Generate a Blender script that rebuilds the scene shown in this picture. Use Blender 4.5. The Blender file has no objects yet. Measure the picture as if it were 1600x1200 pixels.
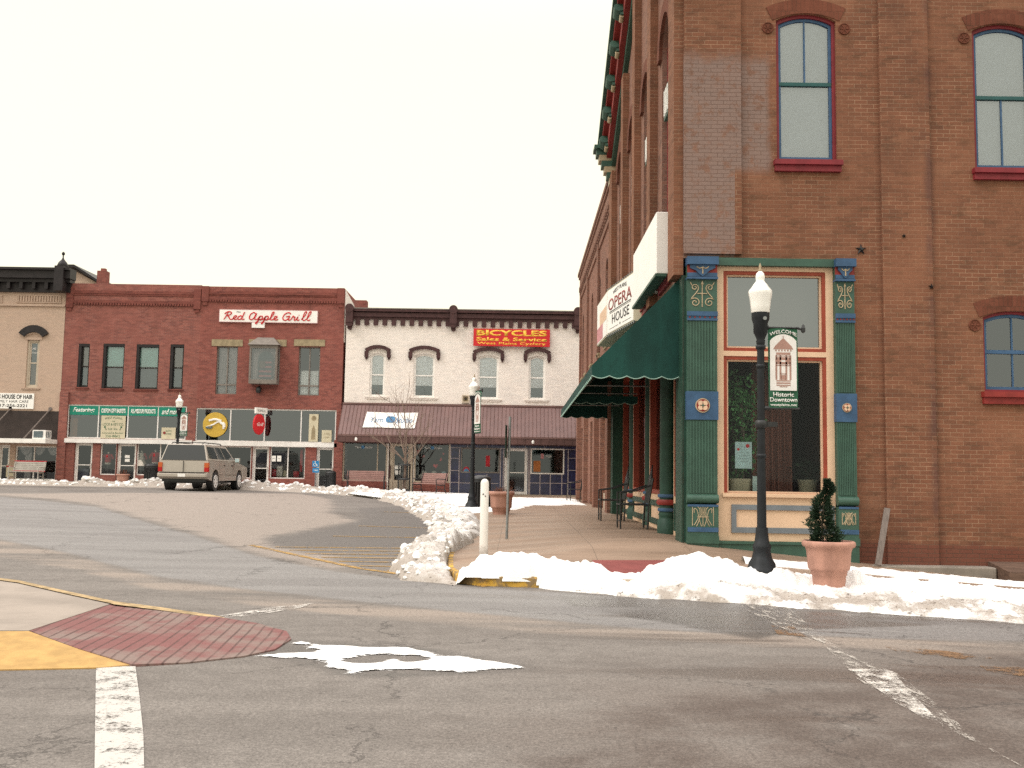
import bpy, bmesh, math, random
import numpy as np
from mathutils import Vector, Matrix, noise

random.seed(7)
R = math.radians
sc = bpy.context.scene
C = sc.collection

# ------------------------------------------------------------------ camera
EYE = 1.5
FPX = 1550.0                       # focal length in pixels of a 1600 px wide frame
ROLL, PITCH, YAW = R(0.95), R(5.22), R(0.355)
cam = bpy.data.objects.new("camera", bpy.data.cameras.new("camera"))
C.objects.link(cam)
cam.data.sensor_width = 36.0
cam.data.lens = 36.0 * FPX / 1600.0
cam.data.clip_end = 3000
CAMROT = Matrix.Rotation(YAW, 3, 'Z') @ Matrix.Rotation(R(90) + PITCH, 3, 'X') @ Matrix.Rotation(ROLL, 3, 'Z')
cam.matrix_world = Matrix.Translation((0, 0, EYE)) @ CAMROT.to_4x4()
sc.camera = cam

# ------------------------------------------------------------------ world, sun, exposure
SUN_EL, SUN_AZ = R(46), R(246)     # azimuth clockwise from +Y
w = bpy.data.worlds.new("World"); sc.world = w; w.use_nodes = True
nt = w.node_tree; nt.nodes.clear()
out = nt.nodes.new("ShaderNodeOutputWorld"); bg = nt.nodes.new("ShaderNodeBackground")
sky = nt.nodes.new("ShaderNodeTexSky"); sky.sky_type = 'NISHITA'; sky.sun_disc = False
sky.sun_elevation = SUN_EL; sky.sun_rotation = SUN_AZ; sky.dust_density = 4.0; sky.air_density = 1.0
hs = nt.nodes.new("ShaderNodeHueSaturation"); hs.inputs["Saturation"].default_value = 0.10
mixw = nt.nodes.new("ShaderNodeMix"); mixw.data_type = 'RGBA'; mixw.inputs[0].default_value = 0.94
# even cloud cover, brighter overhead than along the horizon
gtc = nt.nodes.new("ShaderNodeTexCoord"); gsx = nt.nodes.new("ShaderNodeSeparateXYZ"); nt.links.new(gtc.outputs["Generated"], gsx.inputs[0])
gmr = nt.nodes.new("ShaderNodeMapRange"); gmr.interpolation_type = 'SMOOTHSTEP'; nt.links.new(gsx.outputs[2], gmr.inputs[0]); gmr.inputs[1].default_value = 0.40; gmr.inputs[2].default_value = 0.85
gmx = nt.nodes.new("ShaderNodeMix"); gmx.data_type = 'RGBA'; nt.links.new(gmr.outputs[0], gmx.inputs[0]); gmx.inputs[6].default_value = (7.8, 7.5, 5.9, 1); gmx.inputs[7].default_value = (18.6, 17.6, 17.0, 1)
nt.links.new(gmx.outputs[2], mixw.inputs[7])
nt.links.new(sky.outputs[0], hs.inputs["Color"]); nt.links.new(hs.outputs[0], mixw.inputs[6])
nt.links.new(mixw.outputs[2], bg.inputs[0]); bg.inputs[1].default_value = 0.12
nt.links.new(bg.outputs[0], out.inputs[0])
sl = bpy.data.lights.new("sun", 'SUN'); sl.energy = 0.9; sl.angle = R(25); sl.color = (1, 0.95, 0.90)
so = bpy.data.objects.new("sun", sl); C.objects.link(so)
sd = Vector((math.sin(SUN_AZ) * math.cos(SUN_EL), math.cos(SUN_AZ) * math.cos(SUN_EL), math.sin(SUN_EL)))
so.rotation_euler = sd.to_track_quat('Z', 'Y').to_euler(); so.location = (0, 0, 40)
sc.view_settings.view_transform = 'Standard'; sc.view_settings.look = 'None'
sc.cycles.use_denoising = False
sc.view_settings.exposure = 0.45; sc.view_settings.gamma = 1.0

# ------------------------------------------------------------------ measuring helpers
def ray(px, py):
    return CAMROT @ Vector(((px - 800) / FPX, -(py - 600) / FPX, -1))
def at(px, py, Y):
    d = ray(px, py); t = Y / d.y
    return d.x * t, EYE + d.z * t
def atx(px, py, X):
    d = ray(px, py); t = X / d.x
    return d.y * t, EYE + d.z * t
def rect(x0, y0, x1, y1, Y):
    my, mx = (y0 + y1) / 2, (x0 + x1) / 2
    return at(x0, my, Y)[0], at(x1, my, Y)[0], at(mx, y1, Y)[1], at(mx, y0, Y)[1]   # u0,u1,v0,v1
def lerp(a, b, t): return a + (b - a) * t
def clamp(x, a=0.0, b=1.0): return max(a, min(b, x))
def interp(x, pts):
    if x <= pts[0][0]: return pts[0][1]
    for (a, b), (c, d) in zip(pts, pts[1:]):
        if x <= c: return lerp(b, d, (x - a) / (c - a))
    return pts[-1][1]

XL, YR, YF = 2.72, 16.3, 48.0      # opera house side wall, its front wall, the far row of fronts
def g(X, Y):                        # street level
    a = clamp((Y - 13) / 25); a = a * a * (3 - 2 * a) * 0.5 + a * 0.5
    z = a * (0.38 + 0.02 * clamp(-X, 0, 14))
    z -= 0.036 * clamp(X - 2.7, 0, 16) * clamp((Y + 4) / 14)
    return z
KX = [(13.6, -0.75), (14.6, -0.95), (16, -1.05), (21, -1.25), (26, -1.7), (33, -3.0), (39.5, -5.0), (43, -7.4), (44.6, -10), (45.2, -13)]
def kx(Y): return interp(Y, KX)
def zs(X, Y):                       # pavement level
    if Y > 44.8: far = g(X, 45) + 0.12
    else: far = None
    if X > XL and Y < 30:
        zb = 0.45 - 0.095 * clamp(X - XL, 0, 14)
        t = clamp((Y - 13.4) / 2.9)
        return lerp(g(X, 13.4) + 0.13, zb, t)
    tf = clamp((Y - 13.4) / 2.9)
    if far is None:
        k = kx(Y); tl = clamp((X - k) / (XL - k) * 1.35)
        if Y < 16.6: t = min(tf, tl)
        else: t = tl
        zn = lerp(g(k, Y) + 0.13, 0.46, t)
        b = clamp((Y - 38) / 7)
        return lerp(zn, g(X, Y) + 0.13, b)
    return far
def gnd(px, py, f=g, dz=0.0):
    d = ray(px, py); t = 10.0
    for _ in range(60):
        X, Y = d.x * t, d.y * t
        t = lerp(t, (f(X, Y) + dz - EYE) / d.z, 0.6)
    return d.x * t, d.y * t

# ------------------------------------------------------------------ object bookkeeping
WORLD = set()
def tag(o, label=None, cat=None, group=None, kind=None):
    for k, v in (('label', label), ('category', cat), ('group', group), ('kind', kind)):
        if v: o[k] = v
    return o
def thing(name, label, cat, loc=(0, 0, 0), rz=0, group=None, world=False):
    o = bpy.data.objects.new(name, None); C.objects.link(o)
    o.location = loc; o.rotation_euler = (0, 0, rz); o.empty_display_size = 0.2
    tag(o, label, cat, group)
    if world: WORLD.add(o.name)
    return o
def link(name, me, mat=None, parent=None):
    o = bpy.data.objects.new(name, me); C.objects.link(o)
    if mat is not None and not me.materials: me.materials.append(mat)
    if parent is not None:
        o.parent = parent
        if parent.name in WORLD: o.matrix_parent_inverse = Matrix.Translation(-Vector(parent.location))
    return o
def dup(root, loc, rz=None, label=None):
    def cp(o, par):
        c = o.copy(); C.objects.link(c); c.parent = par
        for ch in o.children: cp(ch, c)
        return c
    r = cp(root, None); r.location = loc
    if rz is not None: r.rotation_euler = (0, 0, rz)
    if label: r['label'] = label
    return r

class Fr:                           # a wall-like frame: u along, v up, w outwards
    def __init__(s, o, u, v=(0, 0, 1)):
        s.o = Vector(o); s.u = Vector(u).normalized(); s.v = Vector(v).normalized(); s.w = s.u.cross(s.v)
    def P(s, u, v, w=0.0): return s.o + s.u * u + s.v * v + s.w * w
FF = Fr((0, YF, 0), (1, 0, 0))      # far fronts: u = X, v = Z
FR = Fr((0, YR, 0), (1, 0, 0))      # opera house, brick side towards us
FL = Fr((XL, 0, 0), (0, -1, 0))     # opera house, long side: u = -Y
F0 = Fr((0, 0, 0), (1, 0, 0), (0, 1, 0))   # plan frame: u = X, v = Y, w = Z

class MB:
    def __init__(s): s.v = []; s.f = []; s.m = []; s.mi = 0; s.sm = []; s.smooth = False
    def face(s, pts):
        n = len(s.v); s.v += [tuple(p) for p in pts]; s.f.append(tuple(range(n, n + len(pts)))); s.m.append(s.mi); s.sm.append(s.smooth)
    def grid(s, rows, closed=False):
        n = len(s.v); k = len(rows[0])
        for r in rows: s.v += [tuple(p) for p in r]
        for i in range(len(rows) - 1):
            for j in range(k if closed else k - 1):
                a = n + i * k + j; b = n + i * k + (j + 1) % k
                s.f.append((a, b, b + k, a + k)); s.m.append(s.mi); s.sm.append(s.smooth)
    def hexa(s, p):                 # 8 points: bottom 4 ccw, top 4
        n = len(s.v); s.v += [tuple(q) for q in p]
        for q in ((3, 2, 1, 0), (4, 5, 6, 7), (0, 1, 5, 4), (1, 2, 6, 5), (2, 3, 7, 6), (3, 0, 4, 7)):
            s.f.append(tuple(n + i for i in q)); s.m.append(s.mi); s.sm.append(False)
    def box(s, F, u0, u1, v0, v1, w0, w1):
        s.hexa([F.P(u0, v0, w0), F.P(u1, v0, w0), F.P(u1, v1, w0), F.P(u0, v1, w0),
                F.P(u0, v0, w1), F.P(u1, v0, w1), F.P(u1, v1, w1), F.P(u0, v1, w1)])
    def bx(s, x0, x1, y0, y1, z0, z1): s.box(F0, x0, x1, y0, y1, z0, z1)
    def prism(s, F, pts, w0, w1):   # pts (u,v) ccw
        n = len(pts)
        s.face([F.P(u, v, w1) for u, v in pts]); s.face([F.P(u, v, w0) for u, v in reversed(pts)])
        for i in range(n):
            a, b = pts[i], pts[(i + 1) % n]
            s.face([F.P(*a, w0), F.P(*b, w0), F.P(*b, w1), F.P(*a, w1)])
    def tube(s, pts, r, n=8, caps=True):
        pts = [Vector(p) for p in pts]; rs = r if isinstance(r, (list, tuple)) else [r] * len(pts)
        rows = []; ref = None
        for i, p in enumerate(pts):
            d = (pts[min(i + 1, len(pts) - 1)] - pts[max(i - 1, 0)]).normalized()
            if ref is None or abs(ref.dot(d)) > 0.98: ref = Vector((0, 0, 1)) if abs(d.z) < 0.9 else Vector((1, 0, 0))
            a = ref.cross(d).normalized(); b = d.cross(a); ref = b
            rows.append([p + (a * math.cos(2 * math.pi * k / n) + b * math.sin(2 * math.pi * k / n)) * rs[i] for k in range(n)])
        sm = s.smooth; s.smooth = n > 5; s.grid(rows, True); s.smooth = sm
        if caps: s.face(list(reversed(rows[0]))); s.face(rows[-1])
    def lathe(s, prof, n=24, o=(0, 0, 0), a0=0.0, ang=None):
        o = Vector(o); rows = []
        for r, z in prof:
            rows.append([o + Vector((r * math.cos(2 * math.pi * k / n + a0), r * math.sin(2 * math.pi * k / n + a0), z)) for k in range(n)])
        sm = s.smooth; s.smooth = n > 8; s.grid(rows, True); s.smooth = sm
        s.face(list(reversed(rows[0]))); s.face(rows[-1])
    def disc(s, F, cu, cv, r, w0, w1, n=24, ry=None):
        ry = ry or r
        s.prism(F, [(cu + r * math.cos(2 * math.pi * k / n), cv + ry * math.sin(2 * math.pi * k / n)) for k in range(n)], w0, w1)
    def ring(s, F, po, pi, w0, w1):
        n = len(po)
        for i in range(n):
            j = (i + 1) % n
            s.face([F.P(*po[i], w1), F.P(*po[j], w1), F.P(*pi[j], w1), F.P(*pi[i], w1)])
            s.face([F.P(*po[i], w0), F.P(*po[j], w0), F.P(*po[j], w1), F.P(*po[i], w1)])
            s.face([F.P(*pi[j], w0), F.P(*pi[i], w0), F.P(*pi[i], w1), F.P(*pi[j], w1)])
    def build(s, name, mat, parent=None, bevel=0.0):
        me = bpy.data.meshes.new(name); me.from_pydata(s.v, [], s.f); me.update()
        mats = mat if isinstance(mat, (list, tuple)) else [mat]
        for m_ in mats: me.materials.append(m_)
        me.polygons.foreach_set("material_index", s.m); me.polygons.foreach_set("use_smooth", s.sm)
        o = link(name, me, None, parent)
        if bevel:
            b = o.modifiers.new("bevel", 'BEVEL'); b.width = bevel; b.segments = 2; b.limit_method = 'ANGLE'; b.angle_limit = R(40)
        return o

def outline(u0, u1, v0, v1, rise=0.0, n=10):
    pts = [(u0, v0), (u1, v0)]
    if rise <= 0: return pts + [(u1, v1), (u0, v1)]
    vs = v1 - rise; c = (u0 + u1) / 2; a = (u1 - u0) / 2
    if rise >= a * 0.98:
        return pts + [(c + a * math.cos(math.pi * k / (n * 2)), vs + rise * math.sin(math.pi * k / (n * 2))) for k in range(n * 2 + 1)]
    rad = (a * a + rise * rise) / (2 * rise); cy = v1 - rad; th = math.asin(a / rad)
    return pts + [(c + rad * math.sin(th - 2 * th * k / n), cy + rad * math.cos(th - 2 * th * k / n)) for k in range(n + 1)]

def wall(mb, F, u0, u1, v0, v1, holes, th=0.3, w=0.0):
    us = sorted({u0, u1, *[h[0] for h in holes], *[h[1] for h in holes]}); vs = sorted({v0, v1, *[h[2] for h in holes], *[h[3] for h in holes]})
    us = [u for u in us if u0 <= u <= u1]; vs = [v for v in vs if v0 <= v <= v1]
    for a, b in zip(us, us[1:]):
        for c, d in zip(vs, vs[1:]):
            mu, mv = (a + b) / 2, (c + d) / 2
            if any(h[0] < mu < h[1] and h[2] < mv < h[3] for h in holes): continue
            mb.face([F.P(a, c, w), F.P(b, c, w), F.P(b, d, w), F.P(a, d, w)])
    for h in holes:
        rise = h[4] if len(h) > 4 else 0
        pts = outline(h[0], h[1], h[2], h[3], rise)
        n = len(pts)
        for i in range(n):
            a, b = pts[i], pts[(i + 1) % n]
            mb.face([F.P(*b, w), F.P(*a, w), F.P(*a, w - th), F.P(*b, w - th)])
        if rise > 0:
            arc = pts[2:]
            for a, b in zip(arc, arc[1:]):
                mb.face([F.P(*a, w), F.P(a[0], h[3], w), F.P(b[0], h[3], w), F.P(*b, w)])

# ------------------------------------------------------------------ materials
def nodes(name):
    m = bpy.data.materials.new(name); m.use_nodes = True; t = m.node_tree; t.nodes.clear()
    o = t.nodes.new("ShaderNodeOutputMaterial"); b = t.nodes.new("ShaderNodeBsdfPrincipled")
    t.links.new(b.outputs[0], o.inputs[0]); b.inputs["Specular IOR Level"].default_value = 0.3
    return m, t, b, o
def N(t, typ, **kw):
    n = t.nodes.new(typ)
    for k, v in kw.items():
        if k in n.inputs: n.inputs[k].default_value = v
        else: setattr(n, k, v)
    return n
def mixc(t, a, b, f, mode='MIX'):
    n = t.nodes.new("ShaderNodeMix"); n.data_type = 'RGBA'; n.blend_type = mode
    for i, x in ((0, f), (6, a), (7, b)):
        if isinstance(x, bpy.types.NodeSocket): t.links.new(x, n.inputs[i])
        elif i == 0: n.inputs[0].default_value = x
        else: n.inputs[i].default_value = (*x, 1) if len(x) == 3 else x
    return n.outputs[2]
def mth(t, op, a, b=None, c=None):
    n = t.nodes.new("ShaderNodeMath"); n.operation = op
    for i, x in enumerate((a, b, c)):
        if x is None: continue
        if isinstance(x, bpy.types.NodeSocket): t.links.new(x, n.inputs[i])
        else: n.inputs[i].default_value = x
    return n.outputs[0]
def ramp(t, x, a, b, c0=0.0, c1=1.0):
    n = t.nodes.new("ShaderNodeMapRange"); n.interpolation_type = 'SMOOTHSTEP'
    t.links.new(x, n.inputs[0])
    for i, v in enumerate((a, b, c0, c1)): n.inputs[i + 1].default_value = v
    return n.outputs[0]
def coords(t, kind="Object"): return t.nodes.new("ShaderNodeTexCoord").outputs[kind]
def noi(t, vec, scale, detail=3, rough=0.55, out="Fac", stretch=None):
    if stretch:
        mp = t.nodes.new("ShaderNodeMapping"); mp.inputs["Scale"].default_value = stretch; t.links.new(vec, mp.inputs[0]); vec = mp.outputs[0]
    n = N(t, "ShaderNodeTexNoise", Scale=scale, Detail=detail, Roughness=rough); t.links.new(vec, n.inputs["Vector"])
    return n.outputs[out]
def bump(t, b, h, strength=0.3, dist=0.01):
    n = N(t, "ShaderNodeBump", Strength=strength, Distance=dist); t.links.new(h, n.inputs["Height"]); t.links.new(n.outputs[0], b.inputs["Normal"])
def sc3(c, k): return tuple(min(1, x * k) for x in c)

def M(name, col, rough=0.75, var=0.14, scale=5, spec=0.3, metal=0.0, bmp=0.0, stretch=None):
    m, t, b, o = nodes(name); co = coords(t)
    f = noi(t, co, scale, 5, 0.6, stretch=stretch)
    c = mixc(t, sc3(col, 1 - var), sc3(col, 1 + var), ramp(t, f, 0.3, 0.7))
    f2 = noi(t, co, scale * 9, 2)
    c = mixc(t, c, sc3(col, 0.75), mth(t, 'MULTIPLY', ramp(t, f2, 0.55, 0.75), var * 2))
    t.links.new(c, b.inputs["Base Color"]); b.inputs["Roughness"].default_value = rough
    b.inputs["Specular IOR Level"].default_value = spec; b.inputs["Metallic"].default_value = metal
    if bmp: bump(t, b, f2, bmp, 0.01)
    return m

def wallco(t):
    co = coords(t); s = t.nodes.new("ShaderNodeSeparateXYZ"); t.links.new(co, s.inputs[0])
    ge = t.nodes.new("ShaderNodeNewGeometry"); sn = t.nodes.new("ShaderNodeSeparateXYZ"); t.links.new(ge.outputs["Normal"], sn.inputs[0])
    k = mth(t, 'GREATER_THAN', mth(t, 'ABSOLUTE', sn.outputs[0]), 0.6)
    u = mth(t, 'ADD', mth(t, 'MULTIPLY', s.outputs[0], mth(t, 'SUBTRACT', 1.0, k)), mth(t, 'MULTIPLY', s.outputs[1], k))
    cb = t.nodes.new("ShaderNodeCombineXYZ"); t.links.new(u, cb.inputs[0]); t.links.new(s.outputs[2], cb.inputs[1])
    return co, cb.outputs[0], s

def brick(name, c1, c2, mortar, bw=0.212, bh=0.070, ms=0.007, stain=0.35, soot=(0.05, 0.03, 0.025), extra=None, bmp=0.5, patch=None, msm=0.3, flat=0.0):
    m, t, b, o = nodes(name); co, uv, s = wallco(t)
    wob = noi(t, uv, 3.0, 2, out="Color")
    va = t.nodes.new("ShaderNodeVectorMath"); va.operation = 'MULTIPLY_ADD'; t.links.new(wob, va.inputs[0]); va.inputs[1].default_value = (0.012, 0.010, 0); t.links.new(uv, va.inputs[2])
    br = N(t, "ShaderNodeTexBrick", Scale=1.0, **{"Mortar Size": ms, "Mortar Smooth": msm, "Brick Width": bw, "Row Height": bh, "Bias": 0.0})
    br.offset = 0.5; br.squash = 1.0; t.links.new(va.outputs[0], br.inputs["Vector"])
    br.inputs["Color1"].default_value = (*c1, 1); br.inputs["Color2"].default_value = (*c2, 1); br.inputs["Mortar"].default_value = (*mortar, 1)
    br2 = N(t, "ShaderNodeTexBrick", Scale=1.0, **{"Mortar Size": 0.0, "Brick Width": bw, "Row Height": bh, "Bias": 0.0})
    br2.offset = 0.5; t.links.new(va.outputs[0], br2.inputs["Vector"])
    br2.inputs["Color1"].default_value = (0.55, 0.55, 0.6, 1); br2.inputs["Color2"].default_value = (1.35, 1.3, 1.25, 1)
    base = mixc(t, br.outputs["Color"], br2.outputs["Color"], 0.8 * (1 - flat), 'MULTIPLY')
    # fade the mortar in and out so that the courses are not uniform
    fade = ramp(t, noi(t, co, 1.3, 4), 0.40, 0.62)
    base = mixc(t, base, mixc(t, c1, c2, noi(t, uv, 9, 3)), mth(t, 'MULTIPLY', fade, 0.55))
    blot = ramp(t, noi(t, uv, 5.0, 5, 0.7, stretch=(0.5, 1.4, 1)), 0.50, 0.66)
    base = mixc(t, base, (c2[0] * 0.62, c2[1] * 0.78, c2[2] * 0.75), mth(t, 'MULTIPLY', blot, 0.55 * (1 - flat)))
    blo2 = ramp(t, noi(t, uv, 2.4, 5, 0.7, stretch=(0.6, 1.2, 1)), 0.52, 0.68)
    base = mixc(t, base, (c1[0] * 1.15, c1[1] * 1.3, c1[2] * 1.35), mth(t, 'MULTIPLY', blo2, 0.4 * (1 - flat)))
    st = ramp(t, noi(t, co, 0.55, 5, 0.62), 0.42, 0.72)
    base = mixc(t, base, sc3(c1, 1.35), mth(t, 'MULTIPLY', st, stain))
    st2 = ramp(t, noi(t, co, 0.9, 5, 0.65, stretch=(1, 1, 0.35)), 0.52, 0.8)
    base = mixc(t, base, soot, mth(t, 'MULTIPLY', st2, stain))
    grain = noi(t, co, 40, 2)
    base = mixc(t, base, (0.5, 0.5, 0.5), 0.0)
    if patch: base = patch(t, base, co, s, br)
    base = mixc(t, base, mixc(t, (0.7, 0.7, 0.7), (1.25, 1.25, 1.25), grain), 0.6 * (1 - flat), 'MULTIPLY')
    t.links.new(base, b.inputs["Base Color"]); b.inputs["Roughness"].default_value = 0.9; b.inputs["Specular IOR Level"].default_value = 0.15
    if bmp: bump(t, b, mth(t, 'SUBTRACT', mth(t, 'MULTIPLY', grain, 0.4), br.outputs["Fac"]), bmp, 0.008)
    return m

def glass(name, refl=0.12, tint=(0.8, 0.85, 0.85), ior=1.5):
    m, t, b, o = nodes(name); t.nodes.remove(b)
    tr = N(t, "ShaderNodeBsdfTransparent"); tr.inputs[0].default_value = (*tint, 1)
    gl = N(t, "ShaderNodeBsdfGlossy", Roughness=0.03); gl.inputs[0].default_value = (0.84, 0.90, 0.98, 1)
    fr = N(t, "ShaderNodeFresnel", IOR=ior)
    nb = N(t, "ShaderNodeBump", Strength=0.05, Distance=0.02); t.links.new(noi(t, coords(t), 1.5, 2), nb.inputs["Height"])
    t.links.new(nb.outputs[0], gl.inputs["Normal"])
    f = mth(t, 'ADD', fr.outputs[0], refl)
    mx = N(t, "ShaderNodeMixShader"); t.links.new(f, mx.inputs[0]); t.links.new(tr.outputs[0], mx.inputs[1]); t.links.new(gl.outputs[0], mx.inputs[2])
    t.links.new(mx.outputs[0], o.inputs[0])
    return m

def paint(name, col, wear=0.45, sc_=7, fine=60, stretch=None):           # worn road paint: bare road shows through
    m, t, b, o = nodes(name); co = coords(t)
    b.inputs["Roughness"].default_value = 0.7
    n1 = noi(t, co, sc_, 6, 0.7, stretch=stretch); n2 = noi(t, co, fine, 3, 0.7, stretch=stretch)
    f = mth(t, 'ADD', mth(t, 'MULTIPLY', n1, 0.65), mth(t, 'MULTIPLY', n2, 0.35))
    t.links.new(mixc(t, sc3(col, 0.8), col, n2), b.inputs["Base Color"])
    tr = N(t, "ShaderNodeBsdfTransparent"); mx = N(t, "ShaderNodeMixShader")
    t.links.new(ramp(t, f, wear - 0.07, wear + 0.07), mx.inputs[0]); t.links.new(tr.outputs[0], mx.inputs[1]); t.links.new(b.outputs[0], mx.inputs[2])
    t.links.new(mx.outputs[0], o.inputs[0])
    return m

def opera_patch(t, base, co, s, br):
    # faded whitewash on the corner pier and beside the first window
    n = noi(t, co, 2.2, 5, 0.65)
    X, Z = s.outputs[0], s.outputs[2]
    fx = mth(t, 'MULTIPLY', mth(t, 'GREATER_THAN', X, 2.717), ramp(t, mth(t, 'ADD', X, mth(t, 'MULTIPLY', n, 0.25)), 4.22, 4.36, 1.0, 0.0))
    fz = mth(t, 'MULTIPLY', ramp(t, mth(t, 'ADD', Z, mth(t, 'MULTIPLY', n, 0.5)), 8.7, 9.0, 1.0, 0.0), ramp(t, mth(t, 'ADD', Z, mth(t, 'MULTIPLY', mth(t, 'GREATER_THAN', X, 3.57), -5.0)), 1.55, 1.75))
    f = mth(t, 'MULTIPLY', mth(t, 'MULTIPLY', fx, fz), ramp(t, noi(t, co, 5, 6, 0.7), 0.36, 0.5, 0.35, 0.95))
    grey = mixc(t, (0.245, 0.185, 0.165), (0.14, 0.095, 0.085), br.outputs["Fac"])
    base = mixc(t, base, grey, mth(t, 'MULTIPLY', f, 0.8))
    # darker re-laid courses at the foot of the wall
    ft = ramp(t, mth(t, 'ADD', mth(t, 'ADD', Z, mth(t, 'MULTIPLY', X, 0.03)), mth(t, 'MULTIPLY', n, 0.2)), 0.75, 0.85, 1.0, 0.0)
    base = mixc(t, base, mixc(t, (0.15, 0.055, 0.04), (0.07, 0.035, 0.028), br.outputs["Fac"]), mth(t, 'MULTIPLY', ft, 0.75))
    # rust and soot run-off below the second pier edge
    dx = ramp(t, mth(t, 'ABSOLUTE', mth(t, 'SUBTRACT', mth(t, 'ADD', X, mth(t, 'MULTIPLY', n, 0.2)), 6.93)), 0.0, 0.14, 1.0, 0.0)
    base = mixc(t, base, (0.07, 0.042, 0.042), mth(t, 'MULTIPLY', dx, mth(t, 'MULTIPLY', ramp(t, noi(t, co, 1.5, 5), 0.35, 0.6), 0.55)))
    return base

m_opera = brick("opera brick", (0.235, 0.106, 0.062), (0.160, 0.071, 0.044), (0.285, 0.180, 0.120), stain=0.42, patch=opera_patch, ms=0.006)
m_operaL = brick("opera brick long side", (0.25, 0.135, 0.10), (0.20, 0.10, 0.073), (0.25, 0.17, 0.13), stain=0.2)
m_archbrick = brick("arch brick", (0.185, 0.066, 0.040), (0.13, 0.048, 0.032), (0.12, 0.055, 0.035), bw=0.075, bh=0.21, stain=0.2)
m_brown = brick("neighbour brick", (0.23, 0.115, 0.085), (0.19, 0.085, 0.06), (0.30, 0.21, 0.16), stain=0.3)
m_red = brick("red brick", (0.285, 0.105, 0.084), (0.225, 0.081, 0.066), (0.30, 0.175, 0.15), stain=0.22, bmp=0.3)
m_red2 = brick("red brick darker", (0.275, 0.092, 0.074), (0.215, 0.071, 0.058), (0.29, 0.155, 0.13), stain=0.22, bmp=0.3)
m_redband = brick("red corbel brick", (0.23, 0.075, 0.06), (0.18, 0.06, 0.048), (0.16, 0.07, 0.06), stain=0.2)
m_white = brick("white painted brick", (0.81, 0.745, 0.69), (0.80, 0.73, 0.675), (0.73, 0.66, 0.61), stain=0.05, soot=(0.5, 0.42, 0.36), bmp=0.4, flat=0.75)
m_tan = brick("tan painted brick", (0.49, 0.365, 0.285), (0.475, 0.35, 0.272), (0.43, 0.31, 0.24), stain=0.05, soot=(0.35, 0.25, 0.18), bmp=0.4, flat=0.75)
m_maroon = M("maroon cornice paint", (0.062, 0.027, 0.027), 0.6, 0.25)
m_blackc = M("black cornice paint", (0.018, 0.014, 0.015), 0.5, 0.3)
m_mans = M("brown metal roofing", (0.155, 0.083, 0.075), 0.45, 0.12, 2, 0.5)
m_mansd = M("brown metal fascia", (0.10, 0.052, 0.047), 0.5, 0.2, 2)
m_btile = M("blue glazed tile", (0.014, 0.018, 0.062), 0.18, 0.3, 3, 0.6)
m_grout = M("pale grout strip", (0.42, 0.36, 0.36), 0.6)
m_green = M("green paint", (0.037, 0.088, 0.063), 0.5, 0.14, 4, 0.4)
m_dgreen = M("dark and shaded green paint", (0.016, 0.052, 0.036), 0.5, 0.2)  # long-side front and columns carry the awning's shade in this colour
m_blue = M("blue paint", (0.040, 0.090, 0.172), 0.5, 0.15)
m_redp = M("red paint", (0.23, 0.028, 0.024), 0.5, 0.15)
m_redf = M("crimson frame paint", (0.20, 0.022, 0.030), 0.5, 0.15)
m_rust = M("brick red frame paint", (0.28, 0.052, 0.028), 0.5, 0.12)
m_cream = M("cream paint", (0.66, 0.46, 0.315), 0.55, 0.06, 3)
m_gold = M("gold leaf paint", (0.42, 0.33, 0.215), 0.5, 0.15)
m_greytrim = M("grey blue trim", (0.16, 0.18, 0.20), 0.6, 0.1)
m_bframe = M("blue sash paint", (0.045, 0.10, 0.19), 0.5, 0.12)
m_teal = M("teal rail paint", (0.02, 0.085, 0.085), 0.4, 0.1)
m_whitef = M("white frame paint", (0.80, 0.77, 0.73), 0.5, 0.08)
m_alu = M("aluminium frame", (0.76, 0.73, 0.70), 0.4, 0.08)
m_creamf = M("pale cream frame", (0.50, 0.42, 0.33), 0.6, 0.08)
m_dkframe = M("dark bronze frame", (0.03, 0.024, 0.022), 0.5)
m_greyf = M("weathered grey frame", (0.19, 0.165, 0.145), 0.6, 0.15)
m_stone = M("tan stone lintel", (0.30, 0.24, 0.15), 0.85, 0.2)
m_conc = M("concrete", (0.33, 0.27, 0.21), 0.9, 0.12, 2, bmp=0.2)
m_signw = M("white sign face", (0.84, 0.82, 0.78), 0.45, 0.03, 2)
m_signr = M("red letter paint", (0.55, 0.022, 0.028), 0.4, 0.05)
m_signy = M("yellow letter paint", (0.85, 0.50, 0.06), 0.4, 0.05)
m_signk = M("black letter paint", (0.02, 0.02, 0.022), 0.5)
m_signm = M("maroon letter paint", (0.26, 0.045, 0.04), 0.5)
m_signb = M("blue letter paint", (0.09, 0.24, 0.42), 0.5)
m_signg = M("sea green sign band", (0.012, 0.215, 0.145), 0.4, 0.06)
m_bgreen = M("banner green", (0.028, 0.115, 0.062), 0.7, 0.1)
m_bwhite = M("banner white", (0.74, 0.71, 0.68), 0.7, 0.05)
m_bbrown = M("banner brown print", (0.36, 0.21, 0.17), 0.7, 0.1)
m_beige = M("beige panel", (0.56, 0.50, 0.36), 0.6, 0.06)
m_blk = M("black iron", (0.014, 0.015, 0.016), 0.45, 0.25, 12, 0.5)
m_lampk = M("lamp post paint", (0.010, 0.012, 0.015), 0.5, 0.25, 8, 0.3)
m_terra = M("terracotta", (0.41, 0.22, 0.168), 0.85, 0.20, 3.5, bmp=0.2, stretch=(1, 1, 0.45))
m_soil = M("dark soil", (0.05, 0.035, 0.025), 0.95, 0.3, 20)
m_wood = M("weathered bench wood", (0.27, 0.155, 0.135), 0.8, 0.2, 4, stretch=(1, 8, 8))
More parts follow.
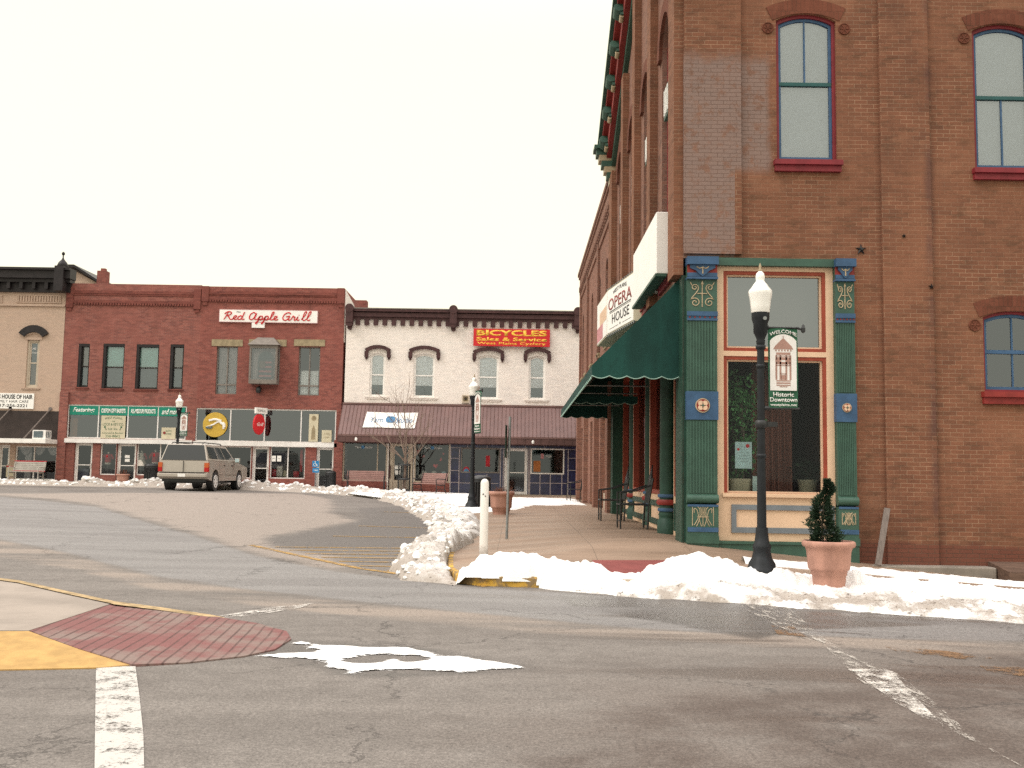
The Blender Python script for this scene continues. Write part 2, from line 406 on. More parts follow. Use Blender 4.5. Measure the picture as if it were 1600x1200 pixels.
m_plank = M("grey plank", (0.17, 0.14, 0.125), 0.85, 0.2, 4, stretch=(8, 8, 1))
m_awn = M("green awning canvas", (0.007, 0.044, 0.036), 0.85, 0.28, 1.6, stretch=(1.2, 2.5, 0.5))
m_awnl = M("awning trim tape", (0.28, 0.42, 0.36), 0.8)
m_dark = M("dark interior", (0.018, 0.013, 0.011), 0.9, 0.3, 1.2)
m_dkbrown = M("dark brown panel", (0.034, 0.024, 0.021), 0.6, 0.2, 2)
m_ywood = M("round sign yellow", (0.56, 0.37, 0.06), 0.5, 0.06)
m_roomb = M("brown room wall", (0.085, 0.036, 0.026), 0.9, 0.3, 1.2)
m_drape = M("brown drape", (0.20, 0.078, 0.056), 0.9, 0.3, 2, stretch=(9, 9, 0.4))
m_blind = M("pale blind", (0.86, 0.87, 0.87), 0.8, 0.04, 3)
m_bluebl = M("teal blind", (0.36, 0.55, 0.51), 0.8, 0.06, 3)
m_greybl = M("slate lower pane blind", (0.11, 0.14, 0.15), 0.6, 0.1)
m_curt = M("lace curtain", (0.42, 0.38, 0.38), 0.9, 0.2, 3, stretch=(12, 12, 0.5))
m_bark = M("grey bark", (0.20, 0.145, 0.115), 0.9, 0.25, 20)
m_leafd = M("dark evergreen leaf", (0.020, 0.042, 0.021), 0.7, 0.5, 9)
m_leafm = M("house plant leaf", (0.13, 0.32, 0.12), 0.55, 0.5, 9)
m_poster = M("pale blue poster", (0.52, 0.66, 0.66), 0.6, 0.04)
m_galv = M("galvanised steel", (0.24, 0.25, 0.25), 0.4, 0.15, 10, 0.5, 0.5)
m_bluesign = M("blue sign", (0.02, 0.19, 0.42), 0.4, 0.05)
m_yelp = M("worn yellow kerb paint", (0.40, 0.245, 0.085), 0.75, 0.16, 6, bmp=0.3)
m_pink = M("pink cloth", (0.50, 0.23, 0.24), 0.9)
m_redc = M("red cloth", (0.42, 0.03, 0.04), 0.9)
m_whc = M("white cloth", (0.60, 0.56, 0.50), 0.9)
m_ltblue = M("light blue cloth", (0.30, 0.45, 0.48), 0.9)
m_orange = M("orange wall", (0.40, 0.15, 0.05), 0.9)
m_globe, _t, _b, _o = nodes("lamp globe"); _b.inputs["Base Color"].default_value = (0.86, 0.84, 0.79, 1); _b.inputs["Roughness"].default_value = 0.12
_b.inputs["Subsurface Weight"].default_value = 0.3; _b.inputs["Subsurface Radius"].default_value = (0.05, 0.05, 0.05); _b.inputs["Specular IOR Level"].default_value = 0.6
g_shop = glass("shop glass", 0.0, (0.8, 0.84, 0.84), 1.32)
g_trans = glass("transom glass", 0.11, (0.7, 0.73, 0.74))
g_farshop = glass("far shop glass", 0.035, (0.85, 0.88, 0.88))
g_upper = glass("upper glass", 0.20, (0.6, 0.62, 0.64))
g_far = glass("far upper glass", 0.10, (0.95, 0.97, 0.97))
g_car = glass("tinted car glass", 0.10, (0.10, 0.11, 0.13))
# ------------------------------------------------------------------ lettering
def text(body, F, cu, cv, w, W, H, mat, parent, name="lettering", shear=0.0, bold=0.0, depth=0.004, arc=0.0, spacing=1.0, top=1.0):
    cu_ = bpy.data.curves.new(name, 'FONT'); cu_.body = body; cu_.size = 1; cu_.shear = shear; cu_.offset = bold; cu_.space_character = spacing
    cu_.extrude = 0.0; cu_.resolution_u = 3; cu_.align_x = 'CENTER'
    o = bpy.data.objects.new(name, cu_); C.objects.link(o); dg = bpy.context.evaluated_depsgraph_get(); dg.update()
    me = bpy.data.meshes.new_from_object(o.evaluated_get(dg)); bpy.data.objects.remove(o); bpy.data.curves.remove(cu_)
    bm = bmesh.new(); bm.from_mesh(me)
    xs = [v.co.x for v in bm.verts]; ys = [v.co.y for v in bm.verts]
    x0, x1, y0, y1 = min(xs), max(xs), min(ys), max(ys)
    r = bmesh.ops.extrude_face_region(bm, geom=bm.faces[:]); top_v = {e for e in r['geom'] if isinstance(e, bmesh.types.BMVert)}
    for v in bm.verts:
        u = ((v.co.x - x0) / (x1 - x0) - 0.5) * W; q = ((v.co.y - y0) / (y1 - y0) - 0.5) * H
        if arc: q += arc * (1 - (2 * u / W) ** 2)
        v.co = F.P(cu + u, cv + q, w + (depth if v in top_v else 0.0))
    bmesh.ops.recalc_face_normals(bm, faces=bm.faces[:]); bm.to_mesh(me); bm.free(); me.materials.clear(); me.materials.append(mat); me.name = name
    return link(name, me, None, parent)

def smooth(pts, n=5):
    P = [Vector((*p, 0) if len(p) == 2 else p) for p in pts]; P = [P[0] * 2 - P[1]] + P + [P[-1] * 2 - P[-2]]; o = []
    for i in range(1, len(P) - 2):
        for k in range(n):
            t = k / n; a, b, c, d = P[i - 1:i + 3]
            o.append(0.5 * ((2 * b) + (c - a) * t + (2 * a - 5 * b + 4 * c - d) * t * t + (3 * b - a - 3 * c + d) * t ** 3))
    return o + [P[-2]]
def stroke(mb, F, pts, w, r, n=5, sm=4):
    mb.tube([F.P(p.x, p.y, w) for p in smooth(pts, sm)], r, n)
SCR = {'R': (0.8, [[(0.05, 0), (0.2, .5), (.3, .95)], [(0.02, .7), (.2, .97), (.45, 1), (.6, .85), (.5, .62), (.28, .5), (.42, .35), (.55, .05), (.7, 0), (.82, .1)]]),
 'e': (.42, [[(0, .1), (.15, .2), (.3, .38), (.25, .5), (.1, .45), (.05, .2), (.15, .02), (.3, .02), (.42, .12)]]),
 'd': (.6, [[(.35, .42), (.2, .5), (.05, .35), (.03, .1), (.15, 0), (.3, .12), (.4, .45), (.5, .98)], [(.4, .45), (.36, .1), (.45, 0), (.58, .1)]]),
 'A': (.78, [[(.55, .75), (.35, .95), (.1, .7), (.05, .25), (.2, 0), (.42, .2), (.6, .85), (.52, .2), (.62, 0), (.78, .12)]]),
 'p': (.5, [[(0, .1), (.15, .48), (.1, 0), (0, -.45), (-.1, -.5), (-.1, -.35), (.05, -.1), (.15, .4), (.3, .5), (.4, .35), (.3, .05), (.15, .02)], [(.15, .02), (.3, 0), (.5, .12)]]),
 'l': (.35, [[(0, .1), (.2, .5), (.32, .95), (.25, 1.05), (.15, .85), (.1, .2), (.2, 0), (.35, .1)]]),
 'G': (.75, [[(.65, .8), (.5, 1), (.2, .85), (.03, .4), (.12, .05), (.35, .02), (.55, .3), (.6, .55), (.55, .1), (.62, 0), (.75, .1)], [(.3, .45), (.6, .55)]]),
 'r': (.45, [[(0, .1), (.12, .5), (.17, .55), (.2, .42), (.32, .45), (.28, .1), (.34, 0), (.45, .1)]]),
 'i': (.3, [[(0, .1), (.12, .48), (.08, .1), (.16, 0), (.3, .1)], [(.18, .68), (.2, .72)]]), ' ': (.35, [])}
def script(body, F, u0, v0, w, W, H, mat, parent, r, slant=.25, name="lettering"):
    tot = sum(SCR[c][0] for c in body); k = W / tot; mb = MB(); x = 0
    for c in body:
        wd, st = SCR[c]
        for s in st: stroke(mb, F, [(u0 + (x + px) * k + slant * py * H * 0.6, v0 + py * H) for px, py in s], w, r)
        x += wd
    return mb.build(name, mat, parent)

# ------------------------------------------------------------------ street
def poly_sd(pts, X, Y):             # signed distance (positive inside), numpy
    P = np.array(pts, float); n = len(P); d = np.full(X.shape, 1e9); ins = np.zeros(X.shape, bool)
    for i in range(n):
        a, b = P[i], P[(i + 1) % n]; e = b - a; wx, wy = X - a[0], Y - a[1]
        t = np.clip((wx * e[0] + wy * e[1]) / max(1e-9, e @ e), 0, 1)
        d = np.minimum(d, np.hypot(wx - e[0] * t, wy - e[1] * t))
        c = (a[1] > Y) != (b[1] > Y); 
        with np.errstate(divide='ignore', invalid='ignore'):
            ins ^= c & (X < e[0] * (Y - a[1]) / (e[1] if e[1] else 1e-12) + a[0])
    return np.where(ins, d, -d)
GP = lambda L: [gnd(*p) for p in L]
xs_ = [-600, -150, -70, -45] + [-40 + 0.3 * i for i in range(234)] + [36, 60, 150, 600]
ys_ = [-600, -150, -40, -10] + [-1 + 0.22 * i for i in range(220)] + [52, 60, 150, 900]
XX, YY = np.meshgrid(xs_, ys_)
ZZ = np.vectorize(g)(XX, YY)
me = bpy.data.meshes.new("street_ground"); nx, ny = len(xs_), len(ys_)
vv = np.stack([XX, YY, ZZ], -1).reshape(-1, 3)
idx = np.arange(nx * ny).reshape(ny, nx)
ff = np.stack([idx[:-1, :-1], idx[:-1, 1:], idx[1:, 1:], idx[1:, :-1]], -1).reshape(-1, 4)
me.from_pydata(vv.tolist(), [], ff.tolist()); me.update()
lane = GP([(-260, 770), (0, 776), (150, 792), (300, 836), (400, 869), (520, 893), (640, 907), (735, 918), (870, 926), (1040, 937), (1200, 949), (1400, 962), (1700, 976), (1700, 1004), (1400, 998), (1150, 990), (950, 978), (800, 962), (600, 944), (400, 922), (250, 901), (100, 862), (0, 842), (-260, 800)])
tanp = GP([(-200, 769), (60, 771), (200, 770), (330, 770), (470, 771), (520, 780), (520, 800), (560, 815), (470, 830), (420, 840), (430, 852), (520, 868), (560, 880), (520, 890), (400, 866), (300, 833), (150, 789), (0, 774), (-200, 770)])
tan2 = GP([(-100, 835), (0, 845), (110, 865), (260, 906), (420, 925), (600, 946), (800, 964), (1000, 982), (1200, 994), (1700, 1010), (1700, 1030), (1200, 1010), (1000, 1000), (780, 985), (600, 968), (480, 955), (400, 946), (260, 925), (120, 890), (0, 872), (-100, 860)])
dark = GP([(560, 795), (640, 790), (700, 800), (690, 850), (600, 856), (440, 856), (420, 842), (520, 826), (570, 812)])
damp0 = GP([(620, 1300), (700, 1120), (900, 1060), (1100, 1030), (1400, 1010), (1900, 1000), (1900, 1300)])
damp = GP([(1000, 1130), (1150, 1085), (1350, 1075), (1500, 1040), (1800, 1000), (1900, 1300), (850, 1300), (900, 1190)])
PATR = GP([(398, 1023), (470, 1001), (552, 1008), (640, 1013), (730, 1028), (842, 1045), (700, 1051), (560, 1055), (470, 1031)])
melt = GP([(860, 921), (1000, 934), (1200, 946), (1420, 958), (1800, 976), (1800, 990), (1500, 975), (1250, 985), (1180, 1000), (1050, 975), (900, 950)])
def sm(a, x0, x1): t = np.clip((a - x0) / (x1 - x0), 0, 1); return t * t * (3 - 2 * t)
for nm, P, a, b in (("lane", lane, -0.35, 0.35), ("dry", tanp, -0.8, 1.0), ("grit", tan2, -0.4, 0.5), ("tarmac", dark, -0.7, 0.7), ("damp", damp, -1.2, 1.0), ("brown", damp0, -1.0, 2.0), ("melt", melt, -0.25, 0.3)):
    at_ = me.attributes.new(nm, 'FLOAT', 'POINT'); at_.data.foreach_set("value", sm(np.maximum(poly_sd(P, XX, YY), poly_sd(PATR, XX, YY) + .12) if nm == 'melt' else poly_sd(P, XX, YY), a, b).ravel().astype(np.float32))
m, t, b, o = nodes("street asphalt"); co = coords(t)
def att(t, nm): n = t.nodes.new("ShaderNodeAttribute"); n.attribute_name = nm; return n.outputs["Fac"]
n_big = noi(t, co, 0.35, 6, 0.6); n_str = noi(t, co, 0.9, 6, 0.65, stretch=(0.25, 1.6, 1)); n_mid = noi(t, co, 5, 5, 0.65); n_fine = noi(t, co, 34, 4, 0.75); n_peb = noi(t, co, 85, 2, 0.8)
col = mixc(t, (0.132, 0.117, 0.105), (0.180, 0.161, 0.145), ramp(t, mth(t, 'ADD', mth(t, 'MULTIPLY', n_str, 0.55), mth(t, 'MULTIPLY', n_mid, 0.45)), 0.36, 0.64))
col = mixc(t, col, (0.105, 0.090, 0.080), mth(t, 'MULTIPLY', ramp(t, n_big, 0.50, 0.70), 0.6))
def brk(nm, amt=0.5): # attribute with a ragged edge
    return ramp(t, mth(t, 'ADD', att(t, nm), mth(t, 'MULTIPLY', mth(t, 'SUBTRACT', n_str, 0.5), amt * 2)), 0.3, 0.7)
col = mixc(t, col, (0.262, 0.222, 0.192), mth(t, 'MULTIPLY', brk("dry"), 0.92))
col = mixc(t, col, (0.26, 0.215, 0.18), mth(t, 'MULTIPLY', brk("grit"), mth(t, 'MULTIPLY', ramp(t, n_str, 0.3, 0.62), 0.8)))
col = mixc(t, col, (0.120, 0.108, 0.100), mth(t, 'MULTIPLY', brk("tarmac", 0.7), 0.85))
f_lane = brk("lane", 0.22)
col = mixc(t, col, mixc(t, (0.165, 0.155, 0.150), (0.205, 0.195, 0.188), ramp(t, n_str, 0.35, 0.65)), mth(t, 'MULTIPLY', f_lane, 0.9))
# damp, darker film drawn along the wheel tracks
sx = t.nodes.new("ShaderNodeSeparateXYZ"); t.links.new(co, sx.inputs[0])
wet = mth(t, 'MULTIPLY', ramp(t, noi(t, co, 0.55, 5, 0.6, stretch=(0.22, 1.8, 1)), 0.53, 0.63), ramp(t, sx.outputs[0], -2.0, 2.5))
wet = mth(t, 'MULTIPLY', wet, ramp(t, sx.outputs[1], 14.5, 13.0))
col = mixc(t, col, (0.085, 0.068, 0.058), mth(t, 'MULTIPLY', wet, 0.75))
col = mixc(t, col, (0.125, 0.100, 0.085), mth(t, 'MULTIPLY', att(t, "brown"), mth(t, 'MULTIPLY', ramp(t, noi(t, co, 0.8, 6, 0.7), 0.28, 0.6), 0.75)))
col = mixc(t, col, (0.080, 0.061, 0.051), mth(t, 'MULTIPLY', brk("damp", 0.6), mth(t, 'MULTIPLY', ramp(t, noi(t, co, 1.3, 6, 0.7), 0.30, 0.62), 0.9)))
f_melt = mth(t, 'MULTIPLY', brk("melt", 0.35), ramp(t, n_str, 0.35, 0.6))
col = mixc(t, col, (0.075, 0.066, 0.060), mth(t, 'MULTIPLY', f_melt, 0.85))
# cracks
vo = N(t, "ShaderNodeTexVoronoi", Scale=0.33); vo.feature = 'DISTANCE_TO_EDGE'
wv = t.nodes.new("ShaderNodeVectorMath"); wv.operation = 'MULTIPLY_ADD'; t.links.new(noi(t, co, 1.6, 6, 0.7, out="Color"), wv.inputs[0]); wv.inputs[1].default_value = (1.3, 1.3, 0); t.links.new(co, wv.inputs[2]); t.links.new(wv.outputs[0], vo.inputs["Vector"])
crack = mth(t, 'MULTIPLY', ramp(t, vo.outputs["Distance"], 0.0022, 0.006, 1.0, 0.0), ramp(t, noi(t, co, 0.7, 2), 0.44, 0.54))
col = mixc(t, col, (0.03, 0.026, 0.024), mth(t, 'MULTIPLY', crack, 0.5))
spots = ramp(t, noi(t, co, 14, 2, 0.5), 0.70, 0.76)
col = mixc(t, col, (0.03, 0.026, 0.024), mth(t, 'MULTIPLY', spots, 0.55))
col = mixc(t, col, mixc(t, (0.45, 0.45, 0.45), (1.55, 1.55, 1.55), ramp(t, n_fine, 0.32, 0.68)), 0.45, 'MULTIPLY')
col = mixc(t, col, mixc(t, (0.5, 0.5, 0.5), (1.5, 1.5, 1.5), ramp(t, n_peb, 0.3, 0.7)), 0.6, 'MULTIPLY')
t.links.new(col, b.inputs["Base Color"])
t.links.new(mth(t, 'SUBTRACT', mth(t, 'SUBTRACT', 0.85, mth(t, 'MAXIMUM', mth(t, 'MULTIPLY', wet, 0.42), mth(t, 'MULTIPLY', f_melt, 0.36))), mth(t, 'MULTIPLY', f_lane, 0.22)), b.inputs["Roughness"])
bump(t, b, mth(t, 'SUBTRACT', mth(t, 'ADD', mth(t, 'MULTIPLY', n_fine, 0.5), mth(t, 'MULTIPLY', n_peb, 0.5)), mth(t, 'MULTIPLY', crack, 0.6)), 0.5, 0.012)
o = link("street_ground", me, m); tag(o, kind='structure')

def sheet(name, polys, mat, dz=0.006, f=g, cell=0.25, kind='structure'):   # a thin painted sheet following the ground
    bm = bmesh.new()
    for P in polys: bm.faces.new([bm.verts.new((x, y, 0)) for x, y in P])
    xs = [v.co.x for v in bm.verts]; ys = [v.co.y for v in bm.verts]
    bmesh.ops.triangulate(bm, faces=bm.faces[:])
    for ax, lo, hi in ((0, min(xs), max(xs)), (1, min(ys), max(ys))):
        k = math.ceil((hi - lo) / cell)
        for i in range(1, min(k, 120)):
            c = [0, 0, 0]; c[ax] = lo + (hi - lo) * i / min(k, 120); no = [0, 0, 0]; no[ax] = 1
            bmesh.ops.bisect_plane(bm, geom=bm.verts[:] + bm.edges[:] + bm.faces[:], plane_co=c, plane_no=no)
    for v in bm.verts: v.co.z = f(v.co.x, v.co.y) + dz
    for p in bm.faces:
        if p.normal.z < 0: p.normal_flip()
    bmesh.ops.recalc_face_normals(bm, faces=bm.faces[:])
    if sum(p.normal.z for p in bm.faces) < 0: bmesh.ops.reverse_faces(bm, faces=bm.faces[:])
    me = bpy.data.meshes.new(name); bm.to_mesh(me); bm.free()
    o = link(name, me, mat)
    if kind: tag(o, kind=kind)
    return o
p_white = paint("worn white road paint", (0.62, 0.58, 0.53), 0.52, 5, 50)
p_white2 = paint("very worn white road paint", (0.50, 0.46, 0.41), 0.56, 4, 40, (3, 0.8, 1))
p_white3 = paint("solid white road paint", (0.50, 0.475, 0.44), 0.44, 4, 45)
p_yel = paint("faded yellow road paint", (0.40, 0.24, 0.07), 0.46, 5, 40)
sheet("crosswalk_stripe", [GP([(150, 1038), (211, 1038), (218, 1090), (224, 1150), (228, 1320), (146, 1320), (149, 1100)])], p_white3)
sheet("crosswalk_stripe", [GP([(330, 965), (420, 950), (492, 943), (470, 950), (400, 962), (345, 967)])], p_white)
sheet("crosswalk_stripe", [GP([(1150, 944), (1225, 944), (1290, 1000), (1340, 1030), (1400, 1052), (1450, 1090), (1530, 1160), (1600, 1200), (1500, 1150), (1400, 1100), (1340, 1062), (1290, 1012), (1195, 970)])], p_white2)
sheet("crosswalk_stripe", [GP([(1325, 1046), (1392, 1046), (1422, 1082), (1468, 1128), (1440, 1122), (1380, 1084)])], p_white)
p_orange = paint("orange stain", (0.20, 0.115, 0.06), 0.52, 3, 30)
def strip(p, q, wd, n=10):
    a, b_ = Vector((*gnd(*p), 0)), Vector((*gnd(*q), 0)); d = (b_ - a).normalized(); nn = Vector((-d.y, d.x, 0)) * wd / 2
    return [(a - nn)[:2], (b_ - nn)[:2], (b_ + nn)[:2], (a + nn)[:2]]
hat = [strip((392, 852), (560, 888), .13), strip((560, 888), (760, 917), .13)]
for y, xa in ((856, 430), (861, 452), (866.5, 477), (872, 502), (878.5, 530), (885.5, 562), (893, 605)): hat.append(strip((xa, y - 1), (688, y + 1.5), .10))
hat += [strip((560, 822), (690, 826), .1), strip((600, 800), (700, 803), .1), strip((520, 838), (690, 841), .1), strip((610, 786), (690, 788), .1)]
sheet("parking_line", hat, p_yel, 0.007, cell=0.4)


EDZ = lambda px: interp(px, [(180, .131), (250, .094), (330, .052), (350, .02)])
EDW = lambda X: interp(X, [(gnd(x_, y_, g, z_)[0], z_) for x_, y_, z_ in ((180, 941, .131), (250, 950, .094), (330, 962, .052), (350, 964, .02))])
sheet("rust_stain", [GP([(1530, 1041), (1600, 1043), (1750, 1050), (1750, 1060), (1600, 1058), (1545, 1050)]), GP([(1205, 978), (1240, 980), (1262, 996), (1215, 992)]), GP([(1380, 1010), (1480, 1018), (1560, 1030), (1500, 1030), (1400, 1018)])], p_orange, 0.005)
# refuge island at the left: concrete top, stamped red ramp, yellow flank
def isl(px, py, z): return Vector((*gnd(px, py, g, z), 0)) + Vector((0, 0, 0))
def isurf(name, pts, mat):
    mb = MB(); P = []
    for px, py, z in pts:
        x, y = gnd(px, py, g, z); P.append((x, y, g(x, y) + z))
    c = Vector(np.mean(np.array(P), 0).tolist())
    mb.face(P)
    mb.face([(p[0], p[1], p[2] - 0.25) for p in reversed(P)])
    for a, b_ in zip(P, P[1:] + P[:1]): mb.face([(a[0], a[1], a[2] - .25), (b_[0], b_[1], b_[2] - .25), b_, a])
    o = mb.build(name, mat); tag(o, kind='structure'); return o
m_isl = M("island concrete", (0.27, 0.23, 0.195), 0.9, 0.14, 1.5, bmp=0.2)
m, t, b, o = nodes("stamped red ramp"); co = coords(t); s = t.nodes.new("ShaderNodeSeparateXYZ"); t.links.new(co, s.inputs[0])
ph = mth(t, 'FRACT', mth(t, 'DIVIDE', mth(t, 'ADD', mth(t, 'ADD', s.outputs[0], mth(t, 'MULTIPLY', s.outputs[1], 0.10)), mth(t, 'MULTIPLY', noi(t, co, 0.5, 1), 0.10)), 0.098))
gro = ramp(t, mth(t, 'ABSOLUTE', mth(t, 'SUBTRACT', ph, 0.5)), 0.36, 0.48)
c = mixc(t, (0.205, 0.085, 0.080), (0.15, 0.068, 0.064), noi(t, co, 6, 4))
c = mixc(t, c, (0.20, 0.155, 0.135), mth(t, 'MULTIPLY', ramp(t, noi(t, co, 1.1, 5, 0.65), 0.42, 0.58), 0.85))
c = mixc(t, c, (0.070, 0.042, 0.038), mth(t, 'MULTIPLY', gro, ramp(t, noi(t, co, 3, 4, 0.6), 0.3, 0.65, 0.3, 0.85)))
c = mixc(t, c, mixc(t, (0.6, 0.6, 0.6), (1.4, 1.4, 1.4), noi(t, co, 60, 3)), 0.6, 'MULTIPLY')
t.links.new(c, b.inputs["Base Color"]); b.inputs["Roughness"].default_value = 0.9; bump(t, b, mth(t, 'SUBTRACT', 1.0, gro), 0.6, 0.01)
m_ramp = m
isurf("island_pavement", [(-420, 985, .13), (45, 985, .13), (180, 941, .13), (110, 926, .13), (30, 908, .13), (-60, 897, .13), (-420, 880, .13)], m_isl)
isurf("ramp_paving", [(45, 985, .126), (122, 1013, .08), (207, 1038, .02), (290, 1035, .012), (380, 1025, .012), (430, 1014, .012), (455, 998, .012), (448, 986, .012), (400, 973, .012), (330, 962, .05), (250, 950, .09), (180, 941, .126)], m_ramp)
isurf("island_kerb", [(-420, 986, .128), (45, 986, .128), (120, 1013, .078), (205, 1038.5, .014), (150, 1043, .01), (0, 1046, .01), (-420, 1052, .01)], m_yelp)
sheet("island_edge_line", [[gnd(*p, g, EDZ(p[0])) for p in [(-60, 897), (30, 908), (110, 926), (180, 941), (250, 950), (330, 962), (352, 966.5), (330, 965.5), (250, 954), (178, 945), (106, 929.5), (26, 911), (-60, 900)]]], M("yellow edge paint", (0.34, 0.245, 0.13), 0.85, 0.4, 9), 0.010, lambda X, Y: g(X, Y) + EDW(X))

# ------------------------------------------------------------------ pavement and kerbs
Kp = [(24, 13.4), (10, 13.4), (5, 13.4), (2.72, 13.4), (1.4, 13.4), (0.4, 13.45), (-0.2, 13.5), (-0.55, 13.6), (-0.78, 13.8), (-0.95, 14.6)]
def walk(P, step):
    o = []
    for a, b_ in zip(P, P[1:]):
        n = max(1, int(math.hypot(b_[0] - a[0], b_[1] - a[1]) / step))
        o += [(lerp(a[0], b_[0], i / n), lerp(a[1], b_[1], i / n)) for i in range(n)]
    return o + [P[-1]]
K1 = walk(Kp[:4], .4); K2 = walk(Kp[3:], .12); K3 = walk([(x, y) for y, x in KX[1:8]], .35); K4 = walk([(-7.4, 43), (-10, 44.6), (-13, 45.2), (-45, 45.2)], .5)
pairs = [(k, (max(k[0], 3.05), 16.6)) for k in K1] + [(k, (3.05, 16.6)) for k in K2[1:]]
pairs += [(k, (3.05, lerp(16.6, 48.3, i / len(K3)))) for i, k in enumerate(K3[1:], 1)]
pairs += [(k, (lerp(3.05, -45, i / len(K4)), 48.3)) for i, k in enumerate(K4[1:], 1)]
mb = MB(); rows = []
for k, e in pairs:
    rows.append([(lerp(k[0], e[0], j / 14), lerp(k[1], e[1], j / 14)) for j in range(15)])
mb.grid([[(x, y, zs(x, y) if j else zs(*r[0])) for j, (x, y) in enumerate(r)] for r in rows])
for a, b_ in zip(rows, rows[1:]):
    p, q = a[0], b_[0]; mb.face([(*q, zs(*q) - .5), (*p, zs(*p) - .5), (*p, zs(*p)), (*q, zs(*q))])
m, t, b, o = nodes("pavement concrete"); co = coords(t); s = t.nodes.new("ShaderNodeSeparateXYZ"); t.links.new(co, s.inputs[0])
c = mixc(t, (0.285, 0.20, 0.145), (0.215, 0.15, 0.108), ramp(t, noi(t, co, 0.8, 6, 0.65, stretch=(0.4, 1.5, 1)), 0.35, 0.66))
c = mixc(t, c, (0.145, 0.105, 0.08), mth(t, 'MULTIPLY', ramp(t, noi(t, co, 1.6, 5, 0.7, stretch=(0.5, 1.6, 1)), 0.55, 0.72), 0.6))
jx = ramp(t, mth(t, 'ABSOLUTE', mth(t, 'SUBTRACT', mth(t, 'FRACT', mth(t, 'DIVIDE', mth(t, 'ADD', s.outputs[0], 0.3), 1.5)), 0.5)), 0.494, 0.498)
jy = ramp(t, mth(t, 'ABSOLUTE', mth(t, 'SUBTRACT', mth(t, 'FRACT', mth(t, 'DIVIDE', s.outputs[1], 1.5)), 0.5)), 0.494, 0.498)
c = mixc(t, c, (0.10, 0.075, 0.055), mth(t, 'MULTIPLY', mth(t, 'MAXIMUM', jx, jy), 0.6))
c = mixc(t, c, mixc(t, (0.7, 0.7, 0.7), (1.3, 1.3, 1.3), noi(t, co, 45, 3)), 0.5, 'MULTIPLY')
t.links.new(c, b.inputs["Base Color"]); t.links.new(ramp(t, noi(t, co, 0.9, 4, stretch=(0.4, 1.5, 1)), 0.4, 0.65, 0.45, 0.85), b.inputs["Roughness"]); bump(t, b, noi(t, co, 60, 3), 0.25, 0.006)
m_pave = m
for f_ in range(len(mb.sm)): mb.sm[f_] = False
o = mb.build("pavement", m_pave); tag(o, kind='structure')
def kerb(name, ks, mat, wd=0.16, up=0.006):
    mb = MB(); rws = []
    for i, p in enumerate(ks):
        a, b_ = Vector((*ks[max(i - 1, 0)], 0)), Vector((*ks[min(i + 1, len(ks) - 1)], 0)); d = (b_ - a).normalized(); nn = Vector((d.y, -d.x, 0))
        z = zs(*p) + up; q = Vector((*p, 0)); bs = g(*p) - .15
        rws.append([q - nn * .035 + Vector((0, 0, bs)), q - nn * .03 + Vector((0, 0, z - .03)), q - nn * .012 + Vector((0, 0, z)), q + nn * wd + Vector((0, 0, z)), q + nn * wd + Vector((0, 0, z - .1))])
    mb.grid([list(reversed(r)) for r in rws]); mb.face(rws[0]); mb.face(list(reversed(rws[-1])))
    return tag(mb.build(name, mat), kind='structure')
kk = K1 + K2[1:] + K3[1:] + K4[1:]
i1 = min(range(len(kk)), key=lambda i: abs(kk[i][0] - 1.1) + abs(kk[i][1] - 13.4)); i2 = min(range(len(kk)), key=lambda i: abs(kk[i][1] - 17.6) + (kk[i][0] > 2) * 9)
m, t, b, o = nodes("chipped yellow kerb"); co = coords(t)
c = mixc(t, (0.50, 0.29, 0.045), (0.62, 0.37, 0.07), noi(t, co, 6, 4)); ch = ramp(t, noi(t, co, 4.5, 6, 0.7), 0.44, 0.56)
c = mixc(t, c, (0.15, 0.115, 0.085), mth(t, 'MULTIPLY', ch, 0.8)); t.links.new(c, b.inputs["Base Color"]); b.inputs["Roughness"].default_value = 0.8; bump(t, b, ch, 0.3, 0.01)
kerb("kerb", kk[:i1 + 1], m_conc); kerb("yellow_kerb", kk[i1:i2 + 1], m, 0.2); kerb("kerb", kk[i2:], m_conc)
sheet("ramp_inset", [[gnd(px, py, zs) for px, py in ((925, 876), (1046, 876), (1075, 903), (935, 903))]], M("dull red ramp concrete", (0.20, 0.055, 0.05), 0.85, 0.15, 3, bmp=.2), 0.008, zs, 0.15)

# ------------------------------------------------------------------ snow
m, t, b, o = nodes("snow"); co = coords(t)
d_ = att(t, "dirt_shade"); n1 = noi(t, co, 9, 6, 0.7); n2 = noi(t, co, 34, 4, 0.75)  # real dirt plus grey shading painted into the piles
f = ramp(t, mth(t, 'ADD', mth(t, 'MULTIPLY', d_, 0.42), mth(t, 'ADD', mth(t, 'MULTIPLY', n1, 0.5), mth(t, 'MULTIPLY', n2, 0.35))), 0.52, 1.0)
c = mixc(t, (0.80, 0.79, 0.775), (0.27, 0.22, 0.175), mth(t, 'MULTIPLY', f, 0.85))
grit = mth(t, 'MULTIPLY', mth(t, 'MAXIMUM', ramp(t, noi(t, co, 17, 3, 0.65, stretch=(0.7, 1, 1)), 0.60, 0.68), ramp(t, noi(t, co, 48, 2, 0.6), 0.62, 0.70)), ramp(t, d_, 0.1, 0.8))
c = mixc(t, c, (0.09, 0.065, 0.05), mth(t, 'MULTIPLY', grit, 0.8))
t.links.new(c, b.inputs["Base Color"]); b.inputs["Roughness"].default_value = 0.75; bump(t, b, n2, 0.35, 0.02)
thin = ramp(t, mth(t, 'ADD', att(t, "cover"), mth(t, 'MULTIPLY', mth(t, 'SUBTRACT', noi(t, co, 16, 5, 0.8, stretch=(0.55, 1.7, 1)), 0.5), 2.6)), 0.35, 0.6)
